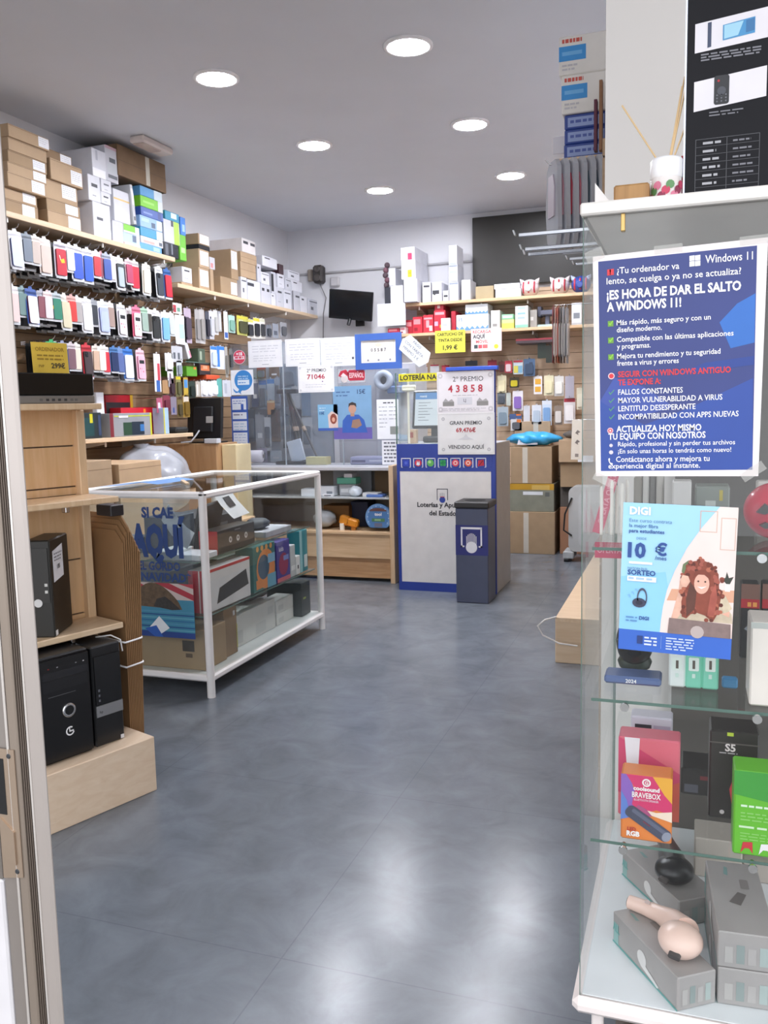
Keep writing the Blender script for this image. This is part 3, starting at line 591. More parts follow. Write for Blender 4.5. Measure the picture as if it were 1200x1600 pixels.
E1 = [((270, 474, 284, 490), 'white and red square pack above the mint pack, far part of the left wall', '#eceae8', ((.02, .1, .35, .8, '#b03a44'), (.45, .2, .8, .6, '#6f9c86')), None, None), ((274, 493, 291, 538), 'large white and pale mint pack hanging at the end of the middle row', '#eef2f1', ((.35, .2, .8, .7, '#b9d8cf'),), None, None),
      ((288, 482, 299, 536), 'mauve pack with dark centre hanging beside the mint pack', '#b9a9bb', ((.25, .2, .7, .75, '#3d3446'),), None, '#4a4150'), ((305, 484, 312, 536), 'silver grey strip pack, left of a grey pair', '#a9a7a6', (), None, '#8d8b8a'), ((312, 484, 320, 537), 'silver grey strip pack, right of a grey pair', '#b8b5b3', (), None, '#97948f'),
      ((321, 487, 327, 530), 'navy black cable pack hanging under the far high shelf', '#4a4d59', (), None, '#2a2c38'), ((327, 486, 334, 530), 'white and navy cable pack hanging under the far high shelf', '#d3d4da', ((.2, .1, .5, .8, '#34384e'),), None, '#c2c4cc'), ((334, 485, 341, 523), 'white angled cable pack hanging under the far high shelf', '#dcdcdc', (), None, '#b9b9b6'),
      ((340, 487, 346, 518), 'grey and white striped pack hanging under the far high shelf', '#b5b6ba', ((.5, .1, .8, .9, '#e5e5e8'),), None, None), ((350, 487, 356, 530), 'narrow white pack with a blue foot hanging under the far high shelf', '#eceef4', ((.1, .05, .9, .25, '#3f66b4'),), None, None), ((357, 493, 367, 520), 'pale mint pack beside the narrow white pack', '#b5d8cf', ((.4, .3, .9, .7, '#e9f2ee'),), None, '#7fae9d'),
      ((370, 494, 388, 524), 'yellow green pack with dark gadget hanging near the desk screen', '#c9c86e', ((.2, .2, .55, .8, '#d9d9b0'),), '#d8d04a', '#4a4c33'), ((386, 499, 396, 528), 'white charger pack, first of the white trio near the desk screen', '#eceae0', (), '#e2dc70', '#33353a'), ((396, 497, 406, 529), 'white charger pack, second of the white trio near the desk screen', '#eceae2', (), '#e8d848', '#2b2d33'), ((406, 498, 414, 529), 'white charger pack, third of the white trio near the desk screen', '#eeece4', (), '#d9d9c0', '#3c3e42'),
      ((416, 508, 424, 527), 'small grey pack right of the white charger packs', '#7e838c', (), None, '#41464e'), ((426, 506, 435, 528), 'blue grey pack right of the white charger packs', '#9aa0ab', ((.2, .2, .8, .5, '#5f6672'),), None, None), ((438, 504, 448, 527), 'last grey pack before the back corner on the left wall', '#a3a5aa', (), None, '#5c5e63'),
      ((241, 553, 251, 612), 'long white and red pack hanging beside the pink patterned case', '#eeecec', ((.5, .3, .9, .75, '#c9404e'), (.25, .0, .8, .3, '#3f6cb8')), None, None), ((258, 552, 270, 580), 'white cable pack hanging beside the long white and red pack', '#eff0f2', (), None, '#f6f6f8'), ((262, 578, 271, 605), 'white cable plug pack below the white cable pack', '#e9eaec', ((.3, .1, .6, .8, '#7d6f7c'),), None, None), ((268, 541, 285, 566), 'clear grey pack with small parts, above the cable packs', '#c3c5ca', ((.15, .2, .35, .6, '#5f656d'), (.55, .2, .75, .6, '#5f656d')), None, None),
      ((276, 564, 284, 588), 'clear silver cable pack hanging below the grey pack with parts', '#c8cfd4', (), None, '#8b959c'), ((329, 541, 339, 575), 'blue headed white pack, left of the blue pair near the round red sticker', '#dfe5ef', (), '#3f86d8', '#c9d4e4'), ((339, 541, 351, 577), 'blue and white pack, right of the blue pair near the round red sticker', '#dfe6f2', ((0, .1, .35, 1, '#3f86d8'),), '#3f86d8', None),
      ((352, 542, 356, 590), 'grey stylus pack hanging next to the blue pair', '#b9b6ae', (), None, '#8d8a82'), ((358, 545, 363, 578), 'dark grey cable pack behind the round red sticker', '#77756f', (), None, '#3f3d3a'), ((254, 594, 264, 615), 'small kraft pack hanging over the radio shelf', '#b08a60', (), None, None), ((265, 592, 272, 618), 'maroon pack hanging over the radio shelf', '#5a3a48', (), None, '#3c2631'),
      ((275, 588, 283, 620), 'yellow headed olive tool pack over the radio shelf', '#8d8a5a', (), '#d9c52a', '#5a5838'), ((287, 590, 294, 622), 'blue and yellow tool pack over the radio shelf', '#c8a83e', ((.1, .5, .9, .9, '#4f8fcf'),), None, None), ((295, 596, 305, 622), 'dark green tool pack over the radio shelf', '#2f3f33', (), None, '#1f2a22'), ((306, 596, 313, 620), 'beige and white strip pack over the dark monitor', '#c4bcae', ((.2, .1, .5, .8, '#efece6'),), None, None),
      ((314, 595, 323, 620), 'white plug pack, first of the white packs above the dark monitor', '#eef0f5', (), None, '#fbfbfd'), ((323, 596, 331, 620), 'white plug pack, second of the white packs above the dark monitor', '#f0f1f6', (), None, '#f4f4f9'), ((331, 595, 340, 619), 'white plug pack, third of the white packs above the dark monitor', '#eef0f4', (), None, '#fafafc'), ((339, 592, 347, 620), 'turquoise pack right of the white plug packs', '#6cc0b4', (), None, None), ((348, 594, 361, 620), 'white printed pack right of the turquoise pack', '#e6e7ec', ((.2, .2, .5, .8, '#c9ccd4'),), None, None),
      ((245, 622, 254, 645), 'pink and red trinket pack over the far end of the radio shelf', '#b9607a', ((.2, .3, .6, .7, '#e0d2d8'),), None, None), ((255, 618, 266, 642), 'wine red trinket pack over the far end of the radio shelf', '#8c3a4c', ((.3, .2, .7, .6, '#c9a9b0'),), None, '#6d2a3a'), ((267, 620, 276, 648), 'violet grey trinket pack over the far end of the radio shelf', '#8d8494', ((.3, .1, .6, .4, '#4c5f9a'),), None, None), ((277, 624, 285, 652), 'brown olive trinket pack over the far end of the radio shelf', '#7a6a42', (), None, '#4f452b'), ((286, 618, 296, 652), 'golden brown pack left of the dark monitor', '#a3843c', ((.1, .7, .9, .95, '#dcd4c8'),), None, '#7a612a')]
for (r_, l, b, art, hd, it) in E1: left_pack(*r_, l, b, art, hd, it)
# small glass shelf with boxes among the hanging packs
X = -3.92; (ya, zb), (yb, zt) = lp(284, 562, 322, 566, X)
t = thing('glass_shelf', 'small glass shelf among the hanging packs with a leaning white box', 'shelf', (X - .1, (ya + yb) / 2, zb - .006))
obj('glass_board', MB().box((XL + .031, ya, zb - .006), (X + .03, yb, zb), GLASSG).box((X + .028, ya, zb - .006), (X + .031, yb, zb), GEDGE), t)
obj('bracket', MB().box((XL + .031, (ya + yb) / 2 - .006, zb - .03), (X, (ya + yb) / 2 + .006, zb - .006), CHROME, .002), t)
T = Matrix.Translation((0, ya + .12, zb)) @ Matrix.Rotation(.42, 4, 'X') @ Matrix.Translation((0, -ya - .12, -zb))
pack('product_box', 'white and pink box leaning on the small glass shelf', 'box', (X - .12, ya + .1, zb + .03), (X + .01, ya + .15, zb + .18), '+X', WB, bands((.6, .0, 1, .4, '#d98ca0')), T=T)
pack('product_box', 'dark green box standing on the small glass shelf', 'box', (X - .12, yb - .12, zb + .001), (X, yb - .01, zb + .12), '+X', C('#4b5a48'), bands((.2, .2, .5, .8, '#a3b09a')))
(ya, zb), (yb, zt) = lp(292, 572.5, 308, 588, X)
pack('product_box', 'bright green box hanging below the small glass shelf', 'box', (XL + .031, ya, zb), (X, yb, zt), '+X', C('#5fa32c'), bands((.65, .7, .9, .95, '#e07a3a')))
(ya, zb), (yb, zt) = lp(312, 567, 329, 586, X)
pack('product_box', 'black and orange box fixed beside the bright green box', 'box', (XL + .031, ya, zb), (X, yb, zt), '+X', C('#33292a'), bands((.1, .35, .9, .8, '#d97a48'), (.3, .5, .7, .75, '#e9b28c')))
(ya, zb), (yb, zt) = lp(321, 586, 342, 593, X)
pack('product_box', 'flat orange red box under the black and orange box', 'box', (XL + .031, ya, zb), (X + .01, yb, zt), '+X', C('#d4552c'))

# boxed gadgets on the chest-high shelf
def radio_box(px0, py0, px1, label, body, draw, dep=.16, X=-3.82, name='gadget_box', T=None, on=1.293):
    z1 = at(px0, py0, X=X).z; zc = (on + z1) / 2
    return pack(name, label, 'box', (X - dep, y_at(px0, X, zc), on), (X, y_at(px1, X, zc), z1), '+X', body, draw, T=T)
radio_box(128, 645, 159, 'dark teal black box at the near end of the chest-high shelf', C('#2c3638', .3), bands((.1, .1, .6, .8, '#1f4a4c'), (.4, .6, .55, .95, '#d6cf2a'), (.82, .1, .95, .9, '#3a4a6a')))
radio_box(152, 613, 164, 'upright white panel box standing behind the dark teal box', C('#e6e7ec', .4), bands((.1, .1, .9, .9, '#f1f2f6')), dep=.04, X=-3.99)
z0 = at(166, 645, X=-3.93).z
pack('gadget_box', 'flat black device box with red edge on top at the back of the chest-high shelf', 'box', (-4.16, y_at(166, -4.09, 1.5), 1.293), (-4.09, y_at(208, -4.09, 1.5), at(166, 617, X=-4.09).z), '+X', C('#b5202e', .35), bands((0, .0, .88, .82, '#2f3034'), (.9, .5, 1, 1, '#d8b83a')))
radio_box(172, 646, 237, 'grey window box with a green and blue radio set on the chest-high shelf', C('#9a9ca1', .4), bands((0, 0, .08, 1, '#7f2a34'), (.96, 0, 1, 1, '#cfd23a'), (.1, .85, .96, .9, '#c9cf40'), (.3, .05, .62, .6, '#2c4a34'), (.5, .05, .8, .62, '#23303e'), (.7, .2, .8, .5, '#3a78b8'), (.2, .8, .42, .9, '#e2e2e6')))
radio_box(190, 637, 257, 'red console box with a dark picture behind the radio set box', C('#cf2233', .35), bands((.74, .3, .86, .85, '#3a2a44'), (.9, .55, .96, .75, '#f0d8d8'), (.5, .8, .55, .95, '#e89030')), X=-3.985, dep=.1)
radio_box(256, 637, 264, 'narrow pale blue box at the end of the red console box', C('#a9c8e4', .4), bands((0, .0, .2, 1, '#d8d23a')), X=-3.86, dep=.1)
pack('black_cable_bundle', 'low black tray of coiled cables on the far end of the chest-high shelf', 'tray', (-4.1, 5.95, 1.293), (-3.83, 6.13, 1.34), '+X', C('#1d1f20', .7), c=.015)

# cartons and a bag on the low counter behind the showcase
CT = .601
pack('carton', 'brown carton with a white bow sticker beside the wood display stand', ctn, (-3.95, y_at(136, -3.5, 1.1), CT), (-3.5, y_at(175, -3.5, 1.1), 1.165), '+X', KRAFT, seam(f=.9))
pack('carton', 'lighter brown carton in front of the grey plastic bag', ctn, (-3.9, y_at(186, -3.48, 1.08), CT), (-3.48, y_at(252, -3.48, 1.08), 1.13), '+X', C('#c4a684', .75), seam(f=.93))
rb = random.Random(3); fl = [(rb.uniform(-3, 3), rb.uniform(-3, 3), rb.uniform(-3, 3), rb.uniform(0, 6)) for _ in range(14)]
bagf = lambda d: 1 + .05 * sum(math.sin(3 * (a * d.x + b * d.y + c * d.z) + e) for a, b, c, e in fl) / 2.5
mb = MB().blob((-3.84, 5.6, .925), (.25, .36, .29), C('#a4a7ae', .25, vary=.12, scale=5), 36, 24, bagf); mb.lathe((-3.86, 5.5, .88), [(.02, .27), (.03, .31), (.06, .35)], C('#b4b7bd', .25), 12)
obj('plastic_bag', mb, None, 'crumpled light grey plastic bag lying behind the cartons under the chest-high shelf', 'bag')

# dark monitor seen from behind on the end of the desk
t = thing('monitor', 'black monitor seen from behind on the end of the desk, below the white plug packs', 'monitor', (-3.86, 6.45, 1.2))
T = Matrix.Translation((-3.86, 6.45, 1.2)) @ Matrix.Rotation(math.radians(-4), 4, 'Z') @ Matrix.Rotation(math.radians(-6), 4, 'X') @ Matrix.Translation((3.86, -6.45, -1.2))
obj('screen_housing', MB(T).box((-4.05, 6.42, 1.23), (-3.7, 6.455, 1.575), C('#1b1c1f', .35), .008), t)
obj('back_cover', MB(T).box((-3.98, 6.40, 1.28), (-3.78, 6.422, 1.5), C('#202226', .4), .01), t)
obj('rating_label', MB(T).fq(Frame((-3.87, 6.399, 1.36)), .03, 0, .1, .055, C('#a9a7a4', .5), .0005), t, 'pale rating label')
obj('stand', MB().box((-4.0, 6.38, 1.195), (-3.72, 6.56, 1.208), BLACK, .005).box((-3.9, 6.45, 1.2), (-3.82, 6.48, 1.32), BLACK, .005), t)
obj('video_cable', MB().tube([(-3.9, 6.395, 1.3), (-3.9, 6.34, 1.26), (-3.93, 6.31, 1.212), (-4.02, 6.3, 1.204)], .007, C('#b9bcc4', .4)), t)
pack('adapter_box', 'small white adapter block beside the foot of the black monitor', 'box', (-3.8, 6.3, 1.196), (-3.68, 6.37, 1.235), '-Y', C('#c4c6cc', .4))
# ------------------------------------------------------------------ wood display stand at the left, turned towards the aisle
GA = math.radians(19.5); GU = Vector((math.sin(GA), math.cos(GA), 0)); GN = Vector((math.cos(GA), -math.sin(GA), 0)); GP = Vector((-1.922, 2.722, 0))
# local axes: x = along the stand (0 = far end, negative = nearer), y = away from the aisle, z up
GT = Matrix(((GU.x, -GN.x, 0, GP.x), (GU.y, -GN.y, 0, GP.y), (0, 0, 1, 0), (0, 0, 0, 1)))
t = thing('display_stand', 'light wood slatted display stand with two shelves on a wood plinth by the door', 'display stand', GT @ Vector((-.5, .2, 0)))
W0 = -1.05
obj('plinth', MB(GT).box((W0, 0, 0), (0, .39, .216), wood('#e3cdb4', '#d9bfa3', axis=1), .003), t)
obj('shelf_board', MB(GT).box((W0, .16, .622), (-.0, .36, .645), PINE, .003), t)
obj('shelf_board', MB(GT).box((W0, .14, 1.118), (.0, .36, 1.141), BEECH, .003), t)
obj('top_board', MB(GT).box((W0, .2, 1.472), (-.01, .42, 1.495), BEECH, .003), t)
pm = MB(GT)
for k, (a, b) in enumerate(((.22, .44), (.446, .66), (.666, .88), (.886, 1.118), (1.142, 1.17), (1.176, 1.33), (1.336, 1.472))): pm.box((W0, .372, a), (-.035, .388, b), wood('#d9b58d', '#cda679', axis=2))
pm.box((W0, .38, .216), (-.035, .39, 1.472), C('#5d4a3a', .7)); obj('slatted_panel', pm, t)
obj('end_post', MB(GT).box((-.035, .34, .216), (-.0, .4, 1.472), BEECH, .003), t)
for x in (-.2, -.8):
    for z, y in ((.622, .17), (1.118, .15)): obj('shelf_clip', MB(GT).box((x - .008, y + .02, z - .022), (x + .008, y + .05, z - .001), CHROME, .002), t)

def gbox(lo, hi, m, c=.004): return MB(GT).box(lo, hi, m, c)
GF = lambda x, y, z: Frame(GT @ Vector((x, y, z)), GU, (0, 0, 1))
# black unit with a silver connector strip on the top board
t = thing('desktop_unit', 'glossy black unit with a silver front strip on top of the wood stand', 'computer', GT @ Vector((-.3, .3, 1.4955)))
obj('body', gbox((-.75, .215, 1.525), (-.03, .4, 1.606), C('#141516', .12), .004), t)
s = gbox((-.75, .213, 1.4955), (-.03, .4, 1.5245), C('#8d8984', .35, .5), .003); F = Frame((-.75, .213, 1.4955))
for k, x in enumerate((.5, .525, .548, .572, .597, .622, .64)): s.fq(F, x - .006, .009, x + .006, .018, C('#3e3c3c') if k not in (0, 5, 6) else C('#6a6766'), .0006)
obj('front_strip', s, t, 'silver strip with small sockets')
# yellow price card behind it
T = GT @ Matrix.Translation((-.16, .405, 1.4955)) @ Matrix.Rotation(math.radians(-3), 4, 'X'); mb = MB(T); mb.box((-.0, 0, 0), (.15, .002, .238), C('#efca4c', .6), 0)
F = Frame((0, 0, 0)); ink = C('#a9842a', .6); dk = C('#4e4330', .6)
mb.ft(F, 'ORDENADOR', .075, .205, .014, ink, maxw=.12); mb.lines(F, .02, .13, .185, .006, 2, .014, ink, 3); mb.ft(F, '299€', .105, .14, .019, dk, bold=.03); mb.ft(F, 'PVP', .035, .142, .01, ink)
obj('price_card', mb, None, 'yellow price card reading 299€ standing behind the glossy black unit', 'sign')
# small desktop case on the upper shelf
def tower(label, x0, x1, y0, y1, z0, z1, front, extras, rot=0):
    t = thing('computer_tower', label, 'computer', GT @ Vector(((x0 + x1) / 2, (y0 + y1) / 2, z0)))
    obj('case', gbox((x0, y0, z0), (x1, y1, z1), front, .006), t); F = GF(x0, y0, z0)
    extras(t, F, x1 - x0, z1 - z0); return t
T2 = GT @ Matrix.Translation((-.285, .165, .6455)) @ Matrix.Rotation(math.radians(41), 4, 'Z'); R2 = T2.to_3x3()
tw = thing('computer_tower', 'small black desktop computer with a white label on the upper stand shelf', 'computer', T2 @ Vector((.1, .045, 0)))
obj('case', MB(T2).box((0, 0, 0), (.2, .09, .36), C('#23221f', .4), .005), tw)
F = Frame(T2 @ Vector((0, .09, 0)), -(R2 @ Vector((0, 1, 0))), (0, 0, 1)); w, h = .09, .36
b = MB(); b.slab(F, [(w * .1, h * .36), (w * .9, h * .36), (w * .9, h * .92), (w * .1, h * .92)], .001, .004, C('#2b2a28', .4)); obj('drive_bay', b, tw)
b = MB(); b.fd(F, w * .42, h * .36, w * .17, C('#cfcfcf', .3), .005); obj('round_badge', b, tw); b = MB()
for dy in (.46, .53): b.fq(F, w * .72, h * dy, w * .84, h * (dy + .03), C('#c4c4c0', .4), .005)
obj('power_lights', b, tw)
F = Frame(T2 @ Vector((0, 0, 0)), R2 @ Vector((1, 0, 0)), (0, 0, 1)); b = MB(); b.slab(F, [(.025, .2), (.13, .21), (.13, .33), (.025, .315)], 0, .001, PAPER); b.ft(F, '185', .078, .245, .016, C('#444449'), e=.002); b.lines(F, .035, .12, .3, .005, 3, .012, C('#88888e'), 4, .002)
obj('paper_label', b, tw, 'white price label')
b = MB(); b.fq(F, .005, .004, .03, .024, C('#e9e9ea'), .001); obj('sticker', b, tw)
def ex2(t, F, w, h):
    b = MB(); b.slab(F, [(w * .03, h * .03), (w * .97, h * .03), (w * .97, h * .97), (w * .03, h * .97)], .001, .012, C('#131315', .3)); obj('front_panel', b, t)
    b = MB(); b.fq(F, w * .12, h * .79, w * .93, h * .86, C('#232326', .25), .0125); b.fq(F, w * .12, h * .68, w * .93, h * .78, C('#1c1c1f', .35), .0125); b.fq(F, w * .2, h * .63, w * .7, h * .634, C('#6a6a6e'), .0125)
    for x, c in ((.22, '#8d2222'), (.38, '#9a9aa0'), (.72, '#8d8d92'), (.86, '#d8d8dc')): b.fq(F, w * x, h * .89, w * x + .006, h * .9, C(c), .0125)
    obj('drive_bay', b, t)
    b = MB(); b.lathe(F.p(w * .55, h * .47, .012), [(.026, 0), (.026, .005), (.022, .007), (.017, .006)], CHROME, 28, axis=F.n); b.lathe(F.p(w * .55, h * .47, .013), [(.017, .0055), (.001, .006)], BLACK, 24, axis=F.n); obj('power_ring', b, t, 'chrome ring button')
    b = MB(); b.fd(F, w * .55, h * .27, .017, WHITE, .0128, 24, rin=.012, a0=.9, a1=6.0); b.fq(F, w * .55 - .002, h * .27 - .003, w * .55 + .014, h * .27 + .002, WHITE, .0128); b.fq(F, w * .55 - .004, h * .27 - .003, w * .55 + .0, h * .27 + .013, WHITE, .0128); obj('emblem', b, t, 'white round emblem')
tower('big black tower computer with a chrome ring button on the stand plinth', -.43, -.215, .075, .36, .2165, .607, C('#151517', .35), ex2)
def ex3(t, F, w, h):
    b = MB(); b.slab(F, [(w * .06, h * .42), (w * .94, h * .42), (w * .94, h * .9), (w * .06, h * .9)], .001, .006, C('#17181a', .25)); obj('drive_bay', b, t)
    b = MB(); b.slab(F, [(w * .05, h * .3), (w * .95, h * .3), (w * .95, h * .41), (w * .05, h * .41)], .001, .007, C('#8f9092', .35, .4)); b.ft(F, 'hp', w * .2, h * .335, .01, C('#3a3a3e'), e=.0075); obj('silver_band', b, t, 'silver band across the front')
    b = MB(); b.fq(F, w * .84, h * .01, w * .96, h * .05, C('#d9d9dc'), .001)
    for dy in (.45, .5, .55): b.fq(F, w * .14, h * dy, w * .2, h * (dy + .025), C('#5d5f66'), .0068)
    obj('sticker', b, t)
tower('slim black tower computer with a silver band on the stand plinth', -.2, -.075, .08, .35, .2165, .6, C('#1a1b1d', .3), ex3)
obj('white_cable', MB(GT).tube([(-.1, .2, .6), (-.06, .16, .605), (-.045, .12, .59), (-.052, .1, .55)], .003, C('#d6d4d2')), None, 'thin white cable loop over the slim tower computer', 'cable')
# flattened cartons standing behind the stand
for k in range(9):
    x = .006 + k * .0068; tilt = .015 + .003 * k; T = GT @ Matrix.Translation((x, .3, 0)) @ Matrix.Rotation(tilt, 4, 'Y')
    zt = 1.06 - .02 * abs(k - 3); sg = MB(T); m = (KRAFT2, KRAFT, KRAFT3)[k % 3]
    P = [(.0, 0), (.0, zt - .05), (.05, zt), (.27, zt), (.27, 0)]; FF = Frame(T @ Vector((0, -.13, 0)), T.to_3x3() @ Vector((0, 1, 0)), T.to_3x3() @ Vector((0, 0, 1))); b = MB()
    b.slab(FF, P, 0, .006, m, C('#8d6a46', .8))
    obj('flattened_carton', b, None, f'flattened brown carton in the upright sheaf behind the wood stand, {ORD[k]} from the stand', 'carton', 'sheaf of flattened cartons')
for z, n in ((.56, 'upper'), (.46, 'lower')): 
    b = MB(GT); b.tube([(.004, .162, z), (.082, .162, z + .004), (.088, .172, z + .004), (.088, .462, z), (.004, .462, z)], .004, WHITE, 6, True); obj('packing_string', b, None, f'white cord tied round the flattened cartons, {n} of the two', 'cord')
pack('black_box', 'small black box lying on the upper end of the flattened cartons', 'box', (0, .2, 1.057), (.06, .3, 1.1), '-Y', C('#25252a', .4), T=GT)
# ------------------------------------------------------------------ white framed glass showcase in the middle
SX0, SX1, SY0, SY1, SZ0, SZ1 = -3.06, -2.285, 3.745, 5.17, .1, 1.04
t = thing('glass_showcase', 'low glass showcase with white tube frame standing in the middle of the shop', 'showcase', ((SX0 + SX1) / 2, (SY0 + SY1) / 2, 0))
FW = C('#f1efee', .3)
for x in (SX0, SX1):
    for y in (SY0, SY1): obj('corner_post', MB().tube([(x, y, 0), (x, y, SZ1)], .021, FW, 14), t)
def rails(z, nm):
    for a, b in (((SX0, SY0), (SX1, SY0)), ((SX1, SY0), (SX1, SY1)), ((SX1, SY1), (SX0, SY1)), ((SX0, SY1), (SX0, SY0))):
        obj(nm, MB().box((min(a[0], b[0]) - .018, min(a[1], b[1]) - .018, z - .018), (max(a[0], b[0]) + .018, max(a[1], b[1]) + .018, z + .018), FW, .009), t)
rails(SZ0, 'bottom_rail'); rails(SZ1, 'top_rail')
obj('base_board', MB().box((SX0 + .01, SY0 + .01, SZ0), (SX1 - .01, SY1 - .01, SZ0 + .016), C('#dfe2e2', .4)), t)
gl = GLASS
for nm, a, b in (('front_pane', (SX0, SY0 - .003, SZ0 + .018), (SX1, SY0 + .003, SZ1 - .018)), ('side_pane', (SX1 - .003, SY0, SZ0 + .018), (SX1 + .003, SY1, SZ1 - .018)),
                 ('side_pane', (SX0 - .003, SY0, SZ0 + .018), (SX0 + .003, SY1, SZ1 - .018)), ('top_pane', (SX0, SY0, SZ1 + .006), (SX1, SY1, SZ1 + .012))): obj(nm, MB().box(a, b, gl), t)
def gshelf(x0, x1, y0, y1, z):
    m = MB().box((x0, y0, z - .006), (x1, y1, z), gl); m.box((x1, y0, z - .006), (x1 + .0015, y1, z), GEDGE); m.box((x0, y0 - .0015, z - .006), (x1, y0, z), GEDGE); obj('glass_shelf', m, t)
gshelf(SX0 + .02, SX1 - .03, SY0 + .03, SY1 - .02, .412); gshelf(SX0 + .02, -2.345, SY0 + .03, SY1 - .02, .694)
# clear Christmas-lottery film stuck on the front pane
F = Frame((-2.79, SY0 - .0036, .30), (1, 0, 0)); b = MB(); ink = C('#1d3f7d', .5); W_, H_ = .43, .7
b.fq(F, 0, 0, W_, H_, glass('poster_film', '#e4ecf0', .5, haze=.06), 0)
film = obj('window_poster', b, None, 'clear film poster with blue lettering AQUÍ and a seaside picture on the showcase', 'poster')
b = MB(); b.ft(F, 'SI CAE', .24, .625, .05, ink, bold=.05, sx=.9); b.ft(F, 'AQUÍ', .235, .43, .15, ink, bold=.06, maxw=.33); b.ft(F, 'EL GORDO', .235, .352, .042, ink, bold=.03, maxw=.25); b.ft(F, 'DE NAVIDAD*', .225, .295, .042, ink, bold=.03, maxw=.42)
obj('lettering', b, film, 'blue lettering')
b = MB(); b.fq(F, .0, .02, W_, .285, C('#3d87a4', .4), .0004)
b.fq(F, 0, .2, W_, .285, C('#c9b9b4', .4), .0006)
for k, (p, c) in enumerate((([(0, .285), (.1, .285), (.3, .2), (.2, .2)], '#b23845'), ([(.2, .285), (.29, .285), (.43, .23), (.43, .2)], '#a82f3e'), ([(.34, .285), (.43, .285), (.43, .262)], '#b23845'))): b.fp(F, p, C(c, .4), .0008)
b.fp(F, [(.06, .16)] + [(.06 + .3 * q / 14, .16 + .125 * math.sin(math.pi * (q / 14) ** .8) ** .8) for q in range(1, 14)] + [(.36, .15)], C('#5f4c38', .5, vary=.3, scale=40), .001)
b.fp(F, [(.19, .16), (.21, .2), (.26, .215), (.3, .19), (.35, .15), (.3, .145)], C('#33302e', .5, vary=.3, scale=60), .0012)
for k in range(8): b.fq(F, 0, .02 + .016 * k, W_, .027 + .016 * k, C(('#2a6a9a', '#5d9fb4', '#1f4f86', '#4d8fb0')[k % 4], .4), .0012)
b.fq(F, .0, .0, W_, .03, C('#1f3f86', .4), .0014); b.fp(F, [(.16, .05), (.22, .11), (.28, .05), (.2, 0)], C('#e6e9ee', .4), .0016); b.fp(F, [(.13, .04), (.2, .06), (.24, .0), (.19, -.0)], C('#2a5ab0', .4), .0018)
obj('printed_picture', b, film, 'seaside picture in brown, red and blue')
def sc(name, label, lo, hi, face, body, draw=None, cat='box', **k): return pack(name, label, cat, lo, hi, face, body, draw, **k)
S1, S2, S0 = .413, .695, .117
# upper shelf
def disks(mb, F, w, h):
    for k, x in enumerate((.33, .53, .75)): mb.fd(F, w * x, h * (.5 if k != 1 else .48), h * .14, C('#cfcfd4', .4), .0008, 16); mb.fd(F, w * x, h * .5, h * .06, C('#54545a', .4), .0012, 12)
    mb.fq(F, w * .45, h * .85, w * .6, h * .9, C('#8d8d92'), .001)
o = sc('speaker_box', 'black box with three pale round marks and a red end in the showcase', (-2.47, 4.0, S2), (-2.36, 4.42, S2 + .125), '+X', C('#232326', .35), disks)
b = MB().box((-2.471, 3.996, S2 + .001), (-2.359, 4.0, S2 + .124), C('#b3202c', .35)); obj('red_end', b, o, 'red end')
T = Matrix.Translation((-2.56, 4.2, S2 + .006)) @ Matrix.Rotation(.25, 4, 'Y') @ Matrix.Rotation(.1, 4, 'Z'); mb = MB(T).box((-.012, -.17, 0), (.012, .14, .26), C('#2a2b2f', .4), .006)
obj('tablet', mb, None, 'dark tablet-like panel leaning inside the showcase behind the black box with three marks', 'tablet')
def leaf(name, label, pts, w, m=PAPER, art=None):
    b = MB(); n = len(pts); d = Vector(w); vs = [Vector(p) for p in pts] + [Vector(p) + d for p in pts]
    b.add(vs, [(k, k + 1, n + k + 1, n + k) for k in range(n - 1)], m, True)
    if art: art(b)
    return obj(name, b, None, label, 'paper')
leaf('leaflet', 'white curved leaflet with a small dark picture standing in the showcase above the black box', [(-2.44, 4.33, .845), (-2.445, 4.31, .86), (-2.475, 4.25, .93), (-2.5, 4.2, 1.01)], (.0, .19, 0.012),
     art=lambda b: b.add([(-2.462, 4.33, .91), (-2.462, 4.40, .915), (-2.485, 4.36, .975), (-2.485, 4.29, .97)], [(0, 1, 2, 3)], C('#4a4b50', .5)))
leaf('leaflet', 'white bent leaflet with grey print near the front corner of the showcase', [(-2.52, 3.8, .99), (-2.46, 3.79, .92), (-2.41, 3.79, .87), (-2.36, 3.78, .845)], (-.06, .02, -.09),
     art=lambda b: b.add([(-2.515, 3.795, .982), (-2.47, 3.787, .93), (-2.495, 3.787, .91), (-2.54, 3.795, .96)], [(0, 1, 2, 3)], C('#b9bcc6', .5)))
sc('gadget_box', 'flat white box lying near the front corner on the upper shelf of the showcase', (-2.5, 3.8, S2), (-2.35, 3.98, S2 + .03), '+X', WB)
sc('gadget_box', 'flat green and white box under the bent leaflet on the upper shelf of the showcase', (-2.62, 3.79, S2), (-2.5, 3.99, S2 + .045), '-Y', C('#d3d6d4'), bands((0, .0, .5, .5, '#4f7a52')))
sc('gadget_box', 'white box with a yellow tag at the left front of the upper showcase shelf', (-2.98, 3.84, S2), (-2.8, 4.05, S2 + .09), '-Y', C('#8c8f94'), bands((.3, .3, .8, .95, '#d8c92a')))
sc('gadget_box', 'dark grey flat box pile at the back of the upper showcase shelf', (-2.95, 4.3, S2), (-2.62, 4.75, S2 + .15), '+X', C('#3a3d44'), bands((.1, .4, .6, .7, '#62666e')))
sc('gadget_box', 'slate coloured box behind the lettering on the upper showcase shelf', (-2.78, 3.95, S2), (-2.62, 4.2, S2 + .2), '-Y', C('#3a4350'), bands((.1, .5, .8, .8, '#26303e')))
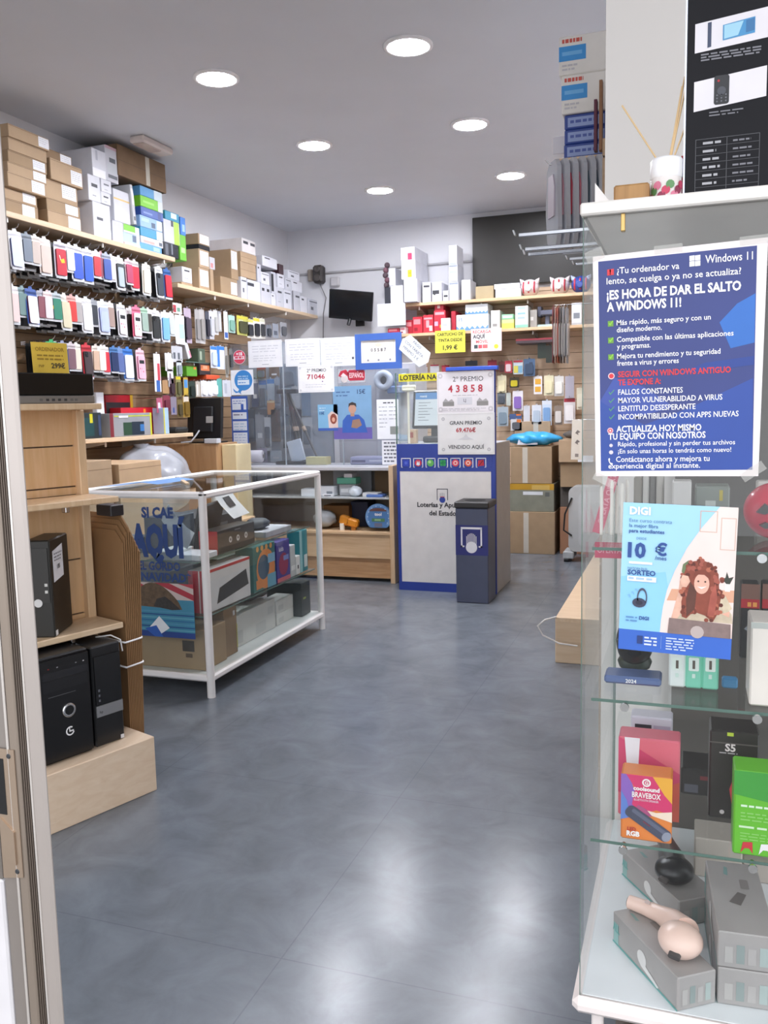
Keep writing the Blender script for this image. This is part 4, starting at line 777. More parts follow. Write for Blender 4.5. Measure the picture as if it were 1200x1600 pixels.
sc('gadget_box', 'long white box near the far end of the upper showcase shelf', (-2.55, 4.6, S2), (-2.38, 4.95, S2 + .035), '+X', WB2)
mb = MB().blob((-2.5, 4.72, S2 + .07), (.07, .1, .035), C('#3f4349', .6), 16, 8, bagf); obj('black_pouch', mb, None, 'dark crumpled pouch on the long white box at the far end of the showcase', 'pouch')
# middle shelf
def dev(mb, F, w, h): mb.fp(F, [(w * .2, h * .14), (w * .27, h * .5), (w * .9, h * .72), (w * .95, h * .32)], C('#2e3035', .4), .001); mb.fq(F, 0, h * .93, w, h, C('#c02836', .4), .0008)
o = sc('gadget_box', 'large white box with a dark device picture and a red striped end in the showcase', (-2.44, 3.83, S1), (-2.335, 4.3, S1 + .225), '+X', C('#dad8da', .4), dev)
b = MB().box((-2.441, 3.826, S1 + .001), (-2.334, 3.83, S1 + .224), C('#c02836', .35)); F = Frame((-2.44, 3.8255, S1), (1, 0, 0)); b.fq(F, .06, 0, .068, .224, C('#efd5d3'), .0004); b.fq(F, .085, 0, .09, .224, C('#efd5d3'), .0004); obj('striped_end', b, o, 'red end with pale stripes')
def org(mb, F, w, h):
    mb.fd(F, w * .55, h * .45, w * .42, C('#de8a4a', .4), .0008, 20); mb.fd(F, w * .45, h * .5, w * .26, C('#3d5a72', .4), .0012, 20); mb.fq(F, w * .6, 0, w, h * .3, C('#6fa9c4', .4), .001); mb.fq(F, w * .1, h * .05, w * .35, h * .25, C('#d98648', .4), .001); mb.fq(F, w * .65, h * .55, w * .98, h * .75, C('#7fb0d0', .4), .0014)
    for k in range(4): mb.fd(F, w * (.2 + .2 * k), h * .93, w * .06, C('#e0a45a', .4), .0012, 10)
sc('gadget_box', 'teal box with an orange ring pattern, on the middle shelf of the showcase', (-2.45, 4.34, S1), (-2.335, 4.62, S1 + .265), '+X', C('#35706e', .4), org)
def pur(mb, F, w, h): mb.fd(F, w * .5, h * .42, w * .36, C('#9a2f52', .4), .0008, 16, ry=h * .28); mb.ft(F, 'kids', w * .35, h * .75, .028, C('#e6e2f2'), e=.001); mb.fq(F, 0, 0, w, h * .1, C('#d0707a', .4), .001); mb.fq(F, w * .5, h * .5, w * .9, h * .62, C('#7f8fd0', .4), .0012)
sc('gadget_box', 'purple box with a dark red oval, on the middle shelf of the showcase', (-2.43, 4.64, S1), (-2.335, 4.82, S1 + .25), '+X', C('#4a3f92', .4), pur)
sc('gadget_box', 'narrow pale grey box right of the purple box in the showcase', (-2.43, 4.83, S1), (-2.335, 4.9, S1 + .2), '+X', C('#c9cccf'), bands((.1, .2, .9, .35, '#e9eaec')))
sc('gadget_box', 'teal upright box near the far corner of the showcase', (-2.43, 4.98, S1), (-2.34, 5.1, S1 + .27), '+X', C('#2f8f9c', .4), bands((0, 0, .3, 1, '#9fd0d6'), (.5, .1, .9, .4, '#dfe9ec')))
sc('gadget_box', 'small white box with a black dot in front of the teal upright box', (-2.4, 4.91, S1), (-2.335, 4.97, S1 + .12), '+X', C('#e9e9ea'), bands((.3, .3, .6, .5, '#44464c')))
sc('gadget_box', 'blue grey box behind the film poster on the middle shelf of the showcase', (-2.95, 3.9, S1), (-2.6, 4.3, S1 + .2), '-Y', C('#47505c'), bands((.2, .3, .8, .7, '#6c7682')))
sc('gadget_box', 'green and grey box at the back of the middle showcase shelf', (-2.9, 4.4, S1), (-2.6, 4.9, S1 + .18), '+X', C('#5d6a62'), bands((.1, .2, .5, .8, '#8a948c')))
# bottom
sc('carton', 'brown carton with a small black bird print at the front of the showcase floor', (-2.79, 3.8, S0), (-2.345, 4.02, S0 + .215), '-Y', KRAFT2, bands((.7, .45, .86, .72, '#3a3028'), (.74, .3, .83, .4, '#5d4a3a')), cat='carton')
sc('carton', 'mint green edged box left of the carton with the bird print', (-3.0, 3.8, S0), (-2.82, 3.98, S0 + .16), '-Y', C('#8fc4b4'), bands((.1, .3, .9, .7, '#d5e4de')))
sc('carton', 'brown carton with a dark end behind the front corner of the showcase floor', (-2.62, 4.03, S0), (-2.36, 4.17, S0 + .27), '+X', KRAFT3, bands((.7, .8, .85, .9, '#dfdfe0'), (.93, .1, 1, .6, '#b8b04a')), cat='carton')
sc('gadget_box', 'large white box with faint print on the showcase floor', (-2.7, 4.2, S0), (-2.4, 4.72, S0 + .185), '+X', C('#d2d3d1'), bands((.08, .1, .2, .5, '#bfc1c0'), (.5, .1, .75, .45, '#c2c4c4'), (.8, .55, .95, .8, '#c4c6c6')))
z = .117
for k, (n, h) in enumerate((('lower', .075), ('upper', .08))):
    sc('gadget_box', f'{n} of two small white boxes stacked at the far end of the showcase floor', (-2.52, 4.74, z), (-2.4, 4.98, z + h), '+X', C('#dadbd9'), bands((.1, .2, .4, .6, '#c5c7c7'))); z += h + .001
sc('gadget_box', 'black box with yellow green marks in the far corner of the showcase floor', (-2.6, 5.0, S0), (-2.35, 5.14, S0 + .22), '+X', C('#3c403c'), bands((.2, .5, .5, .56, '#9aa84a')))
mb = MB().blob((-2.55, 4.62, S0 + .235), (.12, .16, .05), C('#3b3a38', .7), 20, 10, bagf); obj('cable_pile', mb, None, 'pile of dark cables on the large white box in the showcase', 'cables')
sc('carton', 'brown carton at the back of the showcase floor', (-3.0, 4.05, S0), (-2.72, 4.5, S0 + .2), '+X', KRAFT3, cat='carton')
# on the top pane
leaf('leaflet', 'blue and white leaflet lying on top of the showcase near its left corner', [(-3.04, 3.9, 1.06), (-2.95, 4.0, 1.062), (-2.86, 4.05, 1.075), (-2.78, 4.1, 1.06)], (.02, .35, 0), C('#6f9bd4', .4))
T = Matrix.Translation((-2.78, 4.35, 1.0525)) @ Matrix.Rotation(-.9, 4, 'Z'); obj('wood_strip', MB(T).box((-.3, -.012, 0), (.25, .012, .012), PINE, .002), None, 'thin pale wood strip lying on top of the showcase', 'strip')
# ------------------------------------------------------------------ counter with the clear screen
t = thing('shop_counter', 'wood counter with open front and clear screen at the back of the shop', 'counter', (-3.0, 6.95, 0))
CX0, CX1 = -3.88, -2.29
obj('counter_top', MB().box((CX0, 6.72, .94), (CX1 - .03, 7.3, .97), C('#b9b9bd', .35), .004), t)
obj('kick_panel', MB().box((CX0, 6.72, .2), (CX1 - .03, 6.74, .405), BEECH_X, .002).box((CX0, 6.745, .03), (CX1 - .03, 6.76, .2), wood('#cda47a', '#b58a60', axis=0)).box((CX0, 6.8, 0), (CX1 - .03, 6.83, .03), C('#2c2a2a', .6)), t)
obj('lower_shelf', MB().box((CX0, 6.70, .405), (CX1 - .03, 7.28, .427), BEECH_X, .002), t); obj('middle_shelf', MB().box((CX0, 6.73, .70), (CX1 - .03, 7.28, .715), C('#b7bbbd', .35), .002), t)
obj('back_board', MB().box((CX0, 7.28, 0), (CX1 - .03, 7.3, .94), C('#a39c94', .7)), t)
obj('end_post', MB().box((CX1 - .03, 6.69, 0), (CX1 + .01, 7.3, .985), BEECH, .003), t)
obj('end_post', MB().box((CX0 - .02, 6.69, 0), (CX0, 7.3, .985), BEECH, .003), t)
scr = glass('clear_screen', '#f2f5f8', 1.0, haze=.05, hz='#dfe4ee')
for a, b in ((CX0, -3.37), (-3.362, -2.82), (-2.812, CX1)): obj('clear_screen', MB().box((a, 6.945, .972), (b, 6.951, 2.05), scr), t)
for x in (-3.366, -2.816): obj('screen_joint', MB().box((x - .004, 6.942, .972), (x + .004, 6.954, 2.05), C('#9fa8b0', .2), .001), t)
# side desk that carries the monitor
pack('desk_pedestal', 'brown wood pedestal under the black monitor at the left end of the counter', 'pedestal', (-4.16, 6.32, 0), (-3.7, 6.68, 1.194), '-Y', wood('#b9956f', '#a9835d'), c=.004)
pack('cream_drawer_unit', 'narrow cream unit between the brown pedestal and the counter', 'cabinet', (-3.695, 6.4, 0), (-3.56, 6.66, 1.18), '-Y', C('#d9c9a0', .45), bands((0, .78, 1, .785, '#b5a67c')), c=.004)
# sheets of paper on the screen
def sheet(name, label, cat, px0, py0, px1, py1, Y, body, draw, m=PAPER, group=None, tilt=0, th=.0012):
    x0, x1 = at(px0, (py0 + py1) / 2, Y=Y).x, at(px1, (py0 + py1) / 2, Y=Y).x; z0, z1 = at((px0 + px1) / 2, py1, Y=Y).z, at((px0 + px1) / 2, py0, Y=Y).z
    w, h = x1 - x0, z1 - z0; c, s = math.cos(tilt), math.sin(tilt); F = Frame((x0, Y, z0), (c, 0, s), (-s, 0, c)); b = MB()
    b.slab(F, [(0, 0), (w, 0), (w, h), (0, h)], 0, th, C(body, .6) if isinstance(body, str) else body); F2 = Frame(F.p(0, 0, th), F.r, F.u)
    draw(b, F2, w, h); return obj(name, b, None, label, cat, group)
SY = 6.943
fnt, fnt2 = C('#ccced6', .6), C('#4a4c55', .6)
def faint(seed):
    def d(b, F, w, h): b.lines(F, w * .12, w * .9, h * .78, .006, 3, h * .1, fnt, seed, .0008, .05); b.lines(F, w * .15, w * .85, h * .42, .006, 3, h * .09, fnt, seed + 5, .0008, .04); b.fq(F, w * .4, h * .1, w * .6, h * .12, C('#9a9ca6')); b.frame(F, w * .03, h * .04, w * .97, h * .96, .002, C('#d4d6dc'))
    return d
sheet('paper_sheet', 'white printed sheet on the screen nearest the round red sticker', 'sheet', 388, 532, 441, 574, SY, '#edeef2', faint(1))
sheet('paper_sheet', 'white printed sheet on the screen, middle one of three in a row', 'sheet', 446, 529, 500, 572, SY, '#eef0f4', faint(2))
sheet('paper_sheet', 'white printed sheet on the screen next to the blue framed certificate', 'sheet', 501, 527, 557, 572, SY, '#e9f0f4', lambda b, F, w, h: (faint(3)(b, F, w, h), b.fq(F, w * .87, h * .22, w * .93, h * .3, C('#55575f'))))
x0, x1 = at(556, 550, Y=SY).x, at(628, 548, Y=SY).x; z0, z1 = at(590, 577, Y=SY).z, at(590, 521, Y=SY).z
t = thing('framed_certificate', 'certificate numbered 05587 in a bright blue frame at the top right of the screen', 'picture', ((x0 + x1) / 2, SY, z0))
F = Frame((x0, SY, z0), (1, 0, 0)); w, h = x1 - x0, z1 - z0; b = MB(); fb = C('#4066b4', .4)
b.slab(F, [(0, 0), (w, 0), (w, .055), (0, .055)], 0, .016, fb); b.slab(F, [(0, h - .055), (w, h - .055), (w, h), (0, h)], 0, .016, fb); b.slab(F, [(0, .055), (.05, .055), (.05, h - .055), (0, h - .055)], 0, .016, fb); b.slab(F, [(w - .05, .055), (w, .055), (w, h - .055), (w - .05, h - .055)], 0, .016, fb)
obj('picture_frame', b, t); b = MB(); b.slab(F, [(.05, .055), (w - .05, .055), (w - .05, h - .055), (.05, h - .055)], 0, .004, C('#ece8e2', .5))
b.frame(F, .065, .068, w - .065, h - .068, .003, C('#c9c2b4'), .005); b.ft(F, '0 5 5 8 7', w / 2, h * .5, .026, C('#55565c'), e=.006, maxw=w * .5); b.lines(F, w * .35, w * .65, h * .43, .004, 1, .01, fnt, 4, .006); b.fd(F, w / 2, h * .68, .03, C('#d9d2c2'), .006, 16, ry=.015)
for q in (.27, .5, .75): b.fd(F, w * q, h * .26, .009, C('#8d8d92'), .006, 8)
obj('certificate', b, t)
def prem(b, F, w, h):
    b.frame(F, .01, .01, w - .01, h - .01, .002, C('#c4c6cc')); b.ft(F, '2º PREMIO', w * .52, h * .76, h * .12, C('#55585f'), maxw=w * .62, bold=.01); b.ft(F, '71046', w * .5, h * .5, h * .17, C('#b8394c'), maxw=w * .84, sx=1.2)
    b.lines(F, w * .2, w * .8, h * .28, .005, 2, .02, fnt, 6); b.fd(F, w * .68, h * .4, .006, C('#7f6a9a'), .0008, 8)
    for x, y in ((.06, .08), (.94, .08), (.06, .92), (.94, .92)): b.fd(F, w * x, h * y, .012, C('#d3d5da'), .0008, 8)
sheet('prize_sheet', 'white prize sheet with the red number 71046 on the screen', 'sheet', 466, 571, 522, 613, SY - .002, '#f0f1f3', prem)
def disk(name, label, px, py, r, col, Y, draw):
    p = at(px, py, Y=Y); F = Frame((p.x - r, Y, p.z - r), (1, 0, 0)); b = MB(); b.slab(F, [(r + r * math.cos(2 * math.pi * k / 28), r + r * math.sin(2 * math.pi * k / 28)) for k in range(28)], 0, .001, col); draw(b, Frame(F.p(0, 0, .001), F.r, F.u), 2 * r, 2 * r); return obj(name, b, None, label, 'sticker')
disk('age_sticker', 'round white and red +18 sticker at the left edge of the screen', 374, 558, .062, C('#e8d5d8', .4), SY, lambda b, F, w, h: (b.fd(F, w / 2, h / 2, w * .47, C('#d23b54', .4), .0006, 28), b.ft(F, '+18', w / 2, h * .62, h * .22, WHITE, bold=.04), b.fq(F, w * .05, h * .34, w * .9, h * .56, C('#ecdcde', .4), .001), b.lines(F, w * .15, w * .85, h * .4, .016, 1, .02, C('#d23b54'), 3, .0014, .03)))
def bub(b, F, w, h):
    c = C('#3b86cc', .4); b.fd(F, w * .56, h * .58, w * .4, c, .0006, 28); b.fp(F, [(w * .12, h * .16), (w * .2, h * .08), (w * .34, h * .1), (w * .44, h * .02), (w * .42, h * .12), (w * .52, h * .2), (w * .36, h * .24), (w * .3, h * .14), (w * .2, h * .16), (w * .08, h * .28)], c, .0008)
    b.lines(F, w * .32, w * .8, h * .72, .01, 3, h * .09, C('#a9cbe9'), 5, .001, .03); b.fq(F, w * .3, h * .4, w * .82, h * .6, C('#dbe8f4', .4), .0012); b.lines(F, w * .34, w * .78, h * .47, .008, 1, .02, c, 6, .0016, .02)
sheet('logo_sheet', 'square white sheet with a big blue round speech mark on the left of the screen', 'sheet', 361, 578, 396, 617, SY, '#eef0f5', bub)
def strip(b, F, w, h):
    c = C('#3a5cae', .4); wv = C('#dfe5f0', .5)
    for y0, y1 in ((.74, .95), (.56, .69), (.34, .52), (.06, .3)): b.fq(F, w * .08, h * y0, w * .92, h * y1, wv)
    b.fq(F, w * .6, h * .74, w * .76, h * .85, c, .001); b.lines(F, w * .14, w * .86, h * .9, .006, 2, .02, c, 4, .001, .03); b.lines(F, w * .14, w * .8, h * .63, .012, 1, .02, C('#8b8aa0'), 5, .001, .05); b.lines(F, w * .14, w * .86, h * .46, .006, 3, .025, C('#8fb6d8'), 6, .001, .04); b.lines(F, w * .14, w * .86, h * .25, .006, 5, .025, C('#9fb2d8'), 7, .001, .04)
sheet('notice_strip', 'tall blue bordered notice with four white panels on the left of the screen', 'sheet', 362, 619, 388, 700, SY, '#3a5cae', strip)
def rs(b, F, w, h):
    b.fp(F, [(w * .02, h * .5), (w * .1, h * .85), (w * .3, h * .95), (w * .42, h * .6), (w * .2, h * .35)], C('#c23548', .4)); b.fd(F, w * .24, h * .3, w * .13, C('#d5cdcc', .5), .001, 14); b.fp(F, [(w * .1, h * .5), (w * .2, h * .72), (w * .3, h * .55), (w * .24, h * .45)], C('#ead9d9'), .0014)
    b.fp(F, [(w * x, h * y) for x, y in ((.42, .15), (.94, .15), (.98, .3), (.98, .75), (.94, .9), (.42, .9), (.36, .75), (.36, .3))], C('#b82f44', .4), .0006); b.ft(F, 'ESPAÑOL', w * .68, h * .35, h * .35, C('#e9cdd2'), maxw=w * .52, e=.0012)
sheet('red_badge_sign', 'red rounded badge sign with a pale emblem on the screen under the certificate', 'sign', 528, 576, 571, 598, SY, glass('badge_film', '#f2f2f4', .3, haze=.2), rs)
def per(b, F, w, h):
    b.fq(F, 0, 0, w, h * .22, C('#6a5fa8', .4)); b.ft(F, '15€', w * .74, h * .85, h * .08, C('#2b3f6a'), bold=.01); b.lines(F, w * .08, w * .45, h * .88, .008, 2, .03, C('#3f5f92'), 3, .001, .04)
    b.fp(F, [(w * x, h * y) for x, y in ((.22, .12), (.24, .35), (.36, .46), (.66, .46), (.8, .36), (.88, .12))], C('#3a62b4', .4), .0008); b.fd(F, w * .5, h * .57, w * .1, C('#c79a86', .5), .001, 16, ry=h * .085); b.fp(F, [(w * x, h * y) for x, y in ((.4, .6), (.41, .67), (.5, .7), (.6, .67), (.61, .6), (.55, .64), (.45, .64))], C('#3d3434', .5), .0014); b.fq(F, w * .45, h * .43, w * .55, h * .5, C('#b98d78', .5), .0009)
    b.fp(F, [(w * x, h * y) for x, y in ((.46, .22), (.5, .36), (.68, .38), (.74, .26), (.6, .2))], C('#9a7a68', .5), .0014)
sheet('promo_poster', 'blue poster of a person in a blue top holding a parcel, hanging on the screen', 'poster', 521, 603, 581, 686, SY, '#7ca5c9', per)
def smallp(b, F, w, h): b.fp(F, [(w * .55, 0), (w * .5, h * .6), (w * .7, h * .75), (w, h * .6), (w, 0)], C('#e0c9c2', .5)); b.fd(F, w * .78, h * .45, w * .17, C('#8a4436', .5), .001, 12, ry=h * .2); b.fd(F, w * .78, h * .42, w * .08, C('#d9a48e', .5), .0014, 10, ry=h * .09); b.ft(F, '10€', w * .2, h * .62, h * .1, C('#2b4f92')); b.lines(F, w * .08, w * .4, h * .85, .006, 2, .02, C('#d5e4f0'), 3); b.fq(F, 0, 0, w, h * .1, C('#3f62b4'), .0012)
sheet('promo_poster', 'small blue leaflet with a red-haired person left of the blue parcel poster', 'poster', 497, 632, 528, 673, SY, '#7fb4d8', smallp)
def note(s): return lambda b, F, w, h: (b.lines(F, w * .3, w * .8, h * .9, .01, 1, .02, fnt2, s, .001, .03), b.lines(F, w * .1, w * .48, h * .8, .006, 6, h * .1, C('#9fa2ac'), s + 1, .001, .03), b.lines(F, w * .56, w * .94, h * .8, .006, 4, h * .1, C('#9fa2ac'), s + 2, .001, .03), b.fq(F, w * .6, h * .12, w * .96, h * .32, C('#8f938f'), .001))
sheet('notice_sheet', 'white notice with columns of print at the right edge of the screen', 'sheet', 589, 624, 623, 686, SY, '#eceef2', note(3))
sheet('notice_sheet', 'narrow white notice with dark lines below the notice with columns', 'sheet', 597, 688, 623, 726, SY - .002, '#e9eaee', lambda b, F, w, h: b.lines(F, w * .12, w * .9, h * .86, .014, 6, h * .15, C('#6f717a'), 9, .001, .03))
# behind the screen
pack('grey_cabinet', 'plain light grey cabinet standing behind the right half of the screen', 'cabinet', (-3.12, 7.6, 0), (-2.35, 7.95, 1.86), '-Y', C('#bdbdc4', .45), bands((.49, .0, .495, 1, '#a3a3aa'), (0, .62, 1, .625, '#a9a9b0')), c=.004)
pack('label_printer', 'low lilac grey printer on the counter behind the screen under the blue poster', 'printer', (-2.78, 7.0, .971), (-2.42, 7.2, 1.04), '-Y', C('#9a9ab4', .4), bands((.05, .3, .4, .6, '#5a5a7a'), (.5, .4, .9, .6, '#c4c4d4')), c=.01)
pack('paper_roll_box', 'yellowish paper roll box on the counter behind the screen', 'box', (-3.2, 7.0, .971), (-3.0, 7.1, 1.04), '-Y', C('#cfc48e', .5))
pack('keyboard', 'black keyboard edge on the counter behind the screen', 'keyboard', (-3.5, 7.0, .971), (-3.22, 7.16, 1.0), '-Y', BLACK, c=.006)
mb = MB().lathe((-3.8, 7.05, 1.045), [(.05, -.14), (.055, -.13), (.055, .13), (.05, .14)], C('#e6dde0', .5), 20, axis=(1, .2, 0)); mb.lathe((-3.66, 7.08, 1.045), [(.018, 0), (.018, .004)], C('#77706d'), 14, axis=(1, .2, 0))
obj('paper_roll', mb, None, 'white paper roll lying on the counter at the left end of the screen', 'roll')
def ring(): 
    p = at(601, 594, Y=7.5); mb = MB(); mb.lathe((p.x, 7.5, p.z), [(.04, 0), (.085, .0), (.09, .03), (.085, .06), (.04, .06), (.04, 0)], C('#c9d0dc', .4), 28, axis=(0, -1, 0)); mb.lathe((p.x, 7.56, p.z), [(.03, 0), (.012, .03)], C('#5d6572'), 16, axis=(0, -1, 0))
    for k in range(4): mb.tube([(p.x + .1 + .018 * k, 7.52, p.z - .06), (p.x + .1 + .018 * k, 7.52, p.z + .05)], .005, C('#4a6f9f'), 6)
    mb.box((p.x + .02, 7.5, p.z - .12), (p.x + .19, 7.56, p.z - .055), C('#5b7fb4', .4), .008); mb.box((p.x - .02, 7.555, p.z - .1), (p.x + .2, 7.6, p.z + .1), C('#9aa3b0', .4))
    obj('tape_dispenser', mb, None, 'pale ring shaped tape roll on a blue holder seen under the blue framed certificate', 'dispenser')
ring()
# a folded tripod stand and accessories seen through the left panes
p0, p1, p2 = at(447, 612, Y=7.3), at(478, 722, Y=7.3), at(500, 722, Y=7.2)
mb = MB(); top = Vector((p0.x + .05, 7.22, p0.z))
for q in ((p1.x - .0, 7.2, .984), (p2.x + .03, 7.12, .984), (p1.x + .02, 7.25, .984)): mb.tube([top, q], [.014, .01], C('#55524f', .35, .4), 8); mb.tube([(top + Vector(q)) / 2, (top + Vector(q)) / 2 + (Vector(q) - top) * .06], .018, C('#b9a28e', .4), 8)
mb.box((top.x - .1, 7.19, top.z - .02), (top.x + .1, 7.25, top.z + .02), C('#3a3d44', .4), .008)
obj('tripod', mb, None, 'folded dark tripod standing on the counter behind the clear screen', 'tripod')
pc = [((404, 594, 416, 640), 'blue headed grey pack behind the left part of the screen, nearest the blue notice', '#9aa8b8', '#3f78c0'), ((418, 592, 430, 640), 'blue and silver pack, second from the blue notice behind the screen', '#b4c4d4', '#4a86cc'), ((432, 590, 440, 634), 'grey blue pack, third from the blue notice behind the screen', '#8b98a8', None), ((398, 648, 412, 700), 'clear grey lamp pack behind the screen below the blue headed pack', '#a9b0b8', None), ((414, 652, 424, 704), 'white tube pack behind the screen', '#cfd4da', None), ((426, 640, 440, 690), 'dark brown pack behind the screen', '#5d5450', None), ((441, 650, 456, 700), 'slate grey pack with a pale square behind the screen', '#5a626c', None), ((458, 640, 472, 690), 'black cable pack behind the screen left of the tripod', '#3c4048', None), ((404, 575, 418, 592), 'olive and red pack at the top behind the screen', '#7a5f42', '#b04a3a'), ((420, 574, 436, 592), 'brown pack with silver ring at the top behind the screen', '#6d5238', None), ((440, 572, 464, 606), 'grey blue folder at the top behind the screen left of the number sheet', '#7f8a98', None), ((420, 626, 432, 648), 'orange and cream small pack behind the screen', '#cf9a6a', '#e9d6b0')]
pc += [((364, 628, 376, 668), 'pale blue pack half hidden by the blue bordered notice', '#a9bccb', None), ((376, 700, 392, 722), 'beige pack low behind the screen near the paper roll', '#c4b49c', None), ((404, 700, 420, 722), 'pale lilac pack low behind the screen', '#b9b6cc', None), ((422, 704, 440, 722), 'pale blue white pack low behind the screen', '#c9d6e2', None), ((442, 606, 456, 636), 'steel grey pack beside the tripod head', '#7c858f', '#b4c4d0'),
       ((458, 604, 470, 638), 'light grey pack right of the steel grey pack', '#b0b5bb', None), ((386, 640, 398, 690), 'dark slate pack right of the blue bordered notice', '#4f5964', None), ((472, 610, 486, 650), 'dull blue pack left of the small blue leaflet', '#6f86a0', None), ((474, 652, 490, 700), 'silver pack left of the small blue leaflet', '#aeb3b9', None), ((392, 592, 403, 636), 'navy and white pack by the square logo sheet', '#4a5878', '#d9dfe6')]
YP = 7.62
obj('partition_panel', MB().box((-4.19, YP + .02, 0), (-3.2, YP + .05, 1.9), C('#a3aab4', .6)), None, 'blue grey partition board behind the left half of the screen', 'wall panel')
for i, (r_, l, c, hd) in enumerate(pc):
    x0, x1 = at(r_[0], r_[1], Y=YP - .03).x, at(r_[2], r_[1], Y=YP - .03).x; z0, z1 = at(r_[0], r_[3], Y=YP - .03).z, at(r_[0], r_[1], Y=YP - .03).z
    hang_pack((x0, z0), (x1, z1), Frame((0, YP - .03 - .02 * (i % 3), 0), (1, 0, 0)), l, C(c, .4), ((.25, .3, .75, .45, '#dfe3e8'),) if i % 3 == 0 else (), hd, None if i % 2 else '#6c747e', hook_len=.04)
T = Matrix.Translation((at(455, 690, Y=7.05).x, 7.05, .976)) @ Matrix.Rotation(-.25, 4, 'Y'); mb = MB(T); mb.slab(Frame(T @ Vector((0, 0, 0)), (1, 0, 0)), [(0, 0), (.16, 0), (.0, .19)], 0, .01, C('#d3d7dc', .5)) if False else mb.box((0, 0, 0), (.14, .02, .2), C('#c4ccd6', .4), .004)
obj('card_stand', mb, None, 'pale tilted card holder on the counter behind the screen', 'card holder')
# things on the two open shelves of the counter
Z1, Z2c = .4275, .7155
def on(px0, px1, py, Y, z, label, body, draw=None, name='box', cat='box', dep=.12, c=.004, h=None):
    x0, x1 = at(px0, py, Y=Y).x, at(px1, py, Y=Y).x; zt = at((px0 + px1) / 2, py, Y=Y).z if h is None else z + h
    return pack(name, label, cat, (x0, Y, z), (x1, Y + dep, zt), '-Y', body, draw, c=c)
on(530, 556, 757, 6.85, Z2c, 'grey box below the mint box on the middle counter shelf', C('#b9bec4'), bands((.1, .3, .9, .6, '#d9dde0')), name='small_box')
on(526, 556, 748, 6.87, at(540, 757, Y=6.85).z + .001, 'mint green box on the counter shelf', C('#6fc4aa', .4), name='small_box', h=.055)
on(537, 550, 742, 6.87, at(540, 757, Y=6.85).z + .057, 'small white box on the mint green box', C('#e3dfe4'), name='small_box', h=.035)
on(566, 590, 770, 6.78, Z2c, 'white paper pile on the middle counter shelf', C('#dde1e2'), name='paper_pile', cat='paper')
on(572, 598, 773, 6.755, Z2c, 'blue notebook pile at the right of the middle counter shelf', C('#5576b8', .4), name='notebook_pile', cat='notebooks', dep=.1)
on(492, 522, 760, 6.8, Z2c, 'white flat box at the left of the middle counter shelf', C('#dfe4ea'), bands((.6, .1, .9, .5, '#8d97a3')), name='small_box')
on(504, 520, 772, 6.745, Z2c, 'white card with dark print at the edge of the middle counter shelf', C('#e3e6ea'), bands((.15, .3, .8, .7, '#6f737c')), name='price_tag', cat='card', dep=.01)
on(470, 492, 764, 6.76, Z2c, 'white leaflet bundle on the counter shelf beside the showcase corner', C('#d3dbe4'), name='paper_pile', cat='paper')
mb = MB().blob((at(557, 770, Y=6.82).x, 6.8, Z2c + .045), (.06, .05, .045), C('#dfe9f2', .2), 18, 10, bagf); obj('clear_bag', mb, None, 'small shiny clear bag in the middle of the counter shelf', 'bag')
on(585, 612, 735, 7.15, Z2c, 'brown kraft box at the back right of the middle counter shelf', C('#8d7458', .7), name='small_box', h=.2)
on(520, 580, 735, 7.2, Z2c, 'pale grey board standing at the back of the middle counter shelf', C('#b4b9c2', .5), name='grey_board', cat='board', dep=.02, h=.21)
on(505, 545, 790, 6.95, Z1, 'brown carton in the lower part of the open counter', C('#8a6238', .7), name='carton', cat='carton', dep=.2)
on(548, 575, 790, 7.02, Z1, 'dark navy box behind the orange drill case', C('#1f2a4a', .5), name='small_box', dep=.2, h=.22)
mb = MB().blob((at(508, 815, Y=6.85).x, 6.85, Z1 + .088), (.1, .09, .075), C('#a9aeb2', .3), 20, 12, bagf); obj('plastic_bag', mb, None, 'crumpled grey plastic bag on the lower shelf of the open counter', 'bag')
x = at(546, 812, Y=6.8).x; T = Matrix.Translation((x, 6.8, Z1 + .078)) @ Matrix.Rotation(.25, 4, 'Y'); mb = MB(T); o_ = C('#d98a22', .45)
mb.box((-.085, -.03, -.045), (.0, .03, .035), o_, .012); mb.box((-.01, -.035, -.04), (.085, .035, .03), o_, .014); mb.box((-.012, -.032, -.02), (.002, .032, .02), C('#b06a18', .5), .004); mb.T = None; mb.box((x - .075, 6.76, Z1), (x - .04, 6.79, Z1 + .06), C('#e9e6de', .5), .002); mb.box((x + .02, 6.78, Z1), (x + .06, 6.82, Z1 + .05), C('#b0742a', .5), .004)
obj('orange_case', mb, None, 'orange plastic case with a white tag on the lower shelf of the open counter', 'case')
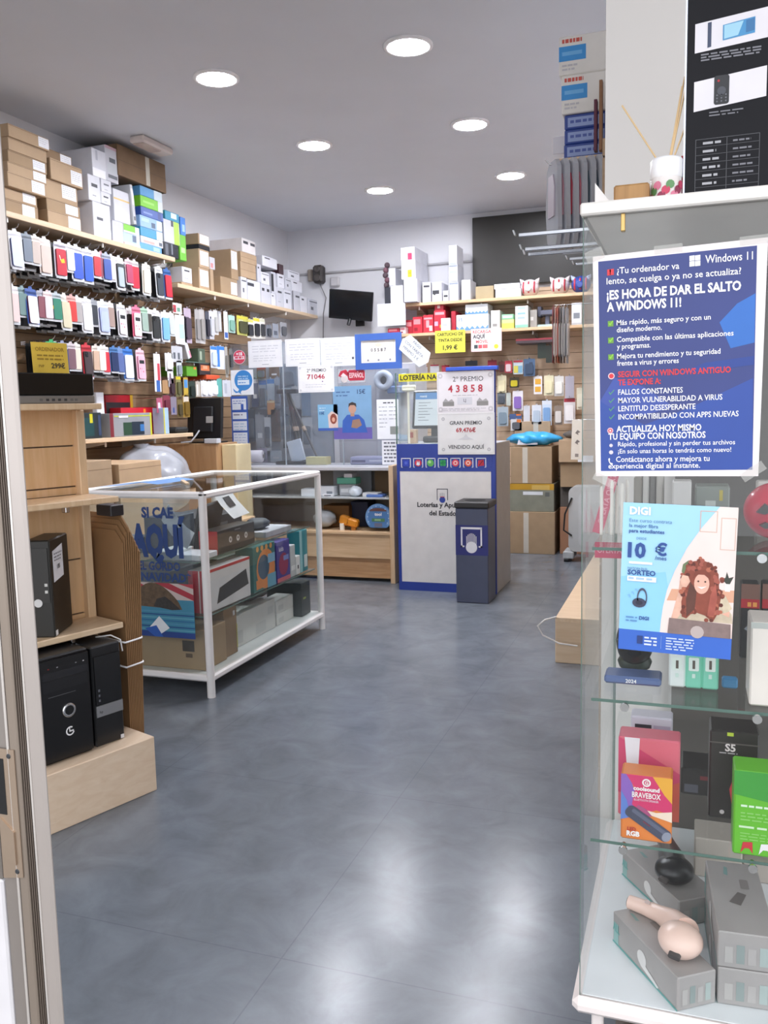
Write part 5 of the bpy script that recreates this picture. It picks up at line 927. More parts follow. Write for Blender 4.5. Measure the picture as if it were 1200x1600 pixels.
# round blue case with handle
c = at(591, 810, Y=6.76); R_ = .115; mb = MB(); cb = C('#4f7db4', .35); zc_ = Z1 + R_ + .004
P = [(R_ * math.cos(a) * (1.0), R_ * math.sin(a)) for a in [math.radians(-50 + 280 * k / 28) for k in range(29)]]
P = [(x, max(y, -R_ * .86)) for x, y in P]
F = Frame((c.x, 6.76, zc_), (1, 0, 0)); mb.slab(F, P, -.035, .0, cb)
mb.fd(F, 0, 0, R_ * .98, C('#6f9acb', .35), .001, 30, rin=R_ * .8, a0=math.radians(-40), a1=math.radians(220))
mb.fp(F, [(R_ * .68 * math.cos(a), R_ * .68 * math.sin(a) * .35 + R_ * .45) for a in [math.pi * k / 12 for k in range(13)]], C('#6d4a48', .5), .0015)
mb.ft(F, 'tool', 0, R_ * .12, .026, WHITE, e=.003, bold=.03); mb.fq(F, -R_ * .5, -R_ * .32, R_ * .5, -R_ * .08, C('#4f7f5a', .4), .002); mb.fq(F, -R_ * .28, -R_ * .26, R_ * .2, -R_ * .12, C('#8fb48a', .4), .003); mb.fq(F, -R_ * .3, -R_ * .7, R_ * .3, -R_ * .42, C('#6a6f86', .4), .002)
for k in range(10): a = math.radians(-30 + 26 * k); mb.fd(F, R_ * .82 * math.cos(a), R_ * .82 * math.sin(a), .006, C('#a9c2dd'), .002, 8)
obj('tool_case', mb, None, 'round light blue case with a carrying handle on the lower counter shelf', 'case')
# ------------------------------------------------------------------ lottery booth
LX0, LX1, LY, LH = -2.175, -1.388, 6.48, 1.17
bl, cream = C('#2a3f92', .35), C('#dcd9d6', .4)
t = thing('lottery_booth', 'white and blue lottery selling booth with a glass top beside the counter', 'booth', ((LX0 + LX1) / 2, 6.75, 0))
b = MB().box((LX0, LY, 0), (LX1, LY + .03, LH), cream, .002); F = Frame((LX0, LY, 0), (1, 0, 0)); w = LX1 - LX0
b.fq(F, 0, 0, w, .07, bl); b.fq(F, 0, .07, .025, LH, bl); b.fq(F, w - .03, .07, w, LH, bl); b.fq(F, .025, .955, w - .03, LH, bl, .0012)
b.ft(F, 'Loterías y Apuestas', .37, .675, .036, C('#2f2f33'), bold=.03, maxw=.46); b.ft(F, 'del Estado', .37, .61, .036, C('#2f2f33'), bold=.03)
b.frame(F, .325, .73, .415, .82, .006, C('#3a3b42')); b.fq(F, .331, .728, .409, .738, cream, .0012); b.fd(F, .37, .733, .024, C('#2c4396'), .0016, 18)
for k in range(6): b.fq(F, .35 + .007 * k, .755, .3525 + .007 * k, .79 - .002 * abs(k - 2.5), C('#8d8d96'), .0016)
b.fq(F, .352, .752, .388, .758, C('#b23a4a'), .002)
obj('front_panel', b, t, 'white front panel with blue edges and the lottery name'); em_c = ('#3246b4', '#c6354a', '#5fae58', '#2f9a5a', '#d84a5c', '#d5553a', '#b8283a')
for k, c in enumerate(em_c):
    b = MB(); x, y = .055 + .1005 * k, .985; wv = C('#e4e6ee', .4)
    b.fq(F, x - .018, y + .0, x - .012, y + .075, wv, .002); b.fq(F, x - .018, y + .069, x + .062, y + .075, wv, .002); b.fq(F, x + .056, y, x + .062, y + .075, wv, .002); b.fq(F, x - .018, y, x - .006, y + .005, wv, .002); b.fq(F, x + .05, y, x + .062, y + .005, wv, .002)
    cx, cy = x + .022, y + .036
    if k == 0: b.fq(F, cx - .022, cy - .026, cx + .022, cy + .022, C(c), .0022); b.fd(F, cx, cy, .012, C('#5468c8'), .0026, 10)
    elif k == 1: b.fd(F, cx, cy, .028, C(c), .0022, 16); b.fp(F, [(cx - .015, cy - .015), (cx - .008, cy + .018), (cx, cy - .002), (cx + .008, cy + .018), (cx + .015, cy - .015), (cx + .006, cy - .018), (cx, cy - .022), (cx - .006, cy - .018)], wv, .0026)
    elif k == 2: b.fd(F, cx, cy, .028, C(c), .0022, 18); b.fd(F, cx - .006, cy + .008, .012, C('#a9d48e'), .0026, 12)
    elif k == 3: 
        for dx, dy in ((-.011, -.011), (.011, -.011), (-.011, .011), (.011, .011)): b.fd(F, cx + dx, cy + dy, .014, C(c), .0022, 12)
    elif k == 6: b.fp(F, [(cx - .026, cy - .026), (cx + .026, cy - .02), (cx + .02, cy + .026), (cx - .02, cy + .02)], C(c), .0022); b.fp(F, [(cx - .018, cy - .02), (cx - .012, cy - .022), (cx + .018, cy + .018), (cx + .012, cy + .02)], C('#5f1420'), .0026)
    else: b.fd(F, cx, cy, .028, C(c), .0022, 18); b.fd(F, cx, cy, .017, C('#f0c9c4'), .0026, 16); b.fd(F, cx, cy, .009, C(c), .003, 12)
    obj('game_emblem', b, t)
gry = C('#a9aaa9', .5)
obj('side_panel', MB().box((LX1 - .012, LY + .03, 0), (LX1 + .004, 7.05, LH), gry, .002), t, 'grey side panel'); obj('side_panel', MB().box((LX0, LY + .03, 0), (LX0 + .015, 7.05, LH), C('#3d4f9c', .4), .002), t)
obj('booth_top', MB().box((LX0 + .001, LY + .03, LH - .03), (LX1 - .012, 7.05, LH - .002), C('#b9bcc2', .35)), t)
obj('corner_post', MB().box((LX1 - .02, LY - .002, 0), (LX1 + .008, LY + .03, 1.735), bl, .004), t, 'blue corner post'); obj('top_rail', MB().box((-1.76, LY - .02, 1.722), (LX1 + .03, LY + .04, 1.752), C('#2f57c4', .35), .004), t, 'bright blue top rail')
obj('clear_pane', MB().box((LX0 + .02, LY + .006, LH), (LX1 - .02, LY + .012, 1.722), GLASS), t); obj('clear_pane', MB().box((LX0, LY + .006, LH), (LX0 + .006, 7.0, 1.722), GLASS).box((LX0 - .002, LY + .004, LH), (LX0 + .008, LY + .008, 1.722), GEDGE), t)
obj('yellow_strip', MB().slab(Frame((LX0 + .03, LY + .002, 1.655), (1, 0, 0)), [(0, 0), (.4, 0), (.4, .06), (0, .06)], 0, .001, C('#dcd42a', .5)).ft(Frame((LX0 + .03, LY + .001, 1.655), (1, 0, 0)), 'LOTERÍA NACIONAL', .012, .012, .036, C('#26262a'), al='L', maxw=.55, bold=.03), t, 'yellow strip with black lettering')
# lottery terminal inside the booth
t = thing('lottery_terminal', 'touch screen terminal with a lit blue and white screen inside the lottery booth', 'terminal', (-1.93, 6.75, LH))
T = Matrix.Translation((-1.93, 6.72, LH)) @ Matrix.Rotation(math.radians(-12), 4, 'X') @ Matrix.Rotation(.0, 4, 'Z')
obj('housing', MB(T).box((-.2, 0, .12), (.2, .05, .43), C('#2a2c31', .35), .01), t)
F = Frame(T @ Vector((-.178, -.001, .14)), (1, 0, 0), T.to_3x3() @ Vector((0, 0, 1))); b = MB(); b.fq(F, 0, 0, .356, .27, glow('#dfeaf6', .75), .0005); b.fq(F, 0, .215, .356, .27, glow('#2f8ad8', .7), .001); b.ft(F, 'menú', .04, .232, .018, glow('#e9f2fb', .8), al='L', e=.0015)
for k in range(7): b.fq(F, .03, .185 - .024 * k, .03 + (.1, .07, .12, .08, .1, .06, .09)[k], .189 - .024 * k, glow('#6f86a0', .3), .0015); b.fq(F, .28, .185 - .024 * k, .3, .189 - .024 * k, glow('#6f86a0', .3), .0015)
obj('screen', b, t, 'lit screen'); obj('stand', MB().box((-2.03, 6.72, LH), (-1.83, 6.95, LH + .05), C('#2a2c31'), .01).box((-1.97, 6.76, LH + .04), (-1.89, 6.8, LH + .2), C('#2a2c31'), .006), t)
pack('small_card_box', 'small beige box at the left end inside the lottery booth', 'box', (-2.12, 6.6, LH), (-2.05, 6.66, LH + .11), '-Y', C('#c4a98c'), bands((.2, .4, .7, .8, '#a3544a')))
mb = MB().lathe((-2.125, 6.56, 1.66), [(.02, 0), (.035, .02), (.035, .04), (.02, .06)], C('#dfe6ea', .3), 16); mb.box((-2.1, 6.55, 1.172), (-2.085, 6.56, 1.66), C('#e9e4d4', .4)); mb.box((-2.14, 6.53, 1.58), (-2.03, 6.57, 1.63), C('#f2efe0', .4), .01)
obj('desk_lamp', mb, None, 'small white lamp in the top left corner of the lottery booth', 'lamp')
def prem2(b, F, w, h):
    k = C('#3f3e42', .6); r = C('#b82f42', .5); b.frame(F, w * .02, h * .03, w * .98, h * .97, .002, C('#b9b5b8')); b.ft(F, '2º PREMIO', w * .55, h * .76, h * .115, k, maxw=w * .74, bold=.0); b.ft(F, '4 3 8 5 8', w * .5, h * .505, h * .165, r, maxw=w * .82, bold=.02)
    b.lines(F, w * .28, w * .75, h * .42, .004, 1, .01, C('#b3b1b6'), 3, .001, .03); b.fq(F, w * .36, h * .2, w * .62, h * .38, C('#d2d2d8'), .0008); b.ft(F, 'LJ', w * .49, h * .27, h * .07, C('#7d7d86'), e=.0012)
    for x in (.1, .7): b.fq(F, w * x, h * .17, w * (x + .2), h * .27, C('#8b8a88'), .0008); b.fp(F, [(w * x, h * .27), (w * (x + .05), h * .36), (w * (x + .1), h * .29), (w * (x + .16), h * .34), (w * (x + .2), h * .27)], C('#aaa8a8'), .0008)
    b.lines(F, w * .1, w * .9, h * .1, .004, 2, .012, C('#b3b1b6'), 5, .001, .03)
    for x, y in ((.06, .09), (.94, .09), (.06, .9), (.94, .9)): b.fd(F, w * x, h * y, .02, C('#c9c6ca'), .0008, 10, rin=.008)
sheet('prize_sheet', 'white prize sheet reading 2º PREMIO 43858 on the front of the lottery booth', 'sheet', 683, 580, 772, 645, LY - .006, '#e6e3e6', prem2)
def prem3(b, F, w, h):
    k = C('#57585c', .6); b.frame(F, w * .02, h * .03, w * .98, h * .97, .002, C('#c4c4c6')); b.ft(F, 'GRAN PREMIO', w * .5, h * .72, h * .085, k, maxw=w * .66, bold=.02); b.ft(F, '69.476€', w * .5, h * .54, h * .1, C('#b3404a', .5), maxw=w * .5, bold=.03); b.ft(F, 'VENDIDO AQUÍ', w * .5, h * .14, h * .085, k, maxw=w * .68, bold=.02)
    b.fp(F, [(w * .36, h * .36), (w * .46, h * .42), (w * .5, h * .5), (w * .54, h * .42), (w * .64, h * .36)], C('#cfcfd2'), .0008)
    for x, y in ((.1, .12), (.9, .12), (.1, .86), (.9, .86)): b.fd(F, w * x, h * y, .014, C('#b9b9bc'), .0008, 8, rin=.005)
sheet('prize_sheet', 'white prize sheet reading GRAN PREMIO 69.476€ VENDIDO AQUÍ on the booth front', 'sheet', 684, 645, 773, 710, LY - .008, '#e0e0df', prem3)
# paper bin in front of it
t = thing('ballot_bin', 'slim grey blue bin with a white ball emblem in front of the lottery booth', 'bin', (-1.49, 6.24, 0))
BX0, BX1, BY0, BY1 = -1.615, -1.37, 6.145, 6.40; sl = C('#4a5066', .4)
mb = MB().box((BX0, BY0, 0), (BX1, BY1, .71), sl, .006); F = Frame((BX0, BY0, 0), (1, 0, 0)); w = BX1 - BX0; mb.fq(F, .0, .36, w, .585, C('#2b2f72', .4)); obj('body', mb, t)
b = MB(); wv = C('#e4e4ea', .4); b.fq(F, .04, .555, .2, .57, wv, .001); b.fq(F, .04, .42, .052, .56, wv, .001); b.fq(F, .188, .42, .2, .56, wv, .001); b.fq(F, .04, .42, .066, .432, wv, .001); b.fq(F, .174, .42, .2, .432, wv, .001); b.fd(F, .12, .42, .043, wv, .0014, 24)
for k in range(8): b.fq(F, .082 + .0102 * k, .44, .0865 + .0102 * k, .525 - .0018 * (k - 3.5) ** 2, wv, .0012)
obj('emblem', b, t, 'white ball emblem on dark blue'); mb = MB().box((BX0 - .008, BY0 - .008, .71), (BX1 + .008, BY1 + .008, .757), C('#2e2c2c', .5), .008); mb.fd(Frame((BX0, BY0, .757), (1, 0, 0), (0, 1, 0)), w / 2, .12, .08, C('#141414', .8), .001, 24); obj('lid', mb, t, 'black lid with a round hole')

# ------------------------------------------------------------------ back wall: screens, boxes, signs
t = thing('large_screen', 'very large dark screen hanging high on the back wall at the right', 'television', (-1.25, YB - .05, 2.64))
obj('screen_panel', MB().box((-2.105, YB - .07, 2.66), (-.26, YB - .02, 3.345), C('#2b2926', .4, spec=.35), .004), t); obj('wall_mount', MB().box((-1.6, YB - .02, 2.8), (-1.0, YB, 3.2), DARK), t)
t = thing('small_monitor', 'small black monitor tilted on an arm high on the back wall', 'monitor', (-3.35, 8.7, 2.3))
T = Matrix.Translation((-3.36, 8.6, 2.53)) @ Matrix.Rotation(math.radians(9), 4, 'Y') @ Matrix.Rotation(math.radians(12), 4, 'X') @ Matrix.Rotation(math.radians(8), 4, 'Z'); T = T @ Matrix.Scale(1, 4)
mb = MB(T).box((-.235, 0, -.15), (.235, .04, .15), C('#141517', .25), .006); mb.fq(Frame((-.22, -.0005, -.12)), 0, 0, .44, .255, C('#0d0e10', .12)); obj('screen_panel', mb, t)
obj('wall_arm', MB().tube([(-3.36, 8.64, 2.5), (-3.36, 8.75, 2.42), (-3.37, YB, 2.4)], .016, BLACK, 8).box((-3.42, YB - .012, 2.34), (-3.32, YB, 2.46), BLACK), t); obj('foot', MB().tube([(-3.38, 8.62, 2.39), (-3.39, 8.6, 2.33)], .02, BLACK, 8), t)
mb = MB(); pa, pb = at(500, 427, Y=8.88), at(742, 412, Y=8.88); mb.tube([(pa.x, 8.885, pa.z), (pb.x, 8.885, pa.z)], .012, C('#b4b2b4', .5)); mb.tube([(pa.x - .25, 8.885, pa.z), (pa.x, 8.885, pa.z)], .012, C('#b4b2b4'))
obj('conduit', mb, None, 'thin grey conduit running along the back wall above the small monitor', 'conduit')
c = at(497, 428, Y=8.82); mb = MB().box((c.x - .05, 8.78, c.z - .1), (c.x + .06, YB - .001, c.z + .09), C('#3a3533', .5), .02)
for dz in (-.045, .045): mb.lathe((c.x + .005, 8.782, c.z + dz), [(.036, 0), (.036, .012), (.028, .014), (.012, .006)], C('#55504d', .4), 18, axis=(0, -1, 0))
obj('wall_speaker', mb, None, 'small dark speaker with two cones fixed high on the back wall near the corner', 'speaker')
mb = MB(); mb.tube([(c.x, 8.86, c.z - .1), (c.x + .06, 8.88, c.z - .25), (c.x + .02, 8.885, c.z - .42), (c.x, 8.885, c.z - .9)], .005, C('#6f6c6c'), 6); obj('speaker_wire', mb, None, 'thin wire hanging down the back wall from the dark speaker', 'cable')
c = at(523, 440, Y=8.86); pack('junction_box', 'pale square junction box on the back wall right of the dark speaker', 'junction box', (c.x - .05, 8.85, c.z - .05), (c.x + .05, YB - .001, c.z + .05), '-Y', C('#c9c7c9'), c=.01)
c = at(484, 428, Y=8.86); pack('wall_socket', 'small beige socket block left of the dark speaker', 'socket', (c.x - .03, 8.86, c.z - .08), (c.x + .03, YB - .001, c.z + .05), '-Y', C('#a59a8e'), c=.01)
BYF = 8.55
def bk(px0, px1, py, pyb, label, body, draw=None, on_=None, name='product_box', cat='box', Y=BYF, dep=.25, sh=2.5005):
    zt = at((px0 + px1) / 2, py, Y=Y).z; z0 = sh if on_ is None else on_; zc = (z0 + zt) / 2
    pack(name, label, cat, (x_at(px0, Y, zc), Y, z0), (x_at(px1, Y, zc), Y + dep, zt), '-Y', body, draw, sd=px0); return zt + .001
z = bk(631, 652, 436, 0, Y=8.44, dep=.44, label= 'large white box at the bottom of the tall white stack on the back shelf', body=WB2, draw=bands((.1, .55, .8, .95, '#cfd0da'), (.0, .0, 1, .03, '#3f3f46')))
z = bk(627, 649, 407, 0, Y=8.44, dep=.44, label= 'white box with a yellow label in the tall white stack on the back shelf', body=WB, draw=bands((.45, .1, .75, .5, '#e3c81e'), (.5, .3, .7, .34, '#8a7a20')), on_=z)
bk(626, 648, 386, 0, Y=8.44, dep=.44, label= 'white box with a dark pink label topping the tall white stack', body=WB, draw=bands((.5, .05, .8, .55, '#b22a58'), (.1, .6, .5, .95, '#dfe0ea')), on_=z)
z = bk(610, 630, 446, 0, 'square white box left of the tall white stack on the back shelf', WB, bands((.2, .5, .5, .54, '#c4c4cc')))
bk(608, 618, 419, 0, 'narrow white box on the square white box, left end of the back shelf', WB, bands((.2, .5, .6, .54, '#c4c4cc')), on_=z)
bk(601, 609, 449, 0, 'dark slim case at the very left end of the back shelf', C('#33353d', .4)); 
mb = MB(); c = at(604, 432, Y=8.6); 
for k in range(5): mb.blob((c.x - .01 + .012 * math.sin(k * 2), 8.62, at(604, 450, Y=8.6).z + .03 + .05 * k), (.03, .03, .03), C('#7a5560' if k % 2 else '#5a4a50', .8), 10, 6)
obj('cloth_bundle', mb, None, 'reddish brown bundle on the dark slim case at the left end of the back shelf', 'bundle')
bk(660, 673, 441, 0, 'white charger box with dark lettering right of the tall white stack', WB, bands((.15, .75, .85, .85, '#3a3b42'), (.6, .2, .8, .25, '#b9b9c2')))
bk(675, 690, 441, 0, 'white box with a big black plug picture on the back shelf', WB, bands((.05, .4, .75, .6, '#33343a'), (.2, .35, .35, .4, '#33343a')))
bk(692, 701, 454, 0, 'tiny white box with a dark oval on the back shelf', WB, bands((.15, .4, .85, .6, '#3f4046')))
z = bk(702, 716, 440, 0, 'white box with grey band at the bottom of the narrow three box stack', WB2, bands((.05, .85, .95, .95, '#8d95a2'), (.1, .4, .4, .5, '#b9c4d0')))
z = bk(701, 715, 413, 0, 'white box with grey print in the middle of the narrow three box stack', WB2, bands((.05, .85, .95, .95, '#8d95a2'), (.1, .5, .9, .6, '#a3adb9')), on_=z)
bk(701, 714, 383, 0, 'plain pale box on top of the narrow three box stack', WB, bands((.05, .0, .9, .08, '#a9b3bf')), on_=z)
bk(721, 735, 437, 0, 'plain white box next to the edge of the very large dark screen', WB)
bk(743, 771, 447, 0, 'crumpled kraft parcel under the very large dark screen', C('#a89878', .8), dep=.18)
z = bk(774, 814, 451, 0, 'white tray like box lying under the very large dark screen', WB2, bands((0, .9, 1, 1, '#b9b9c0')), dep=.2)
bk(772, 812, 443, 0, 'flat white paper pack on the white tray like box', C('#e2e2e6'), on_=z, dep=.2)
def pig(px, py, body, stripe, label):
    c = at(px, py, Y=8.62); r = .092; zc = 2.5 + r * .92; t = thing('piggy_bank', label, 'money box', (c.x, 8.62, 2.5005), 'round striped money boxes')
    mb = MB().blob((c.x, 8.62, zc), (r, r, r * .9), C(body, .3), 20, 14); mb.lathe((c.x, 8.62 - r * .85, zc - .01), [(.032, 0), (.034, .03), (.024, .035)], C(body, .3), 14, axis=(0, -1, 0)); obj('body', mb, t)
    b = MB()
    for dx in (-.052, 0, .052): b.tube([(c.x + dx, 8.62 - math.sqrt(max(.0001, r * r * (1 - (dz / (r * .9)) ** 2) - dx * dx)) - .001, zc + dz) for dz in (-.05, -.03, -.01, .015, .035, .05)], .009, C(stripe, .35), 6)
    obj('stripes', b, t); 
    for s in (-1, 1): obj('ear', MB().lathe((c.x + s * .065, 8.61, zc + .05), [(.026, 0), (.02, .02), (.002, .05)], C('#d9cfcf' if body != '#3a4f9a' else '#a9b3d0', .4), 10, axis=(s * .6, -.1, .8)), t)
pig(828, 445, '#e6dede', '#b23446', 'round white money box with red stripes, left one of two on the back shelf'); pig(875, 443, '#e3dcdc', '#a82c3c', 'round white money box with red stripes, right one of two on the back shelf'); pig(908, 447, '#3a4f9a', '#c23a4c', 'round blue money box with red stripes at the right end of the back shelf')
# red boxes and others on the lower shelf
def lo_(px0, px1, py, label, body, draw=None, on_=None, **k): return bk(px0, px1, py, 0, label, C(body, .4), draw, on_, sh=2.2005, **k)
rd = bands((.1, .55, .8, .85, '#d98a90'), (.15, .15, .5, .35, '#8f1524'))
lo_(606, 624, 513, 'low red box at the left end of the lower back shelf', '#b5283a', rd, Y=8.52, dep=.1); lo_(625, 634, 511, 'low white and red box beside the low red box', '#d9c4c6', rd, Y=8.52, dep=.1)
lo_(634, 645, 500, 'small red box partly behind the white board on the lower back shelf', '#b32537', rd, Y=8.6)
lo_(645, 660, 495, 'first red box right of the white board on the lower back shelf', '#c02c3c', rd); lo_(661, 677, 492, 'second red box with pale picture on the lower back shelf', '#c4303f', bands((.3, .3, .6, .7, '#d9a0a4'), (.6, .1, .9, .4, '#e3c4c4'), (.1, .75, .9, .85, '#dca0a6')))
z = lo_(678, 696, 485, 'third and tallest red box with pale marks on the lower back shelf', '#c22d3e', bands((.05, .3, .35, .5, '#d9a6c4'), (.5, .2, .9, .35, '#d9b04a'), (.1, .8, .9, .92, '#dd9aa0'))); lo_(679, 693, 474, 'small red box on top of the tallest red box', '#b52a3a', bands((.3, .3, .6, .7, '#e3c9c9')), on_=z)
lo_(689, 703, 497, 'small white box in front of the tallest red box', '#e0e2e4', bands((.2, .4, .7, .6, '#b9bcc2')), Y=8.505, dep=.04)
lo_(705, 712, 486, 'upright dark red folder beside the white and blue boxes', '#a82033'); 
def wv_(mb, F, w, h):
    mb.fq(F, 0, 0, w, h * .3, C('#5f8fc4', .4), .0006)
    for k in range(6): mb.fp(F, [(w * (.02 + .16 * k), h * .3), (w * (.1 + .16 * k), h * .12), (w * (.18 + .16 * k), h * .3)], C('#dfe6ee', .4), .001)
    mb.ft(F, '15', w * .14, h * .6, h * .2, C('#6f86a8')) if w > .3 else None
z = lo_(713, 763, 491, 'large white and blue toner box on the lower back shelf', '#e0e7ec', wv_); lo_(727, 762, 475, 'smaller white and blue toner box on top of the large one', '#dfe6ea', wv_, on_=z)
lo_(767, 781, 485, 'upright white box with small picture right of the toner boxes', '#ece9e6', bands((.2, .15, .7, .3, '#8a8784'))); z = lo_(784, 803, 499, 'yellow green box on the lower back shelf', '#d9d35a', bands((0, .6, 1, 1, '#b9c98a'))); lo_(784, 802, 491, 'small pale green box on the yellow green box', '#8fc9a0', bands((.1, .3, .9, .7, '#d9e9de')), on_=z)
lo_(805, 825, 478, 'tall white and mint box on the lower back shelf', '#e3ebe9', bands((0, 0, 1, .14, '#8fc4ab'), (.2, .4, .75, .5, '#9fb3c4'), (.2, .6, .8, .7, '#8fb3c9'), (.2, .85, .8, .95, '#a5c9b9')), Y=8.5)
lo_(828, 839, 484, 'grey transparent organiser behind the tall white and mint box', '#9c9790', bands((.1, .4, .5, .6, '#d0ccc6')))
mb = MB(); c = at(855, 495, Y=8.6); gm = C('#5d6070', .4); mb.box((c.x - .09, 8.56, 2.2), (c.x + .09, 8.7, 2.225), C('#a9c0bc'), .005); mb.box((c.x - .02, 8.6, 2.22), (c.x + .02, 8.66, 2.32), gm, .004); mb.box((c.x - .06, 8.55, 2.31), (c.x + .09, 8.7, 2.36), gm, .01); mb.box((c.x - .09, 8.57, 2.3), (c.x - .05, 8.68, 2.4), C('#3f4150'), .008)
obj('label_device', mb, None, 'grey blue desk device on a pale base on the lower back shelf', 'device')
lo_(893, 909, 473, 'white and grey camera box at the right end of the lower back shelf', '#d0d3d6', bands((.2, .3, .8, .55, '#7d828a'), (.0, .0, 1, .1, '#b3b6ba')))
def wbd(b, F, w, h): b.frame(F, 0, 0, w, h, .004, C('#c9cbd4')); b.fq(F, w * .58, h * .55, w * .78, h * .9, C('#d3d8e2')); b.lines(F, w * .1, w * .5, h * .75, .008, 1, .02, C('#c6cad6'), 2, .001, .05)
sheet('white_board', 'blank white board leaning at the left end of the lower back shelf', 'board', 590, 474, 634, 509, 8.49, '#e6e8f0', wbd, th=.006)
def ysg(b, F, w, h): k = C('#3a3820', .6); b.ft(F, 'CARTUCHO DE', w / 2, h * .76, h * .13, k, maxw=w * .86, bold=.03); b.ft(F, 'TINTA DESDE', w / 2, h * .5, h * .13, k, maxw=w * .8, bold=.03); b.ft(F, '1,99 €', w / 2, h * .14, h * .19, C('#33321f'), maxw=w * .62, bold=.03)
sheet('price_sign', 'yellow sign reading CARTUCHO DE TINTA DESDE 1,99 € below the red boxes', 'sign', 680, 516, 727, 551, 8.49, '#ddd94a', ysg)
def rsg(b, F, w, h):
    r, k = C('#c9505a', .5), C('#4a4a52', .5); b.frame(F, 0, 0, w, h, h * .03, C('#dcc0c0')); b.ft(F, 'RECARGA', w * .36, h * .8, h * .13, r, maxw=w * .6); b.ft(F, 'AQUÍ', w * .26, h * .58, h * .16, k, maxw=w * .4, bold=.04); b.ft(F, 'MÓVIL', w * .36, h * .37, h * .13, r, maxw=w * .42); b.fq(F, w * .1, h * .14, w * .22, h * .3, C('#3f4a4e')); b.fq(F, w * .24, h * .14, w * .36, h * .3, C('#d05560')); b.fq(F, w * .38, h * .14, w * .54, h * .3, C('#d86a6a')); b.fd(F, w * .82, h * .2, h * .1, C('#e3cf3a'), .001, 14); b.fd(F, w * .78, h * .6, h * .2, C('#cfd4da'), .001, 16)
sheet('price_sign', 'white sign with red and black lettering AQUÍ right of the yellow sign', 'sign', 736, 513, 784, 549, 8.49, '#e4ded8', rsg)
p = at(627, 541, Y=6.9); T = Matrix.Rotation(math.radians(42), 4, 'Y'); F = Frame((p.x, 6.9, p.z), T.to_3x3() @ Vector((1, 0, 0)), T.to_3x3() @ Vector((0, 0, 1))); b = MB(); L, H = .23, .2
b.slab(F, [(0, -.03), (L, -.03), (L + .035, .05), (L, .12), (0, .12), (-.03, .05)], 0, .002, C('#dbe2ea', .5)); k_ = C('#5a5e68'); F2 = Frame(F.p(0, 0, .002), F.r, F.u)
for i, s in enumerate(('PAGO', 'CON TARJETA', 'MÍNIMO 2 €')): b.ft(F2, s, .1, .085 - .042 * i, .022, k_, maxw=.2, bold=.0)
obj('hanging_tag', b, None, 'pale card tag hanging askew beside the blue framed certificate', 'sign')
# packs hanging on the back panel
BP = [((640, 570, 652, 582), 'red topped pack behind the pale card tag, first of the hidden red row', '#b93a48', '#8f1f30', None), ((654, 572, 668, 583), 'red topped pack second in the hidden red row above the booth', '#c9c4c6', '#b32a3c', None), ((672, 570, 686, 583), 'red topped pack third in the hidden red row above the booth', '#cfd0d2', '#b32a3c', None), ((690, 571, 702, 583), 'red topped pack fourth in the hidden red row above the booth', '#b84a58', '#a02436', None), ((727, 564, 746, 572), 'dark blue grey pack peeping over the blue top rail of the booth', '#353b48', None, None),
      ((762, 563, 776, 580), 'red pack just above the right end of the booth rail', '#b02c3e', '#8d1f30', None), ((780, 565, 789, 582), 'brown and red pack right of the booth rail', '#7a3f3a', None, '#4a2a28'), ((789, 564, 800, 583), 'red and white pack right of the booth rail', '#c24452', '#a82638', '#dfc9cc'), ((802, 563, 817, 585), 'red headed pack with yellow and blue picture on the back panel', '#c9d6dc', '#c02c3c', None), ((818, 561, 836, 588), 'dark blue patterned pack on the back panel', '#4a6484', None, '#31435c'),
      ((777, 587, 791, 615), 'cream headphone pack on the back panel beside the booth', '#d9d0b0', None, '#e9dfb8'), ((796, 590, 811, 606), 'black pack with a yellow square on the back panel', '#3a3020', None, '#c4b41e'), ((834, 588, 847, 616), 'white pack with two orange squares on the back panel', '#e9e6e6', None, None), ((850, 587, 865, 618), 'pale gold pack on the back panel', '#ddd6b4', None, '#e6dcb4'), ((866, 588, 881, 619), 'silver white pack on the back panel', '#d6d4d0', None, '#e9e6de'), ((883, 588, 897, 622), 'plain lavender grey pack on the back panel', '#b3aeba', None, None),
      ((777, 614, 790, 632), 'dark grey mixed pack beside the booth', '#6a7076', None, '#4c525a'), ((791, 614, 798, 634), 'pale green grey pack beside the booth', '#b9c0b8', None, None), ((801, 611, 817, 642), 'white pack with purple and pink picture on the back panel', '#e3dfe2', None, '#8a6ab4'), ((777, 636, 794, 666), 'clear blue grey pack below the dark grey mixed pack', '#a9b6be', None, '#7f909c'), ((796, 647, 815, 656), 'blue banded pack over an orange cornered pack', '#4a5f8c', None, None), ((798, 655, 815, 673), 'white pack with an orange corner on the back panel', '#d6d4d4', None, '#5f5f64'), ((818, 634, 828, 662), 'white cone shaped paper pack on the back panel', '#d4d4d8', None, None),
      ((831, 633, 846, 663), 'white and red pack in the lower row of the back panel', '#d9dce2', None, '#b9c4cf'), ((847, 626, 862, 665), 'white and light blue plug pack in the lower row of the back panel', '#cfdbe8', '#dfe3ea', '#7fa3cc'), ((866, 634, 879, 664), 'brown and white cable pack in the lower row of the back panel', '#8d7d70', None, '#d9d0c8'), ((881, 622, 899, 662), 'red headed pack of white sticks in the lower row of the back panel', '#d9d2d2', '#a83240', '#ece6e4'), ((901, 606, 912, 640), 'cream pack at the far right of the back panel', '#e0d8c0', None, '#e9e2cc')]
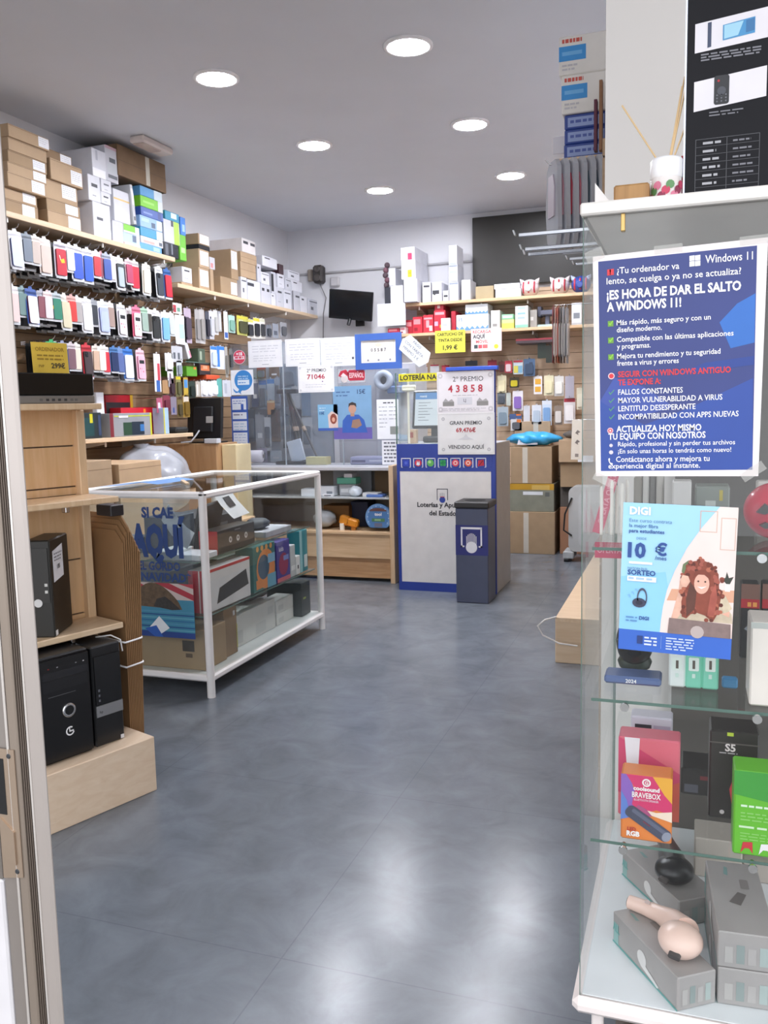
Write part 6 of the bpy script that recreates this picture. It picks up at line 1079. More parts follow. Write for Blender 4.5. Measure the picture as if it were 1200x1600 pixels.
for i, (r_, l, c, hd, it) in enumerate(BP):
    Yk = 8.72 - .02 * (i % 2); x0, x1 = at(r_[0], r_[1], Y=Yk).x, at(r_[2], r_[1], Y=Yk).x; z0, z1 = at(r_[0], r_[3], Y=Yk).z, at(r_[0], r_[1], Y=Yk).z
    art = ((.15, .55, .85, .85, '#e0a83a'), (.15, .12, .85, .42, '#e0a83a')) if 'orange squares' in l else ((.05, .1, .5, .6, '#d9cf5a'), (.5, .1, .95, .6, '#7fb0cc')) if 'yellow and blue' in l else ((.55, .7, .95, .98, '#d9783a'),) if 'orange corner' in l else ((.3, .3, .6, .7, '#c45a60'),) if 'white and red pack in' in l else ((.2, .3, .5, .5, '#8fa3bf'), (.5, .6, .8, .8, '#2a3950')) if 'patterned' in l else ()
    hang_pack((x0, z0), (x1, z1), Frame((0, Yk, 0), (1, 0, 0)), l, C(c, .4), art, hd, it, hook_len=8.86 - Yk)
c = at(806, 534, Y=8.6); d = at(864, 530, Y=8.6); pack('gadget_tray', 'slim grey and red device lying on hooks below the lower back shelf', 'device', (c.x, 8.6, c.z - .02), (d.x, YB - .031, c.z + .025), '-Y', C('#6a5a60'), bands((0, .6, 1, 1, '#b8404c')))
for (a, b_, cc, d_, l, col, dr) in ((840, 536, 853, 560, 'black and green pack, left of two beside the hanging folders', '#1f2a20', bands((.2, .4, .6, .7, '#8fa898'))), (853, 540, 866, 567, 'black and bright green pack, right of two beside the hanging folders', '#23281f', bands((.1, .1, .9, .45, '#6fae3a'), (.5, .05, .8, .2, '#d9e0e0')))):
    x0, x1 = at(a, b_, Y=8.65).x, at(cc, b_, Y=8.65).x; hang_pack((x0, at(a, d_, Y=8.65).z), (x1, at(a, b_, Y=8.65).z), Frame((0, 8.65, 0), (1, 0, 0)), l, C(col, .35), (), None, None, hook_len=.2); 
for k, (px, col) in enumerate(((867, '#8d3a44'), (871, '#c9bcae'), (875, '#c4583c'), (879, '#5a534f'), (883, '#b3aeae'), (888, '#9aa0a8'))):
    x = at(px, 525, Y=8.2).x; z0, z1 = at(px, 568, Y=8.2).z, at(px, 482, Y=8.2).z; hang_pack((8.05, z0), (8.22, z1), Frame((x, 0, 0), (0, 1, 0)), f'{("maroon", "beige", "orange red", "dark brown", "light grey", "blue grey")[k]} tall folder hanging edge-on in the bunch right of the back panel', C(col, .4), (), None, '#b9b4b0', hk=False)
x = at(878, 480, Y=8.2).x; obj('display_hook', MB().tube([(XR - .03, 8.135, at(878, 480, Y=8.2).z + .012), (x - .06, 8.135, at(878, 480, Y=8.2).z + .014)], .003, CHROME, 6), None, 'long metal hook holding the bunch of tall folders', 'hook')
def bnr(b, F, w, h):
    for y in (.42, .66): b.fp(F, [(w * .3, h * y), (w * .5, h * (y + .08)), (w * .75, h * (y + .03)), (w * .55, h * (y + .0)), (w * .6, h * (y - .05))], C('#7a726c'))
    b.fq(F, w * .35, h * .07, w * .65, h * .15, C('#8d857e'))
sheet('banner_strip', 'tall narrow cream banner with three dark marks in front of the right carton pile', 'banner', 892, 655, 910, 718, 7.9, '#e6dfd2', bnr, tilt=-.03)
obj('banner_hook', MB().tube([(XR - .03, 7.902, at(900, 655, Y=7.9).z - .005), (at(892, 655, Y=7.9).x, 7.902, at(900, 655, Y=7.9).z - .005)], .004, CHROME, 6), None, 'metal rod carrying the narrow cream banner', 'hook')
# cartons standing on the floor at the right end of the back wall
CY = 8.38; xa, xb = -1.64, -1.22
zz = 0
o = pack('carton', 'large brown carton on the floor, lowest of the three carton pile', 'carton', (-1.66, CY, 0), (-1.21, 8.84, .415), '-Y', KRAFT2, tape=.38)
o = pack('carton', 'grey green carton with a yellow top in the middle of the three carton pile', 'carton', (-1.65, CY + .02, .416), (-1.22, 8.84, .69), '-Y', C('#7f8072', .7, vary=.1), bands((0, .78, 1, 1, '#b98f2e'), (.5, .78, .9, .95, '#c9a85a'), (.3, .6, .75, .72, '#d6dade'), (.8, .55, .9, .7, '#5d5f5c')))
o = pack('carton', 'large brown carton with pale tape at the top of the three carton pile', 'carton', (-1.64, CY + .02, .691), (-1.24, 8.84, 1.05), '-Y', KRAFT2, tape=.35)
mb = MB(); bbm = C('#3fa9e0', .25, vary=.15, scale=14)
mb.blob((-1.43, 8.51, 1.125), (.215, .12, .068), bbm, 30, 16, lambda d: (1 + .07 * math.sin(9 * d.x + 4 * d.z) + .05 * math.sin(13 * d.y + 5 * d.x)) * (1 + .25 * abs(d.x) ** 6)); F = Frame((-1.58, 8.42, 1.07), (1, 0, 0)); mb.slab(F, [(0, 0), (.2, 0), (.19, .07), (.02, .07)], 0, .006, C('#dfe6ee', .4)); mb.lines(Frame(F.p(0, 0, .006), F.r, F.u), .03, .16, .045, .01, 2, .02, C('#9aa6b4'), 3, .001, .03)
obj('plastic_parcel', mb, None, 'bright blue plastic parcel lying on top of the three carton pile', 'parcel')
pack('carton', 'flat brown carton peeping behind the bright blue parcel', 'carton', (-1.66, 8.7, 1.051), (-1.3, 8.86, 1.29), '-Y', KRAFT, tape=.6)
z0 = .0
pack('carton', 'reddish brown carton on the floor behind the white radiator', 'carton', (-1.17, 8.45, 0), (-.75, 8.86, .46), '-Y', C('#a5785c', .75, vary=.08))
pack('carton', 'dark grey carton in the lower middle of the pile behind the white radiator', 'carton', (-1.17, 8.48, .461), (-.75, 8.86, .66), '-Y', C('#5a5550', .7))
pack('carton', 'brown carton in the upper middle of the pile behind the white radiator', 'carton', (-1.16, 8.4, .661), (-.72, 8.84, .9), '-Y', KRAFT2)
pack('carton', 'brown carton with a white label topmost of the pile behind the narrow banner', 'carton', (-1.17, 8.36, .901), (-.74, 8.82, 1.115), '-Y', KRAFT, sticker=(.42, .02, .75, .3))
mb = MB().blob((-1.05, 8.5, 1.162), (.09, .07, .04), C('#5f5852', .6), 14, 8, bagf); obj('dark_bundle', mb, None, 'small dark bundle on the topmost carton behind the narrow banner', 'bundle')
# oil radiator
t = thing('oil_radiator', 'white oil filled radiator standing on the floor at the right end of the shop', 'radiator', (-.8, 8.1, 0))
rw = C('#b9bcbc', .35)
for k in range(5):
    y = 8.02 + .05 * k; mb = MB(); F = Frame((-1.03, y, .1), (1, 0, 0)); mb.slab(F, [(x + .24, yy) for x, yy in rounded(.48, .6, .06)], -.014, .014, rw); mb.slab(F, [(x + .24, yy + .05) for x, yy in rounded(.3, .5, .05)], .014, .02, C('#c2c5c6', .35)); obj('fin', mb, t)
obj('foot', MB().box((-1.08, 8.0, .03), (-.98, 8.24, .1), C('#a9adaf'), .01).lathe((-1.05, 8.02, .025), [(.025, -.02), (.025, .02)], BLACK, 14, axis=(1, 0, 0)).lathe((-1.05, 8.22, .025), [(.025, -.02), (.025, .02)], BLACK, 14, axis=(1, 0, 0)), t); obj('foot', MB().box((-.62, 8.0, .03), (-.54, 8.24, .1), C('#a9adaf'), .01).lathe((-.58, 8.02, .025), [(.025, -.02), (.025, .02)], BLACK, 14, axis=(1, 0, 0)), t)
obj('power_cord', MB().tube([(-1.0, 8.0, .6), (-1.06, 7.98, .45), (-1.07, 7.98, .3), (-1.0, 8.0, .25)], .008, BLACK, 8), t)
# ------------------------------------------------------------------ right wall: shelf with boxes, hooks, blister packs
YR = 3.0
zs = at(885, 249, Y=YR).z
t = thing('wall_shelf', 'short wood shelf high on the right wall under the blue boxes', 'shelf', (-.33, YR + .12, zs - .02))
obj('board', MB().box((-.43, YR - .02, zs - .018), (-.231, YR + .3, zs), BEECH, .002), t); obj('bracket', MB().box((-.4, YR + .1, zs - .04), (-.231, YR + .115, zs - .018), CHROME, .002), t)
z = zs + .0005; hb = (at(882, 248, Y=YR).z - at(882, 180, Y=YR).z) / -3
def bb(mb, F, w, h): mb.fq(F, w * .08, h * .15, w * .96, h * .8, C('#8f9fcb', .4), .0006); mb.lines(F, w * .14, w * .8, h * .4, h * .2, 1, .01, C('#4a5ba0'), 4, .001, .02)
for k, nme in enumerate(('lowest', 'middle', 'top')):
    x0 = x_at(882 - (k == 0), YR, z); pack('toner_box', f'{nme} of three blue boxes with pale labels on the short right-hand shelf', 'box', (x0, YR, z), (-.27, YR + .26, z + hb), '-Y', C('#2f4690', .4), bb); z += hb + .0005
def tb(mb, F, w, h): mb.fq(F, 0, h * .36, w * .42, h * .74, C('#3f92d4', .4), .0006); mb.lines(F, w * .05, w * .38, h * .82, h * .1, 1, .01, C('#c9564a'), 4, .001, .012); mb.lines(F, w * .05, w * .3, h * .22, h * .05, 2, h * .1, C('#c4c0c4'), 5, .001, .012); mb.lines(F, w * .85, w * .99, h * .86, h * .06, 1, .01, C('#8f6a6a'), 6, .001, .01); mb.fq(F, w * .05, h * .5, w * .36, h * .6, C('#6fb0e2', .4), .001)
for k, (nme, py) in enumerate((('lower', 130), ('upper', 70))):
    h = (at(876, 188, Y=YR).z - at(876, 128, Y=YR).z) * -1; x0 = x_at(878 - 4 * k, YR, z); pack('toner_box', f'{nme} of two cream white boxes with a blue rectangle high on the right', 'box', (x0, YR - .01, z), (-.215, YR + .27, z + h), '-Y', C('#e4dfd8', .5), tb); z += h + .0005
for k, (px, py0, c, l) in enumerate(((931, 158, '#5a2236', 'dark wine red flat folder standing at the right end of the short shelf'), (938, 128, '#8d6444', 'brown flat board standing at the right end of the short shelf'))):
    x = x_at(px, YR - .04, 2.4); mb = MB().box((x - .002, YR - .06, zs + .001), (x + .008, YR - .03, at(px, py0, Y=YR - .04).z), C(c, .6), .001) if k else MB().box((x - .004, YR - .06, zs + .001), (x + .006, YR - .03, at(px, py0, Y=YR - .04).z), C(c, .5), .001)
    obj('flat_folder', mb, None, l, 'folder')
c = at(874, 228, Y=YR + .05); pack('price_tag', 'small white tag at the left edge of the blue boxes', 'tag', (c.x - .022, YR + .05, c.z - .025), (c.x + .02, YR + .056, c.z + .03), '-Y', C('#d6d2d6', .5), c=.001)
# blister packs, one behind the other along a hook
zh = at(900, 254, Y=2.93).z
obj('display_hook', MB().tube([(-.231, 2.93, zh), (-.44, 2.93, zh + .003), (-.455, 2.93, zh + .02)], .0028, CHROME, 6), None, 'metal hook carrying the six clear tool packs on the right', 'hook', 'slatwall hooks')
blis = glass('blister_plastic', '#dfe1e6', 1.6, .08, .5, '#dfe0e6')
for k, c in enumerate(('#b4a9b4', '#c08a94', '#b83c4c', '#c4707c', '#4f5f68', '#44525c')):
    x = -.42 + .027 * k; t = thing('blister_pack', f'clear blister pack with a {("pale", "rosy", "red", "pink", "dark teal", "dark grey")[k]} tool, {ORD[k]} from the hook tip', 'pack', (x, 2.93, zh - .27), 'clear blister packs on the right')
    mb = MB(); F = Frame((x, 2.93, zh - .265), (.45, -.89, 0)); P = [(-.05, .03), (-.035, 0), (.035, 0), (.06, .06), (.055, .14), (.05, .25), (.03, .275), (-.03, .275), (-.055, .25), (-.065, .12)]
    mb.slab(F, P, -.001, .013, blis); obj('blister_shell', mb, t)
    mb = MB(); mb.slab(F, [(-.03, .1), (.03, .1), (.035, .19), (.02, .23), (-.025, .23)], .0132, .018, C(c, .4)); mb.tube([F.p(.0, .03, .006), F.p(-.005, .12, .006)], .006, C('#8d9096', .3, .6), 8); obj('packed_tool', mb, t)
for k, (px, py) in enumerate(((805, 368), (815, 390), (820, 398), (863, 373), (863, 386), (875, 396), (886, 405), (896, 413))):
    Y = y_at(px, -.5, 2.0); z = at(px, py, X=-.5).z; mb = MB(); m = C('#b9bcc2', .25, .9)
    mb.box((-.49, Y - .004, z - .006), (-.231, Y + .004, z + .006), m, .002); mb.slab(Frame((-.5, Y - .012, z), (0, 1, 0), (-.35, 0, .94)), [(.004, 0), (.02, 0), (.02, .016), (.004, .016)], -.002, .002, C('#d6d8dc', .3)); obj('display_hook', mb, None, f'empty flat metal hook sticking out of the right wall, {ORD[k]} counting from the longest-looking one', 'hook', 'slatwall hooks')
obj('white_strap', MB().tube([(-.68, 4.78, .27), (-.74, 4.76, .255), (-.78, 4.75, .22), (-.75, 4.74, .17), (-.66, 4.74, .13), (-.56, 4.75, .12)], .005, C('#d9d6d2', .5), 6), None, 'thin white strap curling off the corner of the right-hand plinth', 'strap')

# ------------------------------------------------------------------ glass display cabinet at the right
KX0, KX1, KY0, KY1, KB, KT = -.176, .62, 1.55, 2.29, .336, 1.787
t = thing('display_cabinet', 'tall white based glass display cabinet at the right edge with posters on its front', 'display cabinet', ((KX0 + KX1) / 2, 1.9, 0))
wp = C('#efe4df', .35)
obj('base_tray', MB().box((KX0 - .014, KY0 - .014, KB - .034), (KX1 + .014, KY1 + .01, KB), wp, .012), t)
obj('base_floor', MB().box((KX0 + .004, KY0 + .004, KB), (KX1, KY1 - .005, KB + .002), C('#e4e7e8', .3)), t)
for x in (KX0 + .02, KX1 - .03):
    for y in (KY0 + .02, KY1 - .03): obj('leg', MB().box((x, y, 0), (x + .022, y + .022, KB - .033), wp, .003), t)
obj('under_shelf', MB().box((KX0 + .05, KY0 + .05, .1), (KX1 - .05, KY1 - .02, .12), C('#5d5148', .6)), t)
obj('top_slab', MB().box((KX0 - .004, KY0 - .014, KT - .021), (KX1 + .014, KY1, KT), C('#ece7e0', .35), .003), t)
obj('front_pane', MB().box((KX0, KY0, KB), (KX1, KY0 + .006, KT - .021), GLASSG).box((KX0 - .0005, KY0 - .0004, KB), (KX0 + .0006, KY0 + .0064, KT - .021), GEDGE), t)
obj('side_pane', MB().box((KX0, KY0 + .007, KB), (KX0 + .006, KY1 - .006, KT - .021), GLASSG).box((KX0 - .0004, KY1 - .0065, KB), (KX0 + .0064, KY1 - .0055, KT - .021), GEDGE), t)
obj('side_pane', MB().box((KX1 - .006, KY0 + .007, KB), (KX1, KY1 - .006, KT - .021), GLASSG), t)
obj('back_panel', MB().box((-.03, KY1 - .004, KB), (KX1, KY1, KT - .021), C('#55504b', .4)), t, 'dark grey back panel')
zA, zB, zC = .643, .915, 1.195
for z in (zA, zB, zC):
    b = MB().box((KX0 + .016, KY0 + .02, z - .006), (KX1 - .01, KY1 - .012, z), GLASSG); b.box((KX0 + .016, KY0 + .0192, z - .0058), (KX1 - .01, KY0 + .0198, z - .0002), GEDGE); o = obj('glass_shelf', b, t)
    for x in (-.1, .12): obj('shelf_stud', MB().lathe((x, KY0 + .012, z - .009), [(.005, 0), (.005, .02)], CHROME, 10, axis=(0, 1, 0)).lathe((x, KY0 + .006, z - .009), [(.008, 0), (.008, .005)], CHROME, 12, axis=(0, 1, 0)), o)
obj('top_clip', MB().box((-.114, KY0 - .004, KT - .05), (-.107, KY0 + .01, KT - .021), C('#c9a86a', .3, .8), .001), t)
# Windows 11 poster (A3)
PW, PH = .262, .375; T = .012
p = at(931, 744, Y=KY0 - .001); F = Frame((p.x, KY0 - .0008, p.z), (math.cos(T), 0, math.sin(T)), (-.02, 0, 1)); F.n = Vector((0, -1, 0))
b = MB(); b.slab(F, [(0, 0), (PW, -.002), (PW + .012, PH + .006), (0, PH)], 0, .0006, C('#f2e9ea', .5))
n1, n2, n3 = C('#34407f', .35), C('#2a4a9c', .35), C('#2d6bbd', .35)
q = lambda u, v: (.009 + u * (PW - .018), .009 + v * (PH - .018))
b.fp(F, [q(0, 0), q(1, 0), q(1.02, 1.01), q(0, 1)], n1, .0009)
b.fp(F, [q(0, 0), q(1, 0), q(1, .42), q(.62, .3), q(.3, .22), q(0, .34)], n2, .0011); b.fp(F, [q(1.012, .8), q(1.008, .58), q(.86, .56), q(.79, .68), q(.9, .76)], n3, .0011); b.fp(F, [q(1.006, .52), q(.7, .5), q(.5, .45), q(.7, .46), q(1.005, .48)], C('#24408f', .35), .0013); b.fp(F, [q(.0, .34), q(.2, .25), q(.5, .3), q(.3, .4), q(.1, .45)], C('#3a4f9f', .35), .0013)
pst = obj('poster', b, None, 'blue Windows 11 poster with white border taped to the cabinet front', 'poster')
q0 = q; q = lambda u, v: q0(u, v * 1.011 + .026)
b = MB(); wv, rd_, gn = C('#f4f2f6', .4), C('#d8343f', .4), C('#8ccf3c', .4); e = .0016
def tx(s, x, v, h, m=wv, bold=.01, mw=None, al='L'): b.ft(F, s, q(x, 0)[0], q(0, v)[1], h, m, al=al, maxw=mw, e=e, bold=bold)
b.fp(F, [q(.06, .895), q(.105, .897), q(.105, .925), q(.06, .923)], rd_, e); tx('!', .076, .9, .008, wv, .03)
tx('¿Tu ordenador va', .125, .9, .0105, mw=.1); tx('lento, se cuelga o ya no se actualiza?', .055, .855, .0105, mw=.212)
for i in (0, 1):
    for j in (0, 1): b.fp(F, [q(.6 + .036 * i, .905 + .025 * j), q(.633 + .036 * i, .906 + .025 * j), q(.633 + .036 * i, .929 + .025 * j), q(.6 + .036 * i, .928 + .025 * j)], wv, e)
tx('Windows 11', .7, .915, .0125, mw=.072)
tx('¡ES HORA DE DAR EL SALTO', .055, .785, .0145, bold=.035, mw=.212); tx('A WINDOWS 11!', .055, .73, .0145, bold=.035, mw=.12)
for k, (s1, s2, w1, w2) in enumerate((('Más rápido, más seguro y con un', 'diseño moderno.', .15, .073), ('Compatible con las últimas aplicaciones', 'y programas.', .185, .055), ('Mejora tu rendimiento y tu seguridad', 'frente a virus y errores', .165, .1))):
    v = .663 - .078 * k; tx(s1, .12, v, .0085, mw=w1, bold=.012); tx(s2, .12, v - .033, .0085, mw=w2, bold=.012); b.fp(F, [q(.06, v - .004), q(.098, v - .004), q(.098, v + .022), q(.06, v + .022)], C('#6f9f3f', .4), e); b.fp(F, [q(.066, v + .009), (q(.076, v)[0], q(0, v + .0)[1]), q(.097, v + .02), q(.092, v + .024), q(.076, v + .009), q(.07, v + .014)], gn, e + .0002)
b.fd(F, *q(.08, .427), .0055, C('#e9c9cf', .4), e, 16); b.fd(F, *q(.08, .427), .004, rd_, e + .0002, 14); tx('SEGUIR CON WINDOWS ANTIGUO', .125, .42, .0095, rd_, .03, .18); tx('TE EXPONE A:', .125, .382, .0095, rd_, .03, .07)
for k, (s, w_) in enumerate((('FALLOS CONSTANTES', .105), ('MAYOR VULNERABILIDAD A VIRUS', .167), ('LENTITUD DESESPERANTE', .125), ('INCOMPATIBILIDAD CON APPS NUEVAS', .192))):
    v = .337 - .039 * k; tx(s, .125, v, .009, mw=w_, bold=.012); b.fp(F, [q(.06, v + .012), q(.072, v), q(.1, v + .022), q(.096, v + .026), q(.072, v + .008), q(.064, v + .017)], C('#4f8f7a', .4), e)
b.fd(F, *q(.068, .168), .0052, C('#e0b4bf', .4), e, 16); b.fd(F, *q(.068, .168), .0032, rd_, e + .0002, 14); b.fd(F, *q(.068, .168), .0016, wv, e + .0003, 10)
tx('ACTUALIZA HOY MISMO', .11, .16, .0105, bold=.025, mw=.138); tx('TU EQUIPO CON NOSOTROS', .055, .125, .0105, bold=.025, mw=.158)
tx('Rápido, profesional y sin perder tus archivos', .12, .092, .0078, mw=.188, bold=.008); tx('¡En solo unas horas lo tendrás como nuevo!', .12, .058, .0078, mw=.182, bold=.008); b.fd(F, *q(.072, .097), .003, C('#d9d3dc', .4), e, 12); b.fd(F, *q(.072, .064), .0036, C('#d9d3dc', .4), e, 12)
b.fp(F, [q(.052, .033), q(.062, .037), q(.064, .026), q(.06, .023), q(.07, .012), q(.076, .014), q(.084, .008), q(.076, .001), q(.064, .008), q(.054, .022)], wv, e)
tx('Contáctanos ahora y mejora tu', .105, .017, .0095, mw=.152, bold=.01); tx('experiencia digital al instante.', .052, -.014, .0088, mw=.15, bold=.01)
obj('lettering', b, pst, 'white and red lettering')
for (x, y, w_, h_, a) in ((-.008, PH - .012, .03, .02, .3), (.1, PH - .006, .045, .014, .02), (PW - .03, PH - .004, .045, .014, .03), (PW - .02, -.012, .04, .016, .6), (-.006, -.004, .04, .014, -.5)):
    ca, sa = math.cos(a), math.sin(a); b = MB(); b.fp(F, [(x + u * ca - v * sa, y + u * sa + v * ca) for u, v in ((0, 0), (w_, 0), (w_, h_), (0, h_))], glass('sticky_tape', '#f4f4f2', 1, .1, .25, '#f0eee8'), .0021); obj('sticky_tape', b, pst)
# DIGI poster (A4)
p = at(966, 1013, Y=KY0 - .001); F = Frame((p.x, KY0 - .0008, p.z), (1, 0, -.035), (.025, 0, 1)); F.n = Vector((0, -1, 0)); DW, DH = .186, .262
b = MB(); b.slab(F, [(0, 0), (DW, 0), (DW, DH), (0, DH)], 0, .0006, C('#a3d4ee', .4)); q = lambda u, v: (u * DW, v * DH)
b.fp(F, [q(0, .14), q(.4, .14), q(.44, .4), q(.4, .55), q(0, .5)], C('#8fcbec', .4), .0009)
arc = [q(.372, .14), q(.378, .22), q(.39, .31), q(.42, .43), q(.48, .56), q(.58, .72), q(.7, .86), q(.845, 1)]
b.fp(F, arc + [q(1, 1), q(1, .14)], C('#eed9d2', .45), .00105); b.fq(F, 0, 0, DW, DH * .14, C('#3a68c4', .4), .0014)
for (x0, y0, x1, y1) in ((.86, .72, .99, .93), (.68, .83, .83, .97)): b.frame(F, x0 * DW, y0 * DH, x1 * DW, y1 * DH, .0015, C('#d3b3a4', .5), .0011)
b.fp(F, [q(.42, .36), q(1, .38), q(1, .46), q(.46, .44)], C('#d9a487', .5), .0011)
b.fp(F, [q(.54, .56), q(.55, .61), q(.6, .64), q(.58, .58), q(.62, .6), q(.57, .54)], C('#6f7d5a', .5), .0012); b.fp(F, [q(.93, .5), q(.89, .53), q(.92, .54), q(.93, .58), q(.95, .54), q(.99, .55), q(.96, .5)], C('#3b4038', .5), .0012); b.fq(F, .92 * DW, .45 * DH, .965 * DW, .5 * DH, C('#e9e2dc', .5), .0012)
def cl(pts, c, ee): b.fp(F, [q(*a) for a in pts], C(c, .5, vary=.15, scale=60), ee)
cl([(.52, .24), (.53, .4), (.6, .46), (.75, .46), (.86, .42), (.99, .3), (1, .24)], '#c4b49c', .0013); cl([(.46, .22), (.5, .22), (.62, .36), (.6, .46), (.53, .5), (.52, .42)], '#e3b49e', .0014); cl([(.86, .42), (.93, .42), (.99, .34), (.93, .3)], '#cfbfa4', .0015); cl([(.9, .3), (.97, .28), (.97, .32)], '#e0ae98', .0016)
cl([(.56, .26), (.55, .36), (.57, .44), (.55, .52), (.58, .59), (.64, .635), (.72, .645), (.8, .625), (.86, .56), (.87, .47), (.89, .4), (.87, .3), (.83, .24), (.76, .28), (.66, .3), (.6, .25)], '#8a4636', .0017)
Rh = random.Random(5); i_ = 0
for (hx_, hy_, n_) in ((.63, .6, 9), (.72, .63, 9), (.8, .6, 9), (.86, .52, 9), (.875, .43, 9), (.86, .33, 9), (.57, .52, 7), (.57, .42, 8), (.585, .32, 8), (.8, .28, 6), (.64, .3, 6), (.66, .58, 6), (.83, .45, 8), (.62, .42, 7)):
    for _ in range(n_): i_ += 1; b.fd(F, (hx_ + Rh.uniform(-.035, .035)) * DW, (hy_ + Rh.uniform(-.03, .03)) * DH, Rh.uniform(.0025, .0045), C(('#8a4636', '#a3584a', '#74382b', '#b0664f', '#602f26')[Rh.randrange(5)], .5), .00172 + i_ * 1e-6, 9)
cl([(.6, .26), (.59, .38), (.62, .5), (.68, .44), (.67, .32)], '#5f3a30', .00185); cl([(.78, .28), (.8, .42), (.84, .5), (.86, .4), (.84, .28)], '#a8584a', .00187)
b.fd(F, .72 * DW, .49 * DH, .066 * DW, C('#e3b09c', .5), .002, 20, ry=.068 * DH); cl([(.64, .52), (.66, .57), (.74, .585), (.8, .55), (.79, .52), (.74, .55), (.68, .55)], '#7d3f31', .0023); cl([(.68, .47), (.72, .455), (.765, .475), (.72, .468)], '#f4ece8', .0024)
for x in (.69, .75): b.fd(F, x * DW, .505 * DH, .0016, C('#4a332c', .5), .0024, 8)
cl([(.69, .42), (.69, .36), (.73, .33), (.77, .37), (.76, .42)], '#d9a48e', .0016); cl([(.53, .5), (.55, .54), (.6, .535), (.62, .5), (.59, .46), (.55, .46)], '#e3b49e', .0025); cl([(.44, .14), (.45, .245), (.985, .235), (.99, .14)], '#84706c', .0022); b.fd(F, .7 * DW, .165 * DH, .011, C('#b9aaa6', .4), .0024, 14)
pst = obj('poster', b, None, 'light blue DIGI poster of a red-haired person at a laptop on the cabinet front', 'poster')
b = MB(); nv, wv = C('#2d4f92', .4), C('#f4f6fa', .4); e = .0026
def tx(s, x, v, h, m=nv, bold=.0, mw=None): b.ft(F, s, x * DW, v * DH, h, m, al='L', maxw=mw and mw * DW, e=e, bold=bold)
tx('DIGI', .06, .925, .0125, wv, .04, .2); tx('Este curso contrata', .06, .873, .0062, C('#5f86b0'), mw=.45); tx('la mejor fibra', .06, .838, .0062, C('#4a72a4'), .01, mw=.33); tx('para estudiantes', .06, .803, .0062, nv, .02, mw=.42)
tx('DESDE', .13, .757, .004, C('#5f86b0')); tx('10', .055, .638, .0245, nv, .04, .23); tx('€', .3, .66, .02, nv, .035, .125); tx('/mes', .3, .628, .007, nv, .01, .14); b.fq(F, .07 * DW, .592 * DH, .28 * DW, .608 * DH, wv, e)
tx('PARTICIPA EN EL', .06, .553, .004, C('#4a72a4'), mw=.18); tx('SORTEO', .06, .518, .0085, nv, .03, .26); b.fq(F, .06 * DW, .475 * DH, .32 * DW, .508 * DH, wv, e); b.lines(F, .07 * DW, .31 * DW, .486 * DH, .004, 1, .01, C('#a9c4dc'), 4, e + .0002, .015)
hp = MB(); hp.fd(F, .175 * DW, .33 * DH, .0115, C('#3f4257', .4), e, 16, ry=.0085); hp.fd(F, .2 * DW, .365 * DH, .0085, C('#4a4d63', .4), e, 20, ry=.0175, rin=.0065, a0=-.6, a1=3.6); hp.fd(F, .175 * DW, .33 * DH, .006, C('#2d2f40', .4), e + .0002, 12, ry=.004); obj('headphone_picture', hp, pst)
for a in (0, 1, 2): b.fp(F, [q(.07 + .03 * a, .38 + .02 * a), q(.085 + .03 * a, .385 + .02 * a), q(.1 + .03 * a, .355 + .025 * a)], C('#7fb3da'), e)
b.lines(F, .06 * DW, .17 * DW, .222 * DH, .0025, 2, .006, C('#5f8fc0'), 6, e, .01); tx('DIGI', .18, .215, .006, nv, .03, .12)
b.fq(F, .17 * DW, .05 * DH, .22 * DW, .105 * DH, C('#2a3f7a'), e); b.lines(F, .235 * DW, .35 * DW, .09 * DH, .003, 3, .006, C('#d5def0'), 7, e, .012); b.fq(F, .385 * DW, .03 * DH, .388 * DW, .115 * DH, C('#8fabdf'), e); b.lines(F, .43 * DW, .68 * DW, .102 * DH, .0022, 5, .0048, C('#c9d5ee'), 8, e, .012)
obj('lettering', b, pst, 'white and blue lettering')

